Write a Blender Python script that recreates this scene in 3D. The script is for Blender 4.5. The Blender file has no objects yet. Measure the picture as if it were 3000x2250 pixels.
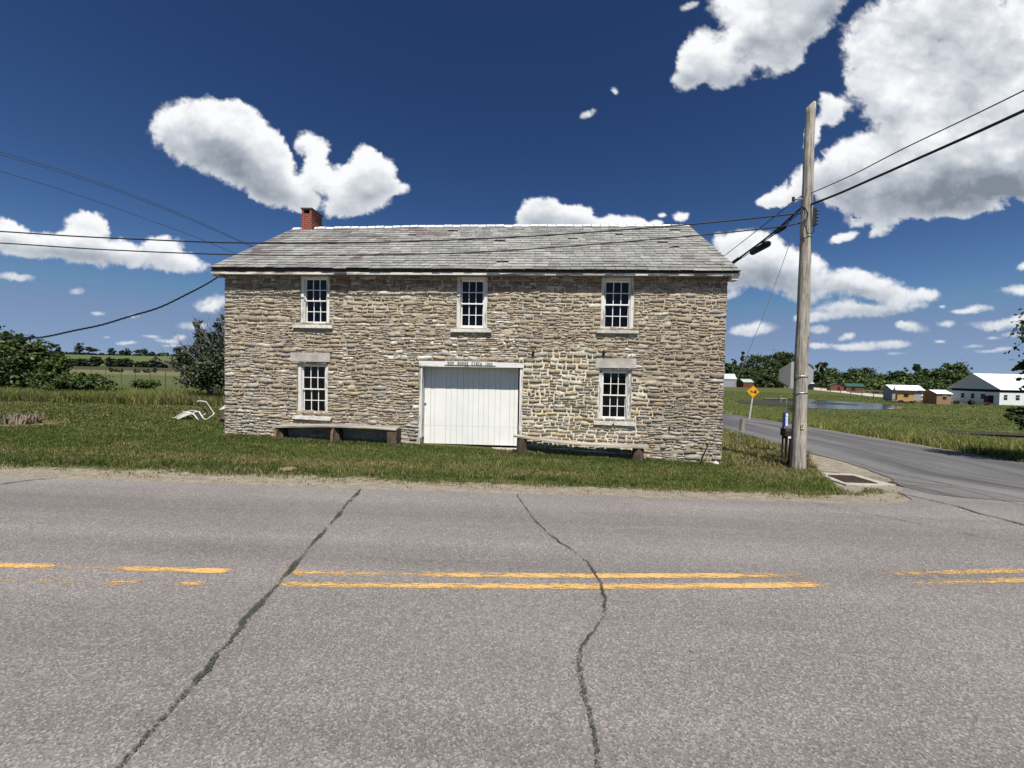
import bpy, math, random
import numpy as np
from mathutils import Vector, Matrix
from mathutils import noise as mnoise
random.seed(11)
rng = np.random.default_rng(11)
S = bpy.context.scene
C = S.collection
R = math.radians

# ------------------------------------------------------------------ camera
FPX = 1150.0                       # focal length in photo pixels (3000 wide)
CAMH = 1.9
YAW, PITCH, ROLL = R(2.5), math.atan(31/1150.0), 0.020
_f = Vector((-math.sin(YAW)*math.cos(PITCH), math.cos(YAW)*math.cos(PITCH), -math.sin(PITCH)))
_r0 = Vector((math.cos(YAW), math.sin(YAW), 0))
_u0 = _r0.cross(_f)
_r = _r0*math.cos(ROLL) + _u0*math.sin(ROLL)
_u = _u0*math.cos(ROLL) - _r0*math.sin(ROLL)
CAM = Vector((0, 0, CAMH))
cd = bpy.data.cameras.new("camera"); cam = bpy.data.objects.new("camera", cd); C.objects.link(cam)
cd.sensor_width = 36; cd.lens = FPX/3000*36; cd.clip_start = 0.05; cd.clip_end = 6000
m = Matrix((( _r.x, _u.x, -_f.x, CAM.x), (_r.y, _u.y, -_f.y, CAM.y), (_r.z, _u.z, -_f.z, CAM.z), (0, 0, 0, 1)))
cam.matrix_world = m
S.camera = cam

def ray(px, py):
    return (_f*FPX + _r*(px-1500) - _u*(py-1125)).normalized()
def at(px, py, Y):
    "photo pixel -> the point on the vertical plane y = Y"
    d = ray(px, py); return CAM + d*(Y/d.y)
def atline(px, py, P, D):
    "photo pixel -> the point in the vertical plane through P with plan direction D"
    d = ray(px, py); n = Vector((D[1], -D[0], 0))
    t = (Vector((P[0], P[1], 0))-CAM).dot(n)/d.dot(n)
    return CAM + d*t

# ------------------------------------------------------------------ sun and sky
SUN_EL, SUN_AZ = R(62), R(8)       # sun high behind the camera, 8 degrees to its right
sun_dir = Vector((math.sin(SUN_AZ)*math.cos(SUN_EL), -math.cos(SUN_AZ)*math.cos(SUN_EL), math.sin(SUN_EL)))
sl = bpy.data.lights.new("sun", 'SUN'); sl.energy = 5.0; sl.angle = R(0.53); sl.color = (1.0, 0.955, 0.88)
so = bpy.data.objects.new("sun", sl); C.objects.link(so)
so.rotation_euler = sun_dir.to_track_quat('Z', 'Y').to_euler(); so.location = (0, -20, 40)
VS = S.view_settings
VS.view_transform = 'Standard'; VS.look = 'None'; VS.exposure = 0.42; VS.gamma = 1.0
VS.use_curve_mapping = False
S.cycles.max_bounces = 6; S.cycles.transparent_max_bounces = 12
S.cycles.caustics_reflective = False; S.cycles.caustics_refractive = False

# ------------------------------------------------------------------ node helpers
def nd(nt, t, **kw):
    n = nt.nodes.new(t)
    for k, v in kw.items():
        if k.startswith('i_'):
            n.inputs[int(k[2:])].default_value = v
        else:
            setattr(n, k, v)
    return n
def math_(nt, op, a, b=None, c=None, clamp=False):
    n = nt.nodes.new('ShaderNodeMath'); n.operation = op; n.use_clamp = clamp
    for i, v in enumerate((a, b, c)):
        if v is None: continue
        if isinstance(v, (int, float)): n.inputs[i].default_value = v
        else: nt.links.new(v, n.inputs[i])
    return n.outputs[0]
def mixc(nt, f, a, b, mode='MIX'):
    n = nt.nodes.new('ShaderNodeMix'); n.data_type = 'RGBA'; n.blend_type = mode
    for i, v in ((0, f), (6, a), (7, b)):
        if isinstance(v, (int, float)): n.inputs[i].default_value = v
        elif isinstance(v, (tuple, list)): n.inputs[i].default_value = (*v, 1) if len(v) == 3 else v
        else: nt.links.new(v, n.inputs[i])
    return n.outputs[2]
def ramp(nt, fac, *stops, interp='LINEAR'):
    n = nt.nodes.new('ShaderNodeValToRGB'); n.color_ramp.interpolation = interp
    el = n.color_ramp.elements
    while len(el) < len(stops): el.new(0.5)
    for e, (p, c) in zip(el, stops):
        e.position = p
        e.color = (c, c, c, 1) if isinstance(c, (int, float)) else (*c, 1)
    nt.links.new(fac, n.inputs[0]); return n.outputs[0]
def smooth(nt, v, a, b):
    n = nt.nodes.new('ShaderNodeMapRange'); n.interpolation_type = 'SMOOTHSTEP'
    nt.links.new(v, n.inputs[0]); n.inputs[1].default_value = a; n.inputs[2].default_value = b
    return n.outputs[0]
def noise_(nt, vec, scale, detail=4, rough=0.55, dist=0.0, lac=2.0):
    n = nt.nodes.new('ShaderNodeTexNoise'); n.inputs['Scale'].default_value = scale
    n.inputs['Detail'].default_value = detail; n.inputs['Roughness'].default_value = rough
    n.inputs['Distortion'].default_value = dist; n.inputs['Lacunarity'].default_value = lac
    if vec is not None: nt.links.new(vec, n.inputs['Vector'])
    return n.outputs[0]
def mapping(nt, vec, loc=(0, 0, 0), rot=(0, 0, 0), sc=(1, 1, 1), kind='POINT'):
    n = nt.nodes.new('ShaderNodeMapping'); n.vector_type = kind
    n.inputs['Location'].default_value = loc; n.inputs['Rotation'].default_value = rot; n.inputs['Scale'].default_value = sc
    nt.links.new(vec, n.inputs['Vector']); return n.outputs[0]

# ------------------------------------------------------------------ world: sky with cumulus
W = bpy.data.worlds.new("World"); S.world = W; W.use_nodes = True
nt = W.node_tree; nt.nodes.clear()
wout = nd(nt, 'ShaderNodeOutputWorld'); bg = nd(nt, 'ShaderNodeBackground'); nt.links.new(bg.outputs[0], wout.inputs[0])
sky = nd(nt, 'ShaderNodeTexSky'); sky.sky_type = 'NISHITA'; sky.sun_disc = False
sky.sun_elevation = SUN_EL; sky.sun_rotation = math.pi - SUN_AZ
sky.air_density = 1.0; sky.dust_density = 0.6; sky.ozone_density = 2.2; sky.altitude = 200
SKY_STRENGTH = 0.05
gm = nd(nt, 'ShaderNodeGamma'); nt.links.new(sky.outputs[0], gm.inputs[0]); gm.inputs[1].default_value = 1.5
skyc0 = mixc(nt, 1.0, gm.outputs[0], (0.33, 0.40, 0.47), 'MULTIPLY')
mn = nd(nt, 'ShaderNodeVectorMath', operation='MINIMUM'); nt.links.new(skyc0, mn.inputs[0]); mn.inputs[1].default_value = (2.3, 3.5, 6.2)
skyc = mn.outputs[0]
tcw = nd(nt, 'ShaderNodeTexCoord'); sxw = nd(nt, 'ShaderNodeSeparateXYZ'); nt.links.new(tcw.outputs['Generated'], sxw.inputs[0])
hz = math_(nt, 'POWER', math_(nt, 'SUBTRACT', 1.0, math_(nt, 'ABSOLUTE', sxw.outputs[2]), clamp=True), 11.0)   # pale air low over the horizon
nt.links.new(mixc(nt, math_(nt, 'MULTIPLY', hz, 0.85), skyc, (4.6, 6.5, 9.4)), bg.inputs[0])
bg.inputs[1].default_value = SKY_STRENGTH

# ------------------------------------------------------------------ numpy noise and mesh helpers
_perm = np.random.default_rng(5).permutation(4096)
def _h(ix, iy, s=0):
    return _perm[(_perm[(ix.astype(np.int64) + s*131) & 4095] + iy.astype(np.int64)) & 4095]
def pn(x, y, s=0):
    "2D gradient noise, about -0.7..0.7"
    x = np.asarray(x, float); y = np.asarray(y, float)
    x0 = np.floor(x); y0 = np.floor(y); fx = x-x0; fy = y-y0
    ux = fx*fx*fx*(fx*(fx*6-15)+10); uy = fy*fy*fy*(fy*(fy*6-15)+10)
    def g(ix, iy, dx, dy):
        a = _h(ix, iy, s)*(2*np.pi/4096); return np.cos(a)*dx+np.sin(a)*dy
    a = g(x0, y0, fx, fy); b = g(x0+1, y0, fx-1, fy); c = g(x0, y0+1, fx, fy-1); d = g(x0+1, y0+1, fx-1, fy-1)
    return a+(b-a)*ux+((c+(d-c)*ux)-(a+(b-a)*ux))*uy
def fbm(x, y, o=5, r=0.5, s=0):
    t = 0; a = 1.0; n = 0
    for i in range(o):
        t = t+a*pn(x*2**i+i*17.3, y*2**i-i*9.1, s+i); n += a; a *= r
    return t/n*1.4
def worley(x, y, s=0):
    x0 = np.floor(x); y0 = np.floor(y); best = np.full(np.shape(x), 9.0)
    for dx in (-1, 0, 1):
        for dy in (-1, 0, 1):
            h = _h(x0+dx, y0+dy, s); jx = h/4096.0; jy = _h(y0+dy, x0+dx, s+7)/4096.0
            best = np.minimum(best, (x0+dx+jx-x)**2+(y0+dy+jy-y)**2)
    return np.sqrt(best)
def sstep(v, a, b):
    t = np.clip((v-a)/(b-a), 0, 1); return t*t*(3-2*t)

def np_mesh(name, V, F, mats=(), col=None, attrs=None, smooth=False, midx=None, pattr=None):
    "V (n,3), F (m,k): a mesh of m faces of k corners; col = per-vertex albedo attribute 'Col'"
    me = bpy.data.meshes.new(name); V = np.ascontiguousarray(V, dtype=np.float32); F = np.ascontiguousarray(F, dtype=np.int32)
    me.vertices.add(len(V)); me.vertices.foreach_set('co', V.ravel())
    me.loops.add(F.size); me.loops.foreach_set('vertex_index', F.ravel())
    me.polygons.add(len(F)); me.polygons.foreach_set('loop_start', np.arange(0, F.size, F.shape[1], dtype=np.int32))
    for mm in mats: me.materials.append(mm)
    if midx is not None: me.polygons.foreach_set('material_index', np.asarray(midx, dtype=np.int32))
    me.update(calc_edges=True)
    if col is not None:
        a = me.attributes.new('Col', 'FLOAT_COLOR', 'POINT')
        c = np.ones((len(V), 4), dtype=np.float32); c[:, :3] = col; a.data.foreach_set('color', c.ravel())
    for k, v in (attrs or {}).items():
        a = me.attributes.new(k, 'FLOAT', 'POINT'); a.data.foreach_set('value', np.ascontiguousarray(v, dtype=np.float32).ravel())
    if smooth: me.polygons.foreach_set('use_smooth', np.ones(len(F), dtype=bool))
    me.update(); return me
def grid_faces(nu, nv):
    i = np.arange(nu-1)[:, None]*nv+np.arange(nv-1)[None, :]
    return np.stack([i, i+nv, i+nv+1, i+1], -1).reshape(-1, 4)

# ------------------------------------------------------------------ clouds: one far sheet of cumulus
# cloud lumps: photo px centre x, y, radius x, radius y, rotation (deg, + = clockwise in the picture)
CL = [(555,390,112,92,20),(640,400,130,105,25),(735,470,130,95,32),(815,555,100,52,18),(690,350,85,55,10),(775,400,60,40,30),(822,455,26,48,-15),
 (918,432,56,42,20),(925,512,44,60,10),(1045,552,100,78,0),(1090,500,66,60,0),(1075,452,40,30,0),(1165,545,42,22,10),(1000,610,60,36,0),(885,590,60,28,10),
 (255,668,72,52,0),(170,722,160,40,5),(20,680,70,42,10),(345,745,200,40,6),(480,722,62,34,0),(540,772,78,28,8),(60,730,110,24,5),
 (38,812,66,15,5),(228,853,30,13,0),(620,890,60,26,0),(283,919,27,8,0),(393,924,25,9,-5),(445,985,34,5,3),(365,1005,36,6,-4),(490,998,44,8,5),(525,988,26,9,0),(500,1012,30,4,0),(312,989,12,4,0),(560,955,60,14,0),
 (1585,615,72,42,0),(1625,640,110,36,0),(1700,630,40,30,0),(1560,650,60,30,0),(1800,652,90,26,0),(1850,665,80,20,0),(1925,655,22,12,0),(1995,634,30,18,0),(1940,630,14,9,0),
 (2010,235,46,34,-40),(2050,160,55,85,25),(2130,185,80,60,-25),(2230,110,140,110,-35),(2310,160,60,42,-40),(2330,60,130,80,-20),(2400,8,110,42,-20),(2190,20,110,70,0),
 (2018,18,36,14,-20),(1722,333,30,12,-25),(1803,266,15,13,30),(2125,230,50,26,-35),
 (2560,160,100,120,-20),(2660,90,160,110,0),(2850,90,260,150,0),(2640,260,160,130,20),(2820,280,240,180,0),(2960,200,160,220,0),
 (2330,555,110,36,-22),(2260,585,52,22,-10),(2440,500,120,60,-15),(2580,460,150,80,-5),(2760,470,240,110,0),(2920,440,180,130,0),
 (2560,570,150,60,0),(2720,590,220,50,-4),(2900,560,200,60,-10),(2560,635,100,26,-6),(2380,400,22,60,15),(2450,330,50,40,-30),
 (2585,670,46,22,-20),(2470,695,50,16,-20),(2420,290,26,26,0),
 (2180,710,90,40,-8),(2230,760,130,70,8),(2300,800,110,60,-5),(2150,810,80,50,0),(2370,765,42,28,-10),(2140,868,34,12,-15),
 (2460,835,130,42,0),(2560,830,100,36,10),(2350,872,60,22,0),(2640,870,90,28,5),(2715,862,44,18,0),(2470,905,110,28,0),(2600,905,110,22,-5),(2400,930,70,16,0),(2350,935,36,13,0),
 (2215,962,78,22,-3),(2180,968,50,12,0),(2400,966,36,16,0),(2440,1015,110,10,3),(2560,1010,100,16,-2),(2630,1008,54,12,0),(2480,985,30,10,-15),(2388,1014,16,10,0),(2110,950,22,9,0),
 (2985,850,62,20,0),(3000,778,30,14,-20),(2855,905,62,14,-8),(2820,915,40,9,0),(2672,957,52,17,5),(2640,950,20,10,0),(2775,949,34,11,0),(2940,948,110,18,-4),(3000,935,60,20,0),(2980,980,60,10,0),(2850,1014,42,7,-5),(2900,1028,60,6,0),(2945,1020,36,6,0),(2910,990,30,5,0),(2620,1035,40,4,0),(2755,1000,20,5,0),(2760,898,12,5,0),
 (3150,500,180,120,0),(3200,200,200,250,0),(3150,940,80,18,0),(-120,700,120,50,0),(-250,420,140,60,15),(2900,-150,300,130,0),(2500,-120,180,80,-20),(900,-350,200,90,0),(-300,900,120,20,0),(3400,800,160,60,0)]
def uv(px, py):
    d = ray(px, py); return d.x/d.y, d.z/d.y

SHADE = [(2720, 568, 300, 50, -8, .42), (2920, 520, 160, 55, 0, .32), (2700, 330, 200, 50, -15, .20), (2900, 230, 150, 50, -30, .20), (2240, 100, 150, 55, -35, .20),
 (650, 440, 110, 40, 22, .16), (770, 520, 90, 32, 30, .16), (1040, 570, 60, 35, 0, .14), (2260, 800, 120, 32, 5, .30), (2500, 852, 120, 18, 5, .32), (2560, 915, 120, 12, 0, .16), (200, 740, 160, 14, 5, .14)]
def build_clouds():
    D = 3800.0
    gx = np.arange(-420, 3430, 3.6); gy = np.arange(-330, 1125, 3.6)
    px, py = np.meshgrid(gx, gy, indexing='ij')
    wx = px + 30*fbm(px/120, py/105, 6, 0.62, 1) + 12*fbm(px/26, py/24, 4, 0.6, 3)
    wy = py + 24*fbm(px/120+40, py/105+9, 6, 0.62, 2) + 9*fbm(px/26+3, py/24+8, 4, 0.6, 4)
    def blur(a, r):
        for ax in (0, 1):
            c = np.cumsum(np.concatenate([np.repeat(a.take([0], ax), r+1, ax), a, np.repeat(a.take([-1], ax), r, ax)], ax), ax)
            n_ = a.shape[ax]
            a = (c.take(range(2*r+1, 2*r+1+n_), ax)-c.take(range(0, n_), ax))/(2*r+1)
        return a
    T = np.zeros_like(px); B = np.zeros_like(px)       # thickness of the cloud; how far down in its lump a point lies
    for (cx, cy, rx, ry, rot) in CL:
        m = (abs(px-cx) < rx*1.7+90) & (abs(py-cy) < max(ry, rx*abs(math.sin(R(rot))))*1.8+80)
        if not m.any(): continue
        sc = min(1.0, (ry/34.0)**0.9)               # small clouds are warped less
        qx = px[m]*(1-sc)+wx[m]*sc-cx; qy = py[m]*(1-sc)+wy[m]*sc-cy
        c, s_ = math.cos(R(rot)), math.sin(R(rot))
        a = (qx*c+qy*s_)/(rx*1.15); b = (-qx*s_+qy*c)/(ry*1.15)
        q = np.clip(1.15-(a*a+b*b), 0, None)*min(1.0, 0.5+ry/140.0)
        T[m] = 1-(1-np.clip(T[m], 0, 1))*(1-np.clip(q*0.85, 0, 0.97))
        B[m] = np.maximum(B[m]*0.9, q*np.clip(0.5+b*0.6, 0, 1.2)*min(1.0, ry/60.0))
    bil = 0.60-worley(wx/84, wy/66, 11); bil2 = 0.58-worley(wx/36+0.3*fbm(px/30, py/30, 2, 0.5, 5), wy/30, 13); bil3 = 0.56-worley(px/15+wx/30, wy/13, 17)
    soft = fbm(px/210, py/120, 6, 0.55, 21)
    wisp = fbm(wx/85+wy/170, wy/60, 7, 0.66, 31)
    fine = fbm(wx/20, wy/16, 5, 0.65, 41)
    big = sstep(T, 0.0, 0.5)
    hole = sstep(fbm(wx/190+3, wy/120, 5, 0.55, 51), 0.14, 0.50)*0.55*(py < 640)*sstep(px, 1900, 2400)
    f = T*1.35-0.40 + (0.34*bil+0.22*bil2+0.11*bil3+0.42*wisp+0.16*fine)*(T > 0)*np.clip(0.45+T*0.6, 0, 1) - hole*(T > 0)
    hi = np.clip((620-py)/620, 0, 1)
    farr = sstep(py, 600, 900); alpha = sstep(f+0.12*fine+0.12*wisp, -0.08, 0.34+0.36*hi+0.34*farr)
    # light: soft relief of the billows, grey where a lot of cloud stands above
    H = np.clip(f, 0, 1.3); Hs = blur(blur(H, 2), 2); Hl = blur(blur(H, 7), 7)
    gx1, gy1 = np.gradient(Hs, 3.6); gx2, gy2 = np.gradient(Hl, 3.6)
    rel = gy1*20 - gx1*5 + gy2*60 - gx2*12
    up = np.zeros_like(H); dn = np.zeros_like(H); w = 0
    for d in range(2, 44, 3):
        up[:, d:] += Hl[:, :-d]; dn[:, :-d] += Hl[:, d:]; w += 1
    up /= w; dn /= w
    low = up/(up+dn+0.06)                              # 0 at the crown of a cloud, 1 at its base
    body = sstep(Hl, 0.10, 0.75)
    lit = 0.97-0.42*sstep(low, 0.28, 0.92)*(0.35+0.65*body)-0.16*body
    mass = fbm(px/330+py/900, py/170-px/900, 4, 0.5, 61)
    for (cx, cy, rx, ry, rot, amt) in SHADE:
        c, s_ = math.cos(R(rot)), math.sin(R(rot)); qx = wx-cx; qy = wy-cy
        a = (qx*c+qy*s_)/rx; b = (-qx*s_+qy*c)/ry; lit = lit-amt*np.exp(-(a*a+b*b)*0.9)
    lit = lit + 0.20*np.tanh(rel*0.6) + (0.24*wisp+0.20*bil+0.12*bil2+0.05*bil3+0.16*soft+0.55*mass*(py < 660))*(0.35+0.65*body)
    lit = lit+0.10*(1-sstep(H, 0.0, 0.4))
    lit = np.clip(lit, 0, 1)
    far = sstep(py, 700, 1080)
    d = np.empty(px.shape+(3,))
    v = (np.array(_f)[None, None]*FPX + np.array(_r)*(px-1500)[..., None] - np.array(_u)*(py-1125)[..., None])
    v /= np.linalg.norm(v, axis=-1, keepdims=True)
    P = np.array(CAM)+v*D
    P[..., 2] = np.maximum(P[..., 2], 0)
    M = bpy.data.materials.new("cloud"); M.use_nodes = True; t = M.node_tree; t.nodes.clear()
    out = nd(t, 'ShaderNodeOutputMaterial'); em = nd(t, 'ShaderNodeEmission'); tr = nd(t, 'ShaderNodeBsdfTransparent'); mx = nd(t, 'ShaderNodeMixShader')
    aa = nd(t, 'ShaderNodeAttribute', attribute_name='alpha'); al = nd(t, 'ShaderNodeAttribute', attribute_name='lit')
    col = ramp(t, al.outputs['Fac'], (0.0, (0.22, 0.255, 0.31)), (0.35, (0.40, 0.44, 0.50)), (0.7, (0.67, 0.70, 0.745)), (1.0, (0.95, 0.96, 0.975)))
    t.links.new(col, em.inputs[0]); em.inputs[1].default_value = 0.76
    t.links.new(aa.outputs['Fac'], mx.inputs[0]); t.links.new(tr.outputs[0], mx.inputs[1]); t.links.new(em.outputs[0], mx.inputs[2])
    t.links.new(mx.outputs[0], out.inputs[0])
    F = grid_faces(*px.shape)
    A = alpha.ravel(); keep = A[F].max(1) > 0.004
    F = F[keep]; used = np.unique(F); idx = np.zeros(A.size, int); idx[used] = np.arange(len(used))
    alpha2 = alpha*(1-0.22*far)
    me = np_mesh("clouds", P.reshape(-1, 3)[used], idx[F], [M], attrs={'alpha': alpha2.ravel()[used], 'lit': lit.ravel()[used]}, smooth=True)
    o = bpy.data.objects.new("clouds", me); C.objects.link(o); o['kind'] = 'structure'
build_clouds()

# ------------------------------------------------------------------ terrain heights (metres; the main road is z = 0)
YR = 6.15                                   # far edge of the main road
def interp(v, xs, ys): return np.interp(v, xs, ys)
_ly = [YR, 11.5, 23, 50, 100, 150, 250, 400, 650, 900, 3000]; _lz = [0, -0.14, -0.35, -0.6, -0.8, -0.5, 0.5, 6.5, 19.5, 22, 10]
_ry = [YR, 10.9, 12.6, 20, 58, 75, 400, 3000]; _rz = [0, -0.56, -0.59, -0.98, -3.03, -3.10, -3.1, -3.1]
def ground(x, y):
    x = np.asarray(x, float); y = np.asarray(y, float)
    yy = np.maximum(y, YR)
    zl = interp(yy, _ly, _lz); zr = interp(yy, _ry, _rz)
    far = np.maximum(yy-12, 0)
    xa = -9-0.25*far; xb = 7+0.1*far
    w = sstep(x, xa, xb)
    z = zl*(1-w)+zr*w
    e = np.clip((y-YR+0.25)/0.5, 0, 1)      # ease the crease at the road edge
    z = np.where(y < YR+0.25, z*e, z)
    z = z + 0.035*fbm(x/2.3, y/2.3, 2, 0.5, 71)*sstep(y, 7.0, 8.5)*sstep(11.4-y+20*(x > 6)+20*(x < -8.6), 0, .6)*sstep(7.2-x, 0, 1)
    return z
def gz(x, y): return float(ground(x, y))
def hit(px, py):
    "photo pixel -> the point where that ray meets the ground"
    d = ray(px, py); t = 2.0
    while t < 3000:
        P = CAM+d*t
        if P.z < gz(P.x, P.y): break
        t *= 1.01
    lo, hi = t/1.01, t
    for _ in range(24):
        mid = (lo+hi)/2; P = CAM+d*mid
        if P.z < gz(P.x, P.y): hi = mid
        else: lo = mid
    return CAM+d*hi

def attr_mat(name): 
    M = bpy.data.materials.new(name); M.use_nodes = True; t = M.node_tree; t.nodes.clear()
    out = nd(t, 'ShaderNodeOutputMaterial'); b = nd(t, 'ShaderNodeBsdfPrincipled'); t.links.new(b.outputs[0], out.inputs[0])
    b.inputs['Roughness'].default_value = 0.85; b.inputs['Specular IOR Level'].default_value = 0.25
    return M, t, b, out
def simple(name, col, rough=0.6, metal=0.0, spec=0.4, bump=0.0, bscale=20, var=0.0, vscale=3.0, stretch=(1, 1, 1), dark=None):
    "a plain painted, wooden or metal surface with procedural unevenness"
    M, t, b, out = attr_mat(name)
    b.inputs['Roughness'].default_value = rough; b.inputs['Metallic'].default_value = metal; b.inputs['Specular IOR Level'].default_value = spec
    tcx = nd(t, 'ShaderNodeTexCoord'); v = mapping(t, tcx.outputs['Object'], sc=stretch)
    n = noise_(t, v, vscale, 5, 0.6)
    if var > 0:
        d = dark if dark else tuple(c*(1-var) for c in col)
        t.links.new(mixc(t, smooth(t, n, 0.32, 0.68), d, col), b.inputs['Base Color'])
    else: b.inputs['Base Color'].default_value = (*col, 1)
    if bump > 0:
        bp = nd(t, 'ShaderNodeBump'); bp.inputs['Strength'].default_value = bump; bp.inputs['Distance'].default_value = 0.02
        t.links.new(noise_(t, v, bscale, 5, 0.6), bp.inputs['Height']); t.links.new(bp.outputs[0], b.inputs['Normal'])
    return M

# ------------------------------------------------------------------ object helpers
def link(o):
    C.objects.link(o); return o
def tag(o, label, cat, group=None, kind=None):
    if label: o['label'] = label
    if cat: o['category'] = cat
    if group: o['group'] = group
    if kind: o['kind'] = kind
    return o
def thing(name, label, cat, loc, rotz=0, group=None):
    o = bpy.data.objects.new(name, None); o.empty_display_size = 0.2; o.location = loc; o.rotation_euler = (0, 0, rotz)
    return tag(link(o), label, cat, group)
def part(name, me, parent, world=True, label=None):
    "a mesh as a part; world=True: its vertices are world coordinates"
    o = bpy.data.objects.new(name, me); link(o); o.parent = parent
    if world and parent.type == 'EMPTY':
        o.matrix_parent_inverse = Matrix.Translation(-Vector(parent.location))
    if label: o['label'] = label
    return o
def single(name, me, label, cat, group=None):
    "a thing that is one mesh: move its origin to its base"
    n = len(me.vertices); co = np.empty(n*3, dtype=np.float32); me.vertices.foreach_get('co', co); co = co.reshape(-1, 3)
    c = np.array([(co[:, 0].min()+co[:, 0].max())/2, (co[:, 1].min()+co[:, 1].max())/2, co[:, 2].min()], dtype=np.float32)
    me.vertices.foreach_set('co', (co-c).ravel()); me.update()
    o = bpy.data.objects.new(name, me); o.location = [float(v) for v in c]
    return tag(link(o), label, cat, group)

class MB:
    "collects shapes and builds ONE mesh"
    def __init__(s): s.v = []; s.f = []; s.m = []; s.mats = []
    def mi(s, mat):
        if mat not in s.mats: s.mats.append(mat)
        return s.mats.index(mat)
    def add(s, vs, fs, mat):
        n = len(s.v); s.v += [tuple(v) for v in vs]; k = s.mi(mat)
        for f in fs: s.f.append(tuple(i+n for i in f)); s.m.append(k)
    def box(s, x0, x1, y0, y1, z0, z1, mat, M=None, j=0.0):
        vs = [Vector((x, y, z)) for z in (z0, z1) for y in (y0, y1) for x in (x0, x1)]
        if j: vs = [v+Vector((random.uniform(-j, j), random.uniform(-j, j), random.uniform(-j, j))) for v in vs]
        if M is not None: vs = [M @ v for v in vs]
        s.add(vs, [(0, 2, 3, 1), (4, 5, 7, 6), (0, 1, 5, 4), (2, 6, 7, 3), (0, 4, 6, 2), (1, 3, 7, 5)], mat)
    def beam(s, a, b, w, h, mat, upv=Vector((0, 0, 1)), n=1, wob=0.0):
        a = Vector(a); b = Vector(b); d = (b-a).normalized(); r = d.cross(upv).normalized(); u = r.cross(d)
        vs = []
        for i in range(n+1):
            c = a.lerp(b, i/n)
            if 0 < i < n and wob: c = c + u*random.uniform(-wob, wob)+r*random.uniform(-wob, wob)
            for (p, q) in ((-1, -1), (1, -1), (1, 1), (-1, 1)): vs.append(c+r*(p*w/2)+u*(q*h/2))
        fs = [(3, 2, 1, 0), (4*n, 4*n+1, 4*n+2, 4*n+3)]
        for i in range(n):
            for k in range(4): fs.append((4*i+k, 4*i+(k+1) % 4, 4*i+4+(k+1) % 4, 4*i+4+k))
        s.add(vs, fs, mat)
    def tube(s, pts, rad, mat, n=8, caps=True, jit=0.0):
        pts = [Vector(p) for p in pts]; L = len(pts); rad = [rad]*L if isinstance(rad, (int, float)) else rad
        vs = []; prev = None
        for i, p in enumerate(pts):
            d = (pts[min(i+1, L-1)]-pts[max(i-1, 0)]).normalized()
            r = d.cross(Vector((0, 0, 1)) if abs(d.z) < 0.95 else Vector((1, 0, 0))).normalized() if prev is None else (prev-d*prev.dot(d)).normalized()
            prev = r; u = d.cross(r)
            for k in range(n):
                a = 2*math.pi*k/n; rr = rad[i]*(1+random.uniform(-jit, jit)); vs.append(p+r*(math.cos(a)*rr)+u*(math.sin(a)*rr))
        fs = [(i*n+k, i*n+(k+1) % n, (i+1)*n+(k+1) % n, (i+1)*n+k) for i in range(L-1) for k in range(n)]
        if caps: fs += [tuple(range(n))[::-1], tuple((L-1)*n+k for k in range(n))]
        s.add(vs, fs, mat)
    def quad(s, a, b, c, d, mat): s.add([a, b, c, d], [(0, 1, 2, 3)], mat)
    def prism(s, poly, y0, y1, mat, M=None):
        "poly in x,z, extruded along y"
        n = len(poly); vs = [Vector((x, y0, z)) for x, z in poly]+[Vector((x, y1, z)) for x, z in poly]
        if M is not None: vs = [M @ v for v in vs]
        s.add(vs, [tuple(range(n)), tuple(range(2*n-1, n-1, -1))]+[(i, i+n, (i+1) % n+n, (i+1) % n) for i in range(n)], mat)
    def mesh(s, name, smooth=False):
        me = bpy.data.meshes.new(name); me.from_pydata(s.v, [], s.f)
        for mm in s.mats: me.materials.append(mm)
        for p, k in zip(me.polygons, s.m): p.material_index = k; p.use_smooth = smooth
        me.update(); return me
def catmull(P, k=8):
    P = [Vector(p) for p in P]; out = []
    for i in range(len(P)-1):
        p0 = P[max(i-1, 0)]; p1 = P[i]; p2 = P[i+1]; p3 = P[min(i+2, len(P)-1)]
        for j in range(k):
            t = j/k; out.append(0.5*((2*p1)+(p2-p0)*t+(2*p0-5*p1+4*p2-p3)*t*t+(3*p1-p0-3*p2+p3)*t*t*t))
    out.append(P[-1]); return out

def inpoly(x, y, poly):
    x = np.asarray(x); y = np.asarray(y); r = np.zeros(x.shape, bool); n = len(poly)
    for i in range(n):
        x1, y1 = poly[i]; x2, y2 = poly[(i+1) % n]
        c = ((y1 > y) != (y2 > y)) & (x < (x2-x1)*(y-y1)/((y2-y1) or 1e-9)+x1); r ^= c
    return r

# ------------------------------------------------------------------ plan of the roads, from their real edges
far_e = [hit(*p) for p in ((2010, 1194), (2122, 1211), (2358, 1252), (2600, 1293), (2800, 1322), (3000, 1353))]
near_e = [hit(*p) for p in ((2010, 1224), (2119, 1258), (2309, 1321), (2480, 1352), (2561, 1378), (2626, 1421), (3000, 1486))]
def fitline(P, d0=None):
    x = np.array([p.x for p in P]); y = np.array([p.y for p in P]); c = np.polyfit(y, x, 1); return c      # x = c0*y + c1
cf = fitline(far_e[1:]); cn = fitline(near_e[1:4])
print('side road far edge', cf, 'near edge', cn, [tuple(round(v, 1) for v in p) for p in near_e], [tuple(round(v, 1) for v in p) for p in far_e])

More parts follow.
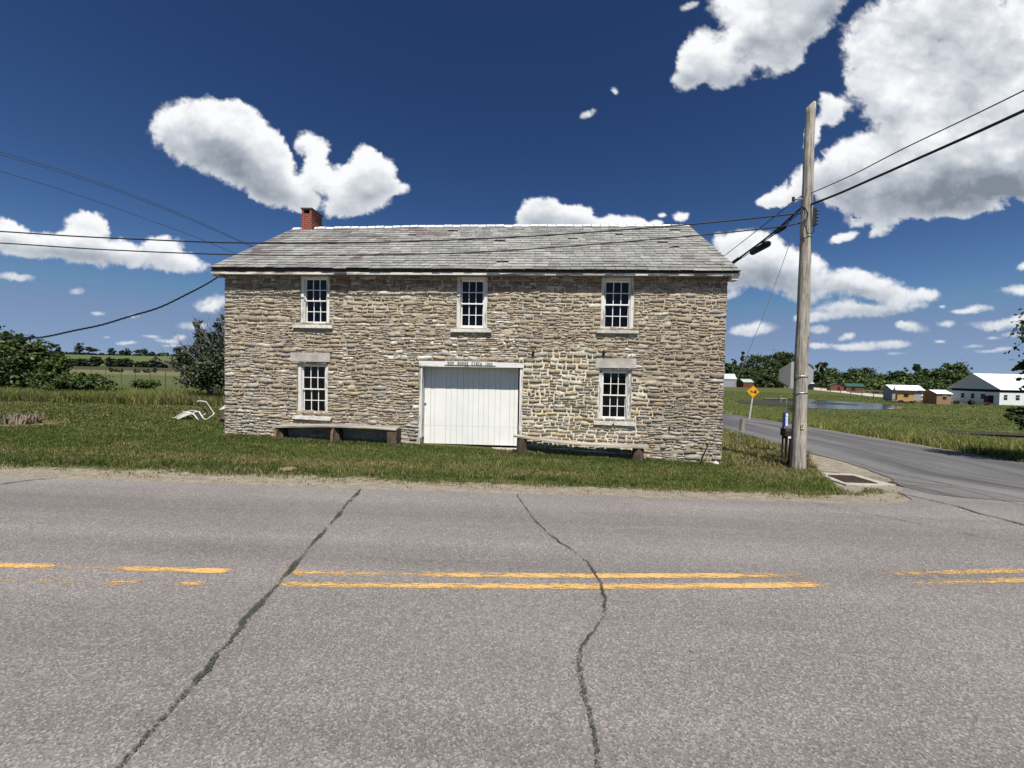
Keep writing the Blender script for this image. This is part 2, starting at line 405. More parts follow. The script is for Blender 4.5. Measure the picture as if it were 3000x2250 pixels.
def far_x(y):
    return 12.45+0.243*y
NE = sorted([(6.4, 8.3), (7.3, 7.3), (8.5, 7.7), (9.6, 8.6), (11.2, 9.42), (12.4, 9.60), (14.5, 9.75), (23.9, 11.6), (37.1, 14.7), (70, 22.0), (140, 38)])
def near_x(y): return np.interp(y, [a for a, b in NE], [b for a, b in NE])
def mp(points): return [(hit(*p).x, hit(*p).y) for p in points]
SAND = mp([(2362, 1318), (2480, 1350), (2561, 1378), (2628, 1421), (2541, 1434), (2504, 1449), (2470, 1440), (2440, 1424), (2425, 1404), (2408, 1388), (2388, 1368), (2368, 1342)])
def ye(x):          # far edge of the main road, with the apron that sweeps into the side road
    xs = [-300, -11, -8.5, -2.6, 0, 3.0, 4.0, 4.9, 5.6, 6.0, 6.4, 6.9, 7.4, 8.2, 60]
    ys = [6.10, 6.10, 6.12, 6.11, 6.13, 6.16, 6.17, 6.20, 6.32, 6.48, 6.75, 7.55, 8.0, 8.8, 8.8]
    return np.interp(x, xs, ys)+0.018*pn(np.asarray(x)*2.1, 0.5)+0.012*pn(np.asarray(x)*9, 3.5)

# ---- materials of the ground
def ground_mat():
    M, t, b, out = attr_mat('earth_and_grass')
    at_ = nd(t, 'ShaderNodeAttribute', attribute_name='Col'); ad = nd(t, 'ShaderNodeAttribute', attribute_name='dirt')
    tcx = nd(t, 'ShaderNodeTexCoord'); v = tcx.outputs['Object']
    n1 = noise_(t, v, 0.35, 6, 0.6); n2 = noise_(t, v, 6.0, 5, 0.65); n3 = noise_(t, v, 40, 4, 0.7)
    c = mixc(t, 1.0, at_.outputs['Color'], ramp(t, n2, (0.25, (0.55, 0.6, 0.5)), (0.5, (1, 1, 1)), (0.75, (1.5, 1.4, 1.2))), 'MULTIPLY')
    c = mixc(t, 1.0, c, ramp(t, n1, (0.3, (0.8, 0.85, 0.75)), (0.7, (1.25, 1.2, 1.1))), 'MULTIPLY')
    vr = nd(t, 'ShaderNodeTexVoronoi'); vr.inputs['Scale'].default_value = 55; t.links.new(v, vr.inputs['Vector'])
    gr = mixc(t, ramp(t, n2, (0.35, 0.0), (0.65, 1.0)), (0.17, 0.14, 0.10), (0.29, 0.255, 0.20))
    gr = mixc(t, ramp(t, vr.outputs['Color'], (0.55, 0.0), (0.8, 0.55)), gr, (0.42, 0.39, 0.33))
    gr = mixc(t, ramp(t, n3, (0.30, 0.6), (0.45, 0.0)), gr, (0.09, 0.075, 0.055))
    k = math_(t, 'ADD', ad.outputs['Fac'], math_(t, 'MULTIPLY', math_(t, 'SUBTRACT', noise_(t, v, 9, 5, 0.7), 0.5), 1.3))
    t.links.new(mixc(t, smooth(t, k, 0.42, 0.58), c, gr), b.inputs['Base Color'])
    b.inputs['Roughness'].default_value = 0.95; b.inputs['Specular IOR Level'].default_value = 0.1
    bp = nd(t, 'ShaderNodeBump'); bp.inputs['Strength'].default_value = 0.7; bp.inputs['Distance'].default_value = 0.03
    t.links.new(math_(t, 'ADD', n3, n2), bp.inputs['Height']); t.links.new(bp.outputs[0], b.inputs['Normal'])
    return M
def asphalt(name, base, light, dark, streak=None, speck=0.5, paint=None):
    M, t, b, out = attr_mat(name)
    tcx = nd(t, 'ShaderNodeTexCoord'); v = tcx.outputs['Object']
    v1 = nd(t, 'ShaderNodeTexVoronoi'); v1.inputs['Scale'].default_value = 95; t.links.new(v, v1.inputs['Vector'])
    sc = nd(t, 'ShaderNodeSeparateColor'); t.links.new(v1.outputs['Color'], sc.inputs[0])
    big = noise_(t, v, 0.55, 5, 0.6); mid = noise_(t, v, 5.5, 5, 0.65); fine = noise_(t, v, 150, 3, 0.7)
    c = mixc(t, ramp(t, big, (0.3, 0.0), (0.7, 1.0)), tuple(x*0.86 for x in base), tuple(x*1.12 for x in base))
    c = mixc(t, math_(t, 'MULTIPLY', ramp(t, mid, (0.35, 0.0), (0.75, 1.0)), 0.35), c, tuple(x*0.72 for x in base))
    c = mixc(t, math_(t, 'MULTIPLY', ramp(t, sc.outputs[0], (0.50, 0.0), (0.95, 1.0)), speck), c, light)
    c = mixc(t, math_(t, 'MULTIPLY', ramp(t, sc.outputs[1], (0.60, 0.0), (0.9, 1.0)), speck*1.1), c, dark)
    c = mixc(t, math_(t, 'MULTIPLY', ramp(t, fine, (0.35, 1.0), (0.55, 0.0)), 0.35), c, dark)
    # a few bright chips and dark spots
    v2 = nd(t, 'ShaderNodeTexVoronoi'); v2.inputs['Scale'].default_value = 13; t.links.new(mapping(t, v, sc=(1, 1, 1)), v2.inputs['Vector'])
    s2 = nd(t, 'ShaderNodeSeparateColor'); t.links.new(v2.outputs['Color'], s2.inputs[0])
    chip = math_(t, 'MULTIPLY', math_(t, 'LESS_THAN', v2.outputs['Distance'], math_(t, 'ADD', 0.03, math_(t, 'MULTIPLY', fine, 0.09))), math_(t, 'GREATER_THAN', s2.outputs[0], 0.93))
    c = mixc(t, chip, c, (0.42, 0.42, 0.40))
    v3 = nd(t, 'ShaderNodeTexVoronoi'); v3.inputs['Scale'].default_value = 2.3; t.links.new(v, v3.inputs['Vector'])
    s3 = nd(t, 'ShaderNodeSeparateColor'); t.links.new(v3.outputs['Color'], s3.inputs[0])
    spot = math_(t, 'MULTIPLY', math_(t, 'LESS_THAN', v3.outputs['Distance'], math_(t, 'MULTIPLY', mid, 0.07)), math_(t, 'GREATER_THAN', s3.outputs[0], 0.62))
    c = mixc(t, math_(t, 'MULTIPLY', spot, 0.55), c, (0.045, 0.042, 0.04))
    lane = noise_(t, mapping(t, v, sc=(0.05, 1.1, 1)), 1.0, 4, 0.55)     # traffic wears long bands along the road
    if streak is None: c = mixc(t, 1.0, c, ramp(t, lane, (0.34, (0.82, 0.815, 0.81)), (0.5, (1, 1, 1)), (0.66, (1.16, 1.16, 1.15))), 'MULTIPLY')
    stain = noise_(t, v, 1.3, 6, 0.7); c = mixc(t, math_(t, 'MULTIPLY', ramp(t, stain, (0.60, 0.0), (0.74, 1.0)), 0.30), c, tuple(x*0.55 for x in base))
    if streak is not None:
        sv = mapping(t, v, rot=(0, 0, streak), sc=(1, 1, 1)); sv = mapping(t, sv, sc=(1.15, 0.035, 1))
        st = noise_(t, sv, 1.0, 4, 0.55); sv2 = mapping(t, sv, sc=(6, 1.6, 1)); st2 = noise_(t, sv2, 1.0, 4, 0.6)
        c = mixc(t, 1.0, c, ramp(t, st, (0.36, (0.62, 0.62, 0.64)), (0.5, (0.95, 0.95, 0.95)), (0.64, (1.32, 1.31, 1.28))), 'MULTIPLY')
        c = mixc(t, 1.0, c, ramp(t, st2, (0.33, (0.82, 0.82, 0.83)), (0.66, (1.12, 1.12, 1.12))), 'MULTIPLY')
    if streak is not None:      # towards the junction the surface is the older, paler one
        sy = nd(t, 'ShaderNodeSeparateXYZ'); t.links.new(v, sy.inputs[0]); yy_ = math_(t, 'ADD', sy.outputs[1], math_(t, 'MULTIPLY', big, 3.0))
        c = mixc(t, 1.0, c, ramp(t, smooth(t, yy_, 7.0, 13.5), (0.0, (1.5, 1.46, 1.40)), (1.0, (1, 1, 1))), 'MULTIPLY')
    t.links.new(c, b.inputs['Base Color'])
    b.inputs['Roughness'].default_value = 0.82; b.inputs['Specular IOR Level'].default_value = 0.3
    bp = nd(t, 'ShaderNodeBump'); bp.inputs['Strength'].default_value = 0.65; bp.inputs['Distance'].default_value = 0.006
    t.links.new(math_(t, 'ADD', v1.outputs['Distance'], math_(t, 'MULTIPLY', fine, 0.6)), bp.inputs['Height']); t.links.new(bp.outputs[0], b.inputs['Normal'])
    return M
MAT_GROUND = ground_mat()
MAT_ASPH = asphalt('main_road_asphalt', (0.185, 0.169, 0.160), (0.42, 0.39, 0.37), (0.075, 0.07, 0.068), speck=0.52)
MAT_ASPH2 = asphalt('side_road_asphalt', (0.112, 0.109, 0.110), (0.24, 0.235, 0.232), (0.055, 0.055, 0.056), streak=R(13.5), speck=0.35)

# ---- terrain sheet
def axis(lo, a, b, hi, step, grow=1.16):
    mid = list(np.arange(a, b+1e-6, step)); up = []; d = step; x = mid[-1]
    while x < hi: d *= grow; x += d; up.append(x)
    dn = []; d = step; x = a
    while x > lo: d *= grow; x -= d; dn.append(x)
    return np.array(dn[::-1]+mid+up)
gx = axis(-2600, -13, 13, 2600, 0.13, 1.05); gy = axis(-400, 5.6, 14, 3000, 0.13, 1.05)
GX, GY = np.meshgrid(gx, gy, indexing='ij'); GZ = ground(GX, GY)
under = (GY < 5.9)
GZ = GZ-0.03*under
GZ = np.where(GY < -3.2, 0.0, GZ)
straw = fbm(GX/1.4, GY/0.8, 4, 0.55, 81); wide = fbm(GX/14, GY/9, 4, 0.55, 82)
lawn = np.stack([0.050+0*GX, 0.064+0*GX, 0.020+0*GX], -1)
dry = np.array([0.15, 0.125, 0.065])
k = np.clip(0.30+0.8*straw, 0, 0.9)[..., None]; colr = lawn*(1-k)+dry*k
dist = np.hypot(GX, GY)
fld = np.stack([0.070+0.03*wide, 0.082+0.025*wide, 0.028+0*wide], -1)
k = sstep(dist, 22, 45)[..., None]; colr = colr*(1-k)+fld*k
lf = (GX < 0)
# the far fields on the left: strips of pasture, ripening crop and ploughed ground
def strip(y0, y1, c, mask=True):
    global colr
    m = (lf & (GY > y0) & (GY < y1) & mask)[..., None]; colr = np.where(m, np.array(c), colr)
strip(48, 112, (0.075, 0.088, 0.040)); strip(112, 170, (0.125, 0.120, 0.060)); strip(170, 262, (0.050, 0.048, 0.036)); strip(262, 420, (0.075, 0.095, 0.036)); strip(420, 760, (0.085, 0.110, 0.042)); strip(760, 3000, (0.05, 0.07, 0.03))
dirt = np.zeros_like(GX)
verge = 1-sstep(GY-ye(GX)+0.35*fbm(GX/0.9, GY/0.5, 4, 0.6, 86), 0.42, 1.25+0.35*fbm(GX/2.2, GX*0, 3, 0.5, 84)); dirt = np.maximum(dirt, np.where(GX < 8.2, verge*0.78, 0))
dirt = np.where((GY < 5.9) & (GY > -2.6), 0.6, dirt)
sandm = inpoly(GX, GY, SAND); dirt = np.where(sandm, 1.3, dirt)
for s_, w_ in ((1, far_x(GY.clip(-5, 58))), (-1, near_x(GY))):
    dd = (GX-w_)*s_; dirt = np.maximum(dirt, np.where((GY > 9) & (GY < 70) & (dd > -0.8), 0.85*(1-sstep(dd, 0.15, 0.6)), 0))
stp = hit(66, 1242); dirt = np.maximum(dirt, 0.5*(1-sstep(np.hypot((GX-stp.x)/1.3, GY-stp.y), 0.5, 1.0)))
def add_dry(cx, cy, r, c, amt):
    global colr
    k = (amt*(1-sstep(np.hypot(GX-cx, GY-cy), r*0.5, r)))[..., None]; colr = colr*(1-k)+np.array(c)*k
add_dry(stp.x, stp.y, 1.8, (0.22, 0.165, 0.09), 0.9)
me = np_mesh("ground", np.stack([GX, GY, GZ], -1).reshape(-1, 3), grid_faces(len(gx), len(gy)), [MAT_GROUND], col=colr.reshape(-1, 3), attrs={'dirt': dirt.ravel()}, smooth=True)
g_ = link(bpy.data.objects.new("ground", me)); g_['kind'] = 'structure'

# ---- the two roads, draped 12 and 16 mm above it
def drape_strip(name, P0, P1, n1, mat, off):
    "surface between two polylines of equal length"
    P0 = np.array(P0); P1 = np.array(P1); u = np.linspace(0, 1, n1)[None, :, None]
    XY = P0[:, None]*(1-u)+P1[:, None]*u; Z = ground(XY[..., 0], XY[..., 1])+off
    me = np_mesh(name, np.concatenate([XY, Z[..., None]], -1).reshape(-1, 3), grid_faces(len(P0), n1)[:, ::-1], [mat], smooth=True)
    # faces must look up
    if me.polygons[0].normal.z < 0: me.flip_normals()
    o = link(bpy.data.objects.new(name, me)); o['kind'] = 'structure'; return o
xs = np.concatenate([np.linspace(-260, -14, 40)[:-1], np.arange(-14, 12, 0.06), np.linspace(12, 120, 30)])
drape_strip('road', [(x, -1.6) for x in xs], [(x, float(ye(x))) for x in xs], 70, MAT_ASPH, 0.012)
ys = np.concatenate([np.arange(3.5, 30, 0.3), np.linspace(30, 140, 60)])
def nx(y): return float(near_x(y)) if y > 7.0 else 8.3+(7.0-y)*0.55
drape_strip('side_road', [(nx(y)+0.03*float(pn(y*2, 7.7)), y) for y in ys], [(far_x(y)+0.04*float(pn(y*1.3, 1.1)), y) for y in ys], 24, MAT_ASPH2, 0.018)

# ---- worn yellow centre lines
def paint_mat():
    M, t, b, out = attr_mat('worn_yellow_paint'); tcx = nd(t, 'ShaderNodeTexCoord'); v = tcx.outputs['Object']
    a = nd(t, 'ShaderNodeAttribute', attribute_name='wear')
    n = noise_(t, mapping(t, v, sc=(0.30, 1.8, 1)), 34, 6, 0.8); nb = noise_(t, mapping(t, v, sc=(0.6, 1, 1)), 3.0, 4, 0.6)
    nf = noise_(t, v, 62, 4, 0.7)
    kk = math_(t, 'ADD', math_(t, 'MULTIPLY', n, 1.7), math_(t, 'ADD', math_(t, 'MULTIPLY', nb, 0.5), math_(t, 'MULTIPLY', nf, 1.2)))
    kk = math_(t, 'SUBTRACT', kk, math_(t, 'ADD', a.outputs['Fac'], 0.945))
    t.links.new(mixc(t, nb, (0.48, 0.28, 0.085), (0.62, 0.39, 0.15)), b.inputs['Base Color'])
    tr = nd(t, 'ShaderNodeBsdfTransparent'); mx = nd(t, 'ShaderNodeMixShader'); t.links.new(smooth(t, kk, -0.02, 0.04), mx.inputs[0])
    t.links.new(tr.outputs[0], mx.inputs[1]); t.links.new(b.outputs[0], mx.inputs[2]); t.links.new(mx.outputs[0], out.inputs[0])
    return M
MAT_YEL = paint_mat()
def line(name, pix, hw, wear):
    Pw = [CAM+ray(*p)*((0.016-CAMH)/ray(*p).z) for p in pix]
    X = np.array([p.x for p in Pw]); Y = np.array([p.y for p in Pw]); cf_ = np.polyfit(X, Y, 3)
    x = np.arange(X.min()-0.3, X.max()+1.6, 0.05); y = np.polyval(cf_, np.clip(x, X.min(), X.max()))
    wr = np.interp(x, [CAM.x+w[0] for w in wear], [w[1] for w in wear])
    V = []; A = []
    for i in range(len(x)):
        for s_ in (-1, 0, 1): V.append((x[i], y[i]+s_*hw, 0.0165)); A.append(wr[i]+(0.10 if s_ else -0.03))
    me = np_mesh(name, V, grid_faces(len(x), 3)[:, ::-1], [MAT_YEL], attrs={'wear': A})
    if me.polygons[0].normal.z < 0: me.flip_normals()
    o = link(bpy.data.objects.new(name, me)); o['kind'] = 'structure'
def wx(px, py):
    d = ray(px, py); return (CAM+d*((0.016-CAMH)/d.z)).x
W1 = [(wx(a, 1680), w) for a, w in ((0, 0.62), (90, 0.66), (120, 0.93), (300, 0.88), (350, 0.60), (640, 0.62), (690, 1.05), (790, 1.1), (830, 0.74), (1200, 0.78), (1300, 0.68), (1600, 0.62), (2150, 0.60), (2330, 0.80), (2400, 1.02), (2550, 0.98), (2640, 0.82), (3000, 0.64), (3200, 0.7))]
W2 = [(wx(a, 1716), w) for a, w in ((0, 0.86), (250, 0.86), (330, 0.76), (400, 1.0), (500, 0.95), (540, 0.72), (580, 0.76), (620, 1.1), (790, 1.15), (830, 0.74), (1100, 0.68), (1600, 0.62), (2300, 0.60), (2380, 0.62), (2440, 1.05), (2580, 1.15), (2690, 0.9), (3000, 0.68), (3200, 0.7))]
line('road_marking', [(0, 1655), (500, 1669), (1000, 1680), (1356, 1683.5), (1750, 1685.5), (2305, 1685), (2700, 1679), (3000, 1670)], 0.044, W1)
line('road_marking', [(0, 1700), (360, 1702), (860, 1715), (1356, 1716), (1750, 1716.5), (2305, 1714), (2700, 1708), (3000, 1698)], 0.044, W2)

# ---- cracks: thin ragged ribbons of dark filler lying in the asphalt
def crack_mat():
    M, t, b, out = attr_mat('crack_filler'); tcx = nd(t, 'ShaderNodeTexCoord'); v = tcx.outputs['Object']
    a = nd(t, 'ShaderNodeAttribute', attribute_name='edge')
    n = noise_(t, v, 75, 5, 0.8); n2 = noise_(t, v, 7, 3, 0.6)
    kk = math_(t, 'ADD', math_(t, 'MULTIPLY', n, 2.3), math_(t, 'ADD', math_(t, 'MULTIPLY', n2, 0.8), -0.80)); kk = math_(t, 'SUBTRACT', kk, a.outputs['Fac'])
    t.links.new(mixc(t, smooth(t, n, 0.4, 0.65), (0.022, 0.021, 0.02), (0.075, 0.078, 0.062)), b.inputs['Base Color'])
    tr = nd(t, 'ShaderNodeBsdfTransparent'); mx = nd(t, 'ShaderNodeMixShader'); t.links.new(smooth(t, kk, -0.02, 0.10), mx.inputs[0])
    t.links.new(tr.outputs[0], mx.inputs[1]); t.links.new(b.outputs[0], mx.inputs[2]); t.links.new(mx.outputs[0], out.inputs[0])
    return M
MAT_CRACK = crack_mat()
def crack(pix, w, seed=0, strength=0.0, off=0.024):
    P = [hit(*p) for p in pix]; Q = catmull(P, 26); rr = random.Random(seed); V = []; A = []
    L = 0
    for i, p in enumerate(Q):
        d = (Q[min(i+1, len(Q)-1)]-Q[max(i-1, 0)]); d.z = 0; d.normalize(); n = Vector((-d.y, d.x, 0))
        L += (Q[i]-Q[i-1]).length if i else 0
        o = 0.024*mnoise.noise(Vector((L*2.2, seed, 0)))+0.018*mnoise.noise(Vector((L*8, seed, 3)))+0.012*mnoise.noise(Vector((L*26, seed, 6)))
        ww = w*(0.6+1.1*abs(mnoise.noise(Vector((L*1.4, seed, 9)))))*(1 if isinstance(w, float) else 1)
        for s_ in (-1, -.4, .4, 1):
            x = p.x+n.x*(s_*ww*1.8+o); y = p.y+n.y*(s_*ww*1.8+o); V.append((x, y, gz(x, y)+off)); A.append((1.25 if abs(s_) == 1 else 0.74)-strength+0.25*mnoise.noise(Vector((L*3, seed, 2))))
    me = np_mesh('road_crack', V, grid_faces(len(Q), 4), [MAT_CRACK], attrs={'edge': A})
    if me.polygons[0].normal.z < 0: me.flip_normals()
    o = link(bpy.data.objects.new('road_crack', me)); o['kind'] = 'structure'
crack([(1056, 1436), (1030, 1465), (1004, 1496), (943, 1567), (910, 1605), (875, 1648), (814, 1716), (753, 1784), (678, 1879), (610, 1960), (536, 2048), (441, 2157), (380, 2231), (330, 2300)], 0.021, 1, 0.08)
crack([(1513, 1451), (1532, 1480), (1551, 1508), (1602, 1562), (1663, 1609), (1717, 1650), (1751, 1694), (1768, 1752), (1771, 1806), (1744, 1847), (1710, 1887), (1700, 1928), (1703, 1982), (1717, 2050), (1734, 2131), (1747, 2199), (1755, 2300)], 0.018, 2, 0.04)
crack([(-40, 1428), (0, 1423), (40, 1417), (100, 1408), (170, 1404)], 0.03, 3, 0.0)
crack([(2543, 1434), (2640, 1449), (2750, 1474), (2850, 1502), (2940, 1525), (3060, 1560)], 0.014, 4, 0.35)
crack([(2345, 1471), (2500, 1500), (2653, 1530), (2800, 1562), (3000, 1605), (3100, 1630)], 0.010, 5, 0.0)
crack([(2572, 1405), (2600, 1412), (2625, 1424), (2700, 1426), (2790, 1434)], 0.013, 6, 0.15)
crack([(2612, 1413), (2622, 1420), (2632, 1424)], 0.028, 16, 0.6)
crack([(2482, 1353), (2520, 1361), (2561, 1376), (2640, 1393), (2720, 1408), (2860, 1448), (3010, 1487)], 0.012, 7, 0.1)
crack([(2440, 1418), (2465, 1432), (2505, 1446), (2525, 1444), (2541, 1432)], 0.014, 8, 0.35)
crack([(2564, 1433), (2575, 1437), (2590, 1438)], 0.02, 10, 0.4)

# ---- storm drain in its broken concrete collar
conc = simple('weathered_concrete', (0.46, 0.43, 0.37), 0.9, bump=0.6, bscale=60, var=0.35, vscale=9)
iron = simple('rusty_cast_iron', (0.09, 0.06, 0.045), 0.75, 0.3, bump=0.4, bscale=60, var=0.5, vscale=14)
pit = simple('dark_pit', (0.012, 0.011, 0.010), 1.0)
A_, B_, Cc, D_ = [hit(*p) for p in ((2427, 1397), (2500, 1399), (2570, 1421), (2478, 1418))]
cen = (A_+B_+Cc+D_)/4
drain = thing('storm_drain', 'rusty square-holed storm drain grate in broken concrete at the road corner', 'drain', (cen.x, cen.y, cen.z))
coll = [hit(*p) for p in ((2404, 1388), (2450, 1390), (2485, 1390), (2520, 1396), (2562, 1410), (2626, 1424), (2575, 1428), (2530, 1427), (2480, 1424), (2440, 1411), (2418, 1401))]
mb = MB(); inner = [A_, B_, Cc, D_]
# collar as a ring of quads around the grate
def nearest_on_quad(p, k):
    t = k/len(coll)*4; i = int(t) % 4; f_ = t-int(t); return inner[i].lerp(inner[(i+1) % 4], f_)
outer = coll; n_ = len(outer)
inn = []
for p in outer:
    best = None
    for i in range(4):
        a, b_ = inner[i], inner[(i+1) % 4]; ab = b_-a; tt = max(0, min(1, (p-a).dot(ab)/ab.dot(ab))); q = a+ab*tt
        if best is None or (q-p).length < best[0]: best = ((q-p).length, q)
    inn.append(best[1])
ring = [Vector((p.x, p.y, gz(p.x, p.y)+0.030)) for p in outer]+[Vector((q.x, q.y, gz(q.x, q.y)+0.034)) for q in inn]+[Vector((p.x, p.y, gz(p.x, p.y)-0.06)) for p in outer]
fs = [(i, (i+1) % n_, n_+(i+1) % n_, n_+i) for i in range(n_)]+[(2*n_+i, 2*n_+(i+1) % n_, (i+1) % n_, i) for i in range(n_)]
mb.add(ring, fs, conc); cme = mb.mesh('collar')
if sum(p.normal.z for p in cme.polygons) < 0: cme.flip_normals()
part('collar', cme, drain)
mb = MB(); zo = 0.036
def bil_(u, v): 
    p = (A_*(1-u)+B_*u)*(1-v)+(D_*(1-u)+Cc*u)*v; return Vector((p.x, p.y, gz(p.x, p.y)+zo))
N1 = 14; N2 = 7
for i in range(N1+1): mb.beam(bil_(i/N1, 0), bil_(i/N1, 1), 0.022, 0.02, iron)
for j in range(N2+1): mb.beam(bil_(0, j/N2)+Vector((0, 0, .003)), bil_(1, j/N2)+Vector((0, 0, .003)), 0.018, 0.02, iron)
part('grate', mb.mesh('grate'), drain)
mb = MB(); q = [bil_(*c)-Vector((0, 0, 0.016)) for c in ((0, 0), (1, 0), (1, 1), (0, 1))]; mb.quad(*q, pit); part('pit', mb.mesh('pit'), drain)

# ------------------------------------------------------------------ grass
def leaf_mat(name, trans=0.25, rough=0.7, spec=0.2):
    M, t, b, out = attr_mat(name); a = nd(t, 'ShaderNodeAttribute', attribute_name='Col')
    b.inputs['Roughness'].default_value = rough; b.inputs['Specular IOR Level'].default_value = spec
    t.links.new(a.outputs['Color'], b.inputs['Base Color'])
    tl = nd(t, 'ShaderNodeBsdfTranslucent'); t.links.new(mixc(t, 1.0, a.outputs['Color'], (1.3, 1.5, 0.7), 'MULTIPLY'), tl.inputs[0])
    mx = nd(t, 'ShaderNodeMixShader'); mx.inputs[0].default_value = trans
    t.links.new(b.outputs[0], mx.inputs[1]); t.links.new(tl.outputs[0], mx.inputs[2]); t.links.new(mx.outputs[0], out.inputs[0])
    return M
MAT_BLADE = leaf_mat('grass_blade', 0.30)
PAL = {'green': (0.090, 0.132, 0.028), 'lime': (0.185, 0.215, 0.055), 'dark': (0.034, 0.056, 0.016), 'straw': (0.36, 0.30, 0.15), 'brown': (0.20, 0.145, 0.085)}
PALA = {k_: np.array(v_) for k_, v_ in PAL.items()}
def blades(x, y, h, w, lean, col, segs=1):
    "one curved blade per point; returns V, F, colours"
    n = len(x); z = ground(x, y); a = rng.uniform(0, 2*np.pi, n); la = rng.uniform(0, 2*np.pi, n)
    dx = np.cos(a)*w/2; dy = np.sin(a)*w/2; lx = np.cos(la)*h*lean; ly = np.sin(la)*h*lean
    base = np.stack([x, y, z-0.01], -1)
    if segs == 1:
        V = np.stack([base+np.stack([dx, dy, 0*h], -1), base-np.stack([dx, dy, 0*h], -1), base+np.stack([lx, ly, h], -1)], 1)
        F = np.arange(3*n).reshape(n, 3); Cc_ = np.repeat(col, 3, 0)
        return V.reshape(-1, 3), F, Cc_
    mid = base+np.stack([lx*0.35, ly*0.35, h*0.6], -1); tip = base+np.stack([lx, ly, h], -1)
    D = np.stack([dx, dy, 0*h], -1)
    V = np.stack([base+D, base-D, mid-D*0.7, mid+D*0.7, tip-D*0.12, tip+D*0.12], 1)
    i = np.arange(n)[:, None]*6; F = np.concatenate([i+np.array([[0, 1, 2, 3]]), i+np.array([[3, 2, 4, 5]])], 0)
    return V.reshape(-1, 3), F, np.repeat(col, 6, 0)
def not_road(x, y, m=0.0):
    return (y > ye(x)+m) & ~((y > 7.0) & (x > near_x(y)-m) & (x < 12.45+0.243*y+m)) & ~((y <= 7.0) & (x > 7.6))
BX0, BX1, BY0, BY1 = -9.23, 5.60, 11.47, 18.9
def not_house(x, y): return ~((x > BX0) & (x < BX1) & (y > BY0) & (y < BY1))
def pick(n, names, p):
    c = np.stack([PALA[k_] for k_ in names]); i = rng.choice(len(names), n, p=p); return c[i]
def lawn_patch(x0, x1, y0, y1, dens, h, w, name, label=None):
    n = int((x1-x0)*(y1-y0)*dens); x = rng.uniform(x0, x1, n); y = rng.uniform(y0, y1, n)
    vis = (x > -1.75*y-3) & (x < 1.36*y+1.2)
    k = vis & not_road(x, y, 0.04) & not_house(x, y) & ~inpoly(x, y, SAND); x = x[k]; y = y[k]
    e = y-ye(x); v = fbm(x/1.5, y/0.7, 4, 0.6, 91); v2 = fbm(x/0.5, y/0.35, 3, 0.6, 92)
    keep = rng.random(len(x)) < np.clip((e-0.46+1.0*v+0.7*v2)/0.70, 0.035, 1)**1.2
    stump = np.hypot((x-stp.x)/1.2, y-stp.y) < 0.9; keep &= ~stump | (rng.random(len(x)) < 0.3)
    x, y, e, v, v2 = x[keep], y[keep], e[keep], v[keep], v2[keep]; n = len(x)
    # bands seen along the verge: straw, dark clover, dry mown grass, green lawn; right of the house it is all dry clippings
    dryness = 0.04+1.15*v+0.5*v2+0.5*fbm(x/4.5, y/2.2, 3, 0.5, 93)
    dryness += 0.75*np.exp(-((e-2.05+0.4*v2)/0.34)**2)*(x < 1.5)+0.70*np.exp(-((e-0.25)/0.42)**2)
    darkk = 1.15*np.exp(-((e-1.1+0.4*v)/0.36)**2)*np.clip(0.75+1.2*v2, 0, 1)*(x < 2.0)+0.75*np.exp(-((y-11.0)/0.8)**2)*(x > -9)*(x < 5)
    dryness += 0.62*sstep(x, 4.6, 5.8)*sstep(y, 7.8, 9.6); dryness += 0.25*sstep(y, 14, 20)*(x < -8)+0.35*np.exp(-((y-20.6)/0.6)**2)*(x < -8)
    dryness += 0.5*np.exp(-(np.hypot(x-stp.x, y-stp.y)/1.3)**2)
    r = rng.random(n); r2 = rng.random(n)
    col = pick(n, ['green', 'lime'], [0.62, 0.38]); st = pick(n, ['straw', 'brown'], [0.72, 0.28])
    m = r < np.clip(dryness, 0.04, 0.85); col[m] = st[m]*rng.uniform(0.7, 1.1, (m.sum(), 1))
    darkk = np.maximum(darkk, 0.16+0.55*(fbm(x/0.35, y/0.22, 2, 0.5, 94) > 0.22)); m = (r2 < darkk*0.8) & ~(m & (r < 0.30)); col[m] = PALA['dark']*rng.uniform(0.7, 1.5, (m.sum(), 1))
    col = col*rng.uniform(0.75, 1.25, (n, 1))
    hh = h*rng.uniform(0.5, 1.3, n)*(1+0.5*v)*(0.6+0.4*np.clip(e/0.6, 0, 1))*(1+0.5*darkk); hh *= np.where(x > 5.6, 1.4, 1)
    ww = w*rng.uniform(0.7, 1.3, n)*(0.6+y/16)
    return blades(x, y, hh, ww, 0.55*rng.random(n)+0.15+0.3*(x > 5.6), col)
parts_ = [lawn_patch(-17, 8.4, 6.1, 11.6, 2000, 0.050, 0.014, 'a'), lawn_patch(-34, -8.3, 11.6, 22.0, 420, 0.065, 0.024, 'b'), lawn_patch(-22, -8.4, 8, 12, 700, 0.055, 0.02, 'b2'), lawn_patch(5.4, 16, 11.0, 26, 500, 0.09, 0.024, 'c')]
V = []; F = []; K_ = []; o_ = 0
for v_, f_, c_ in parts_: V.append(v_); F.append(f_+o_); K_.append(c_); o_ += len(v_)
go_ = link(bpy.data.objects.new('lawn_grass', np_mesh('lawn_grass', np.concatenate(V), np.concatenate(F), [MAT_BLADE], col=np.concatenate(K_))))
tag(go_, 'short mown grass with dry straw-coloured patches round the stone building', 'grass', kind='stuff')
print('lawn blades', o_//3)

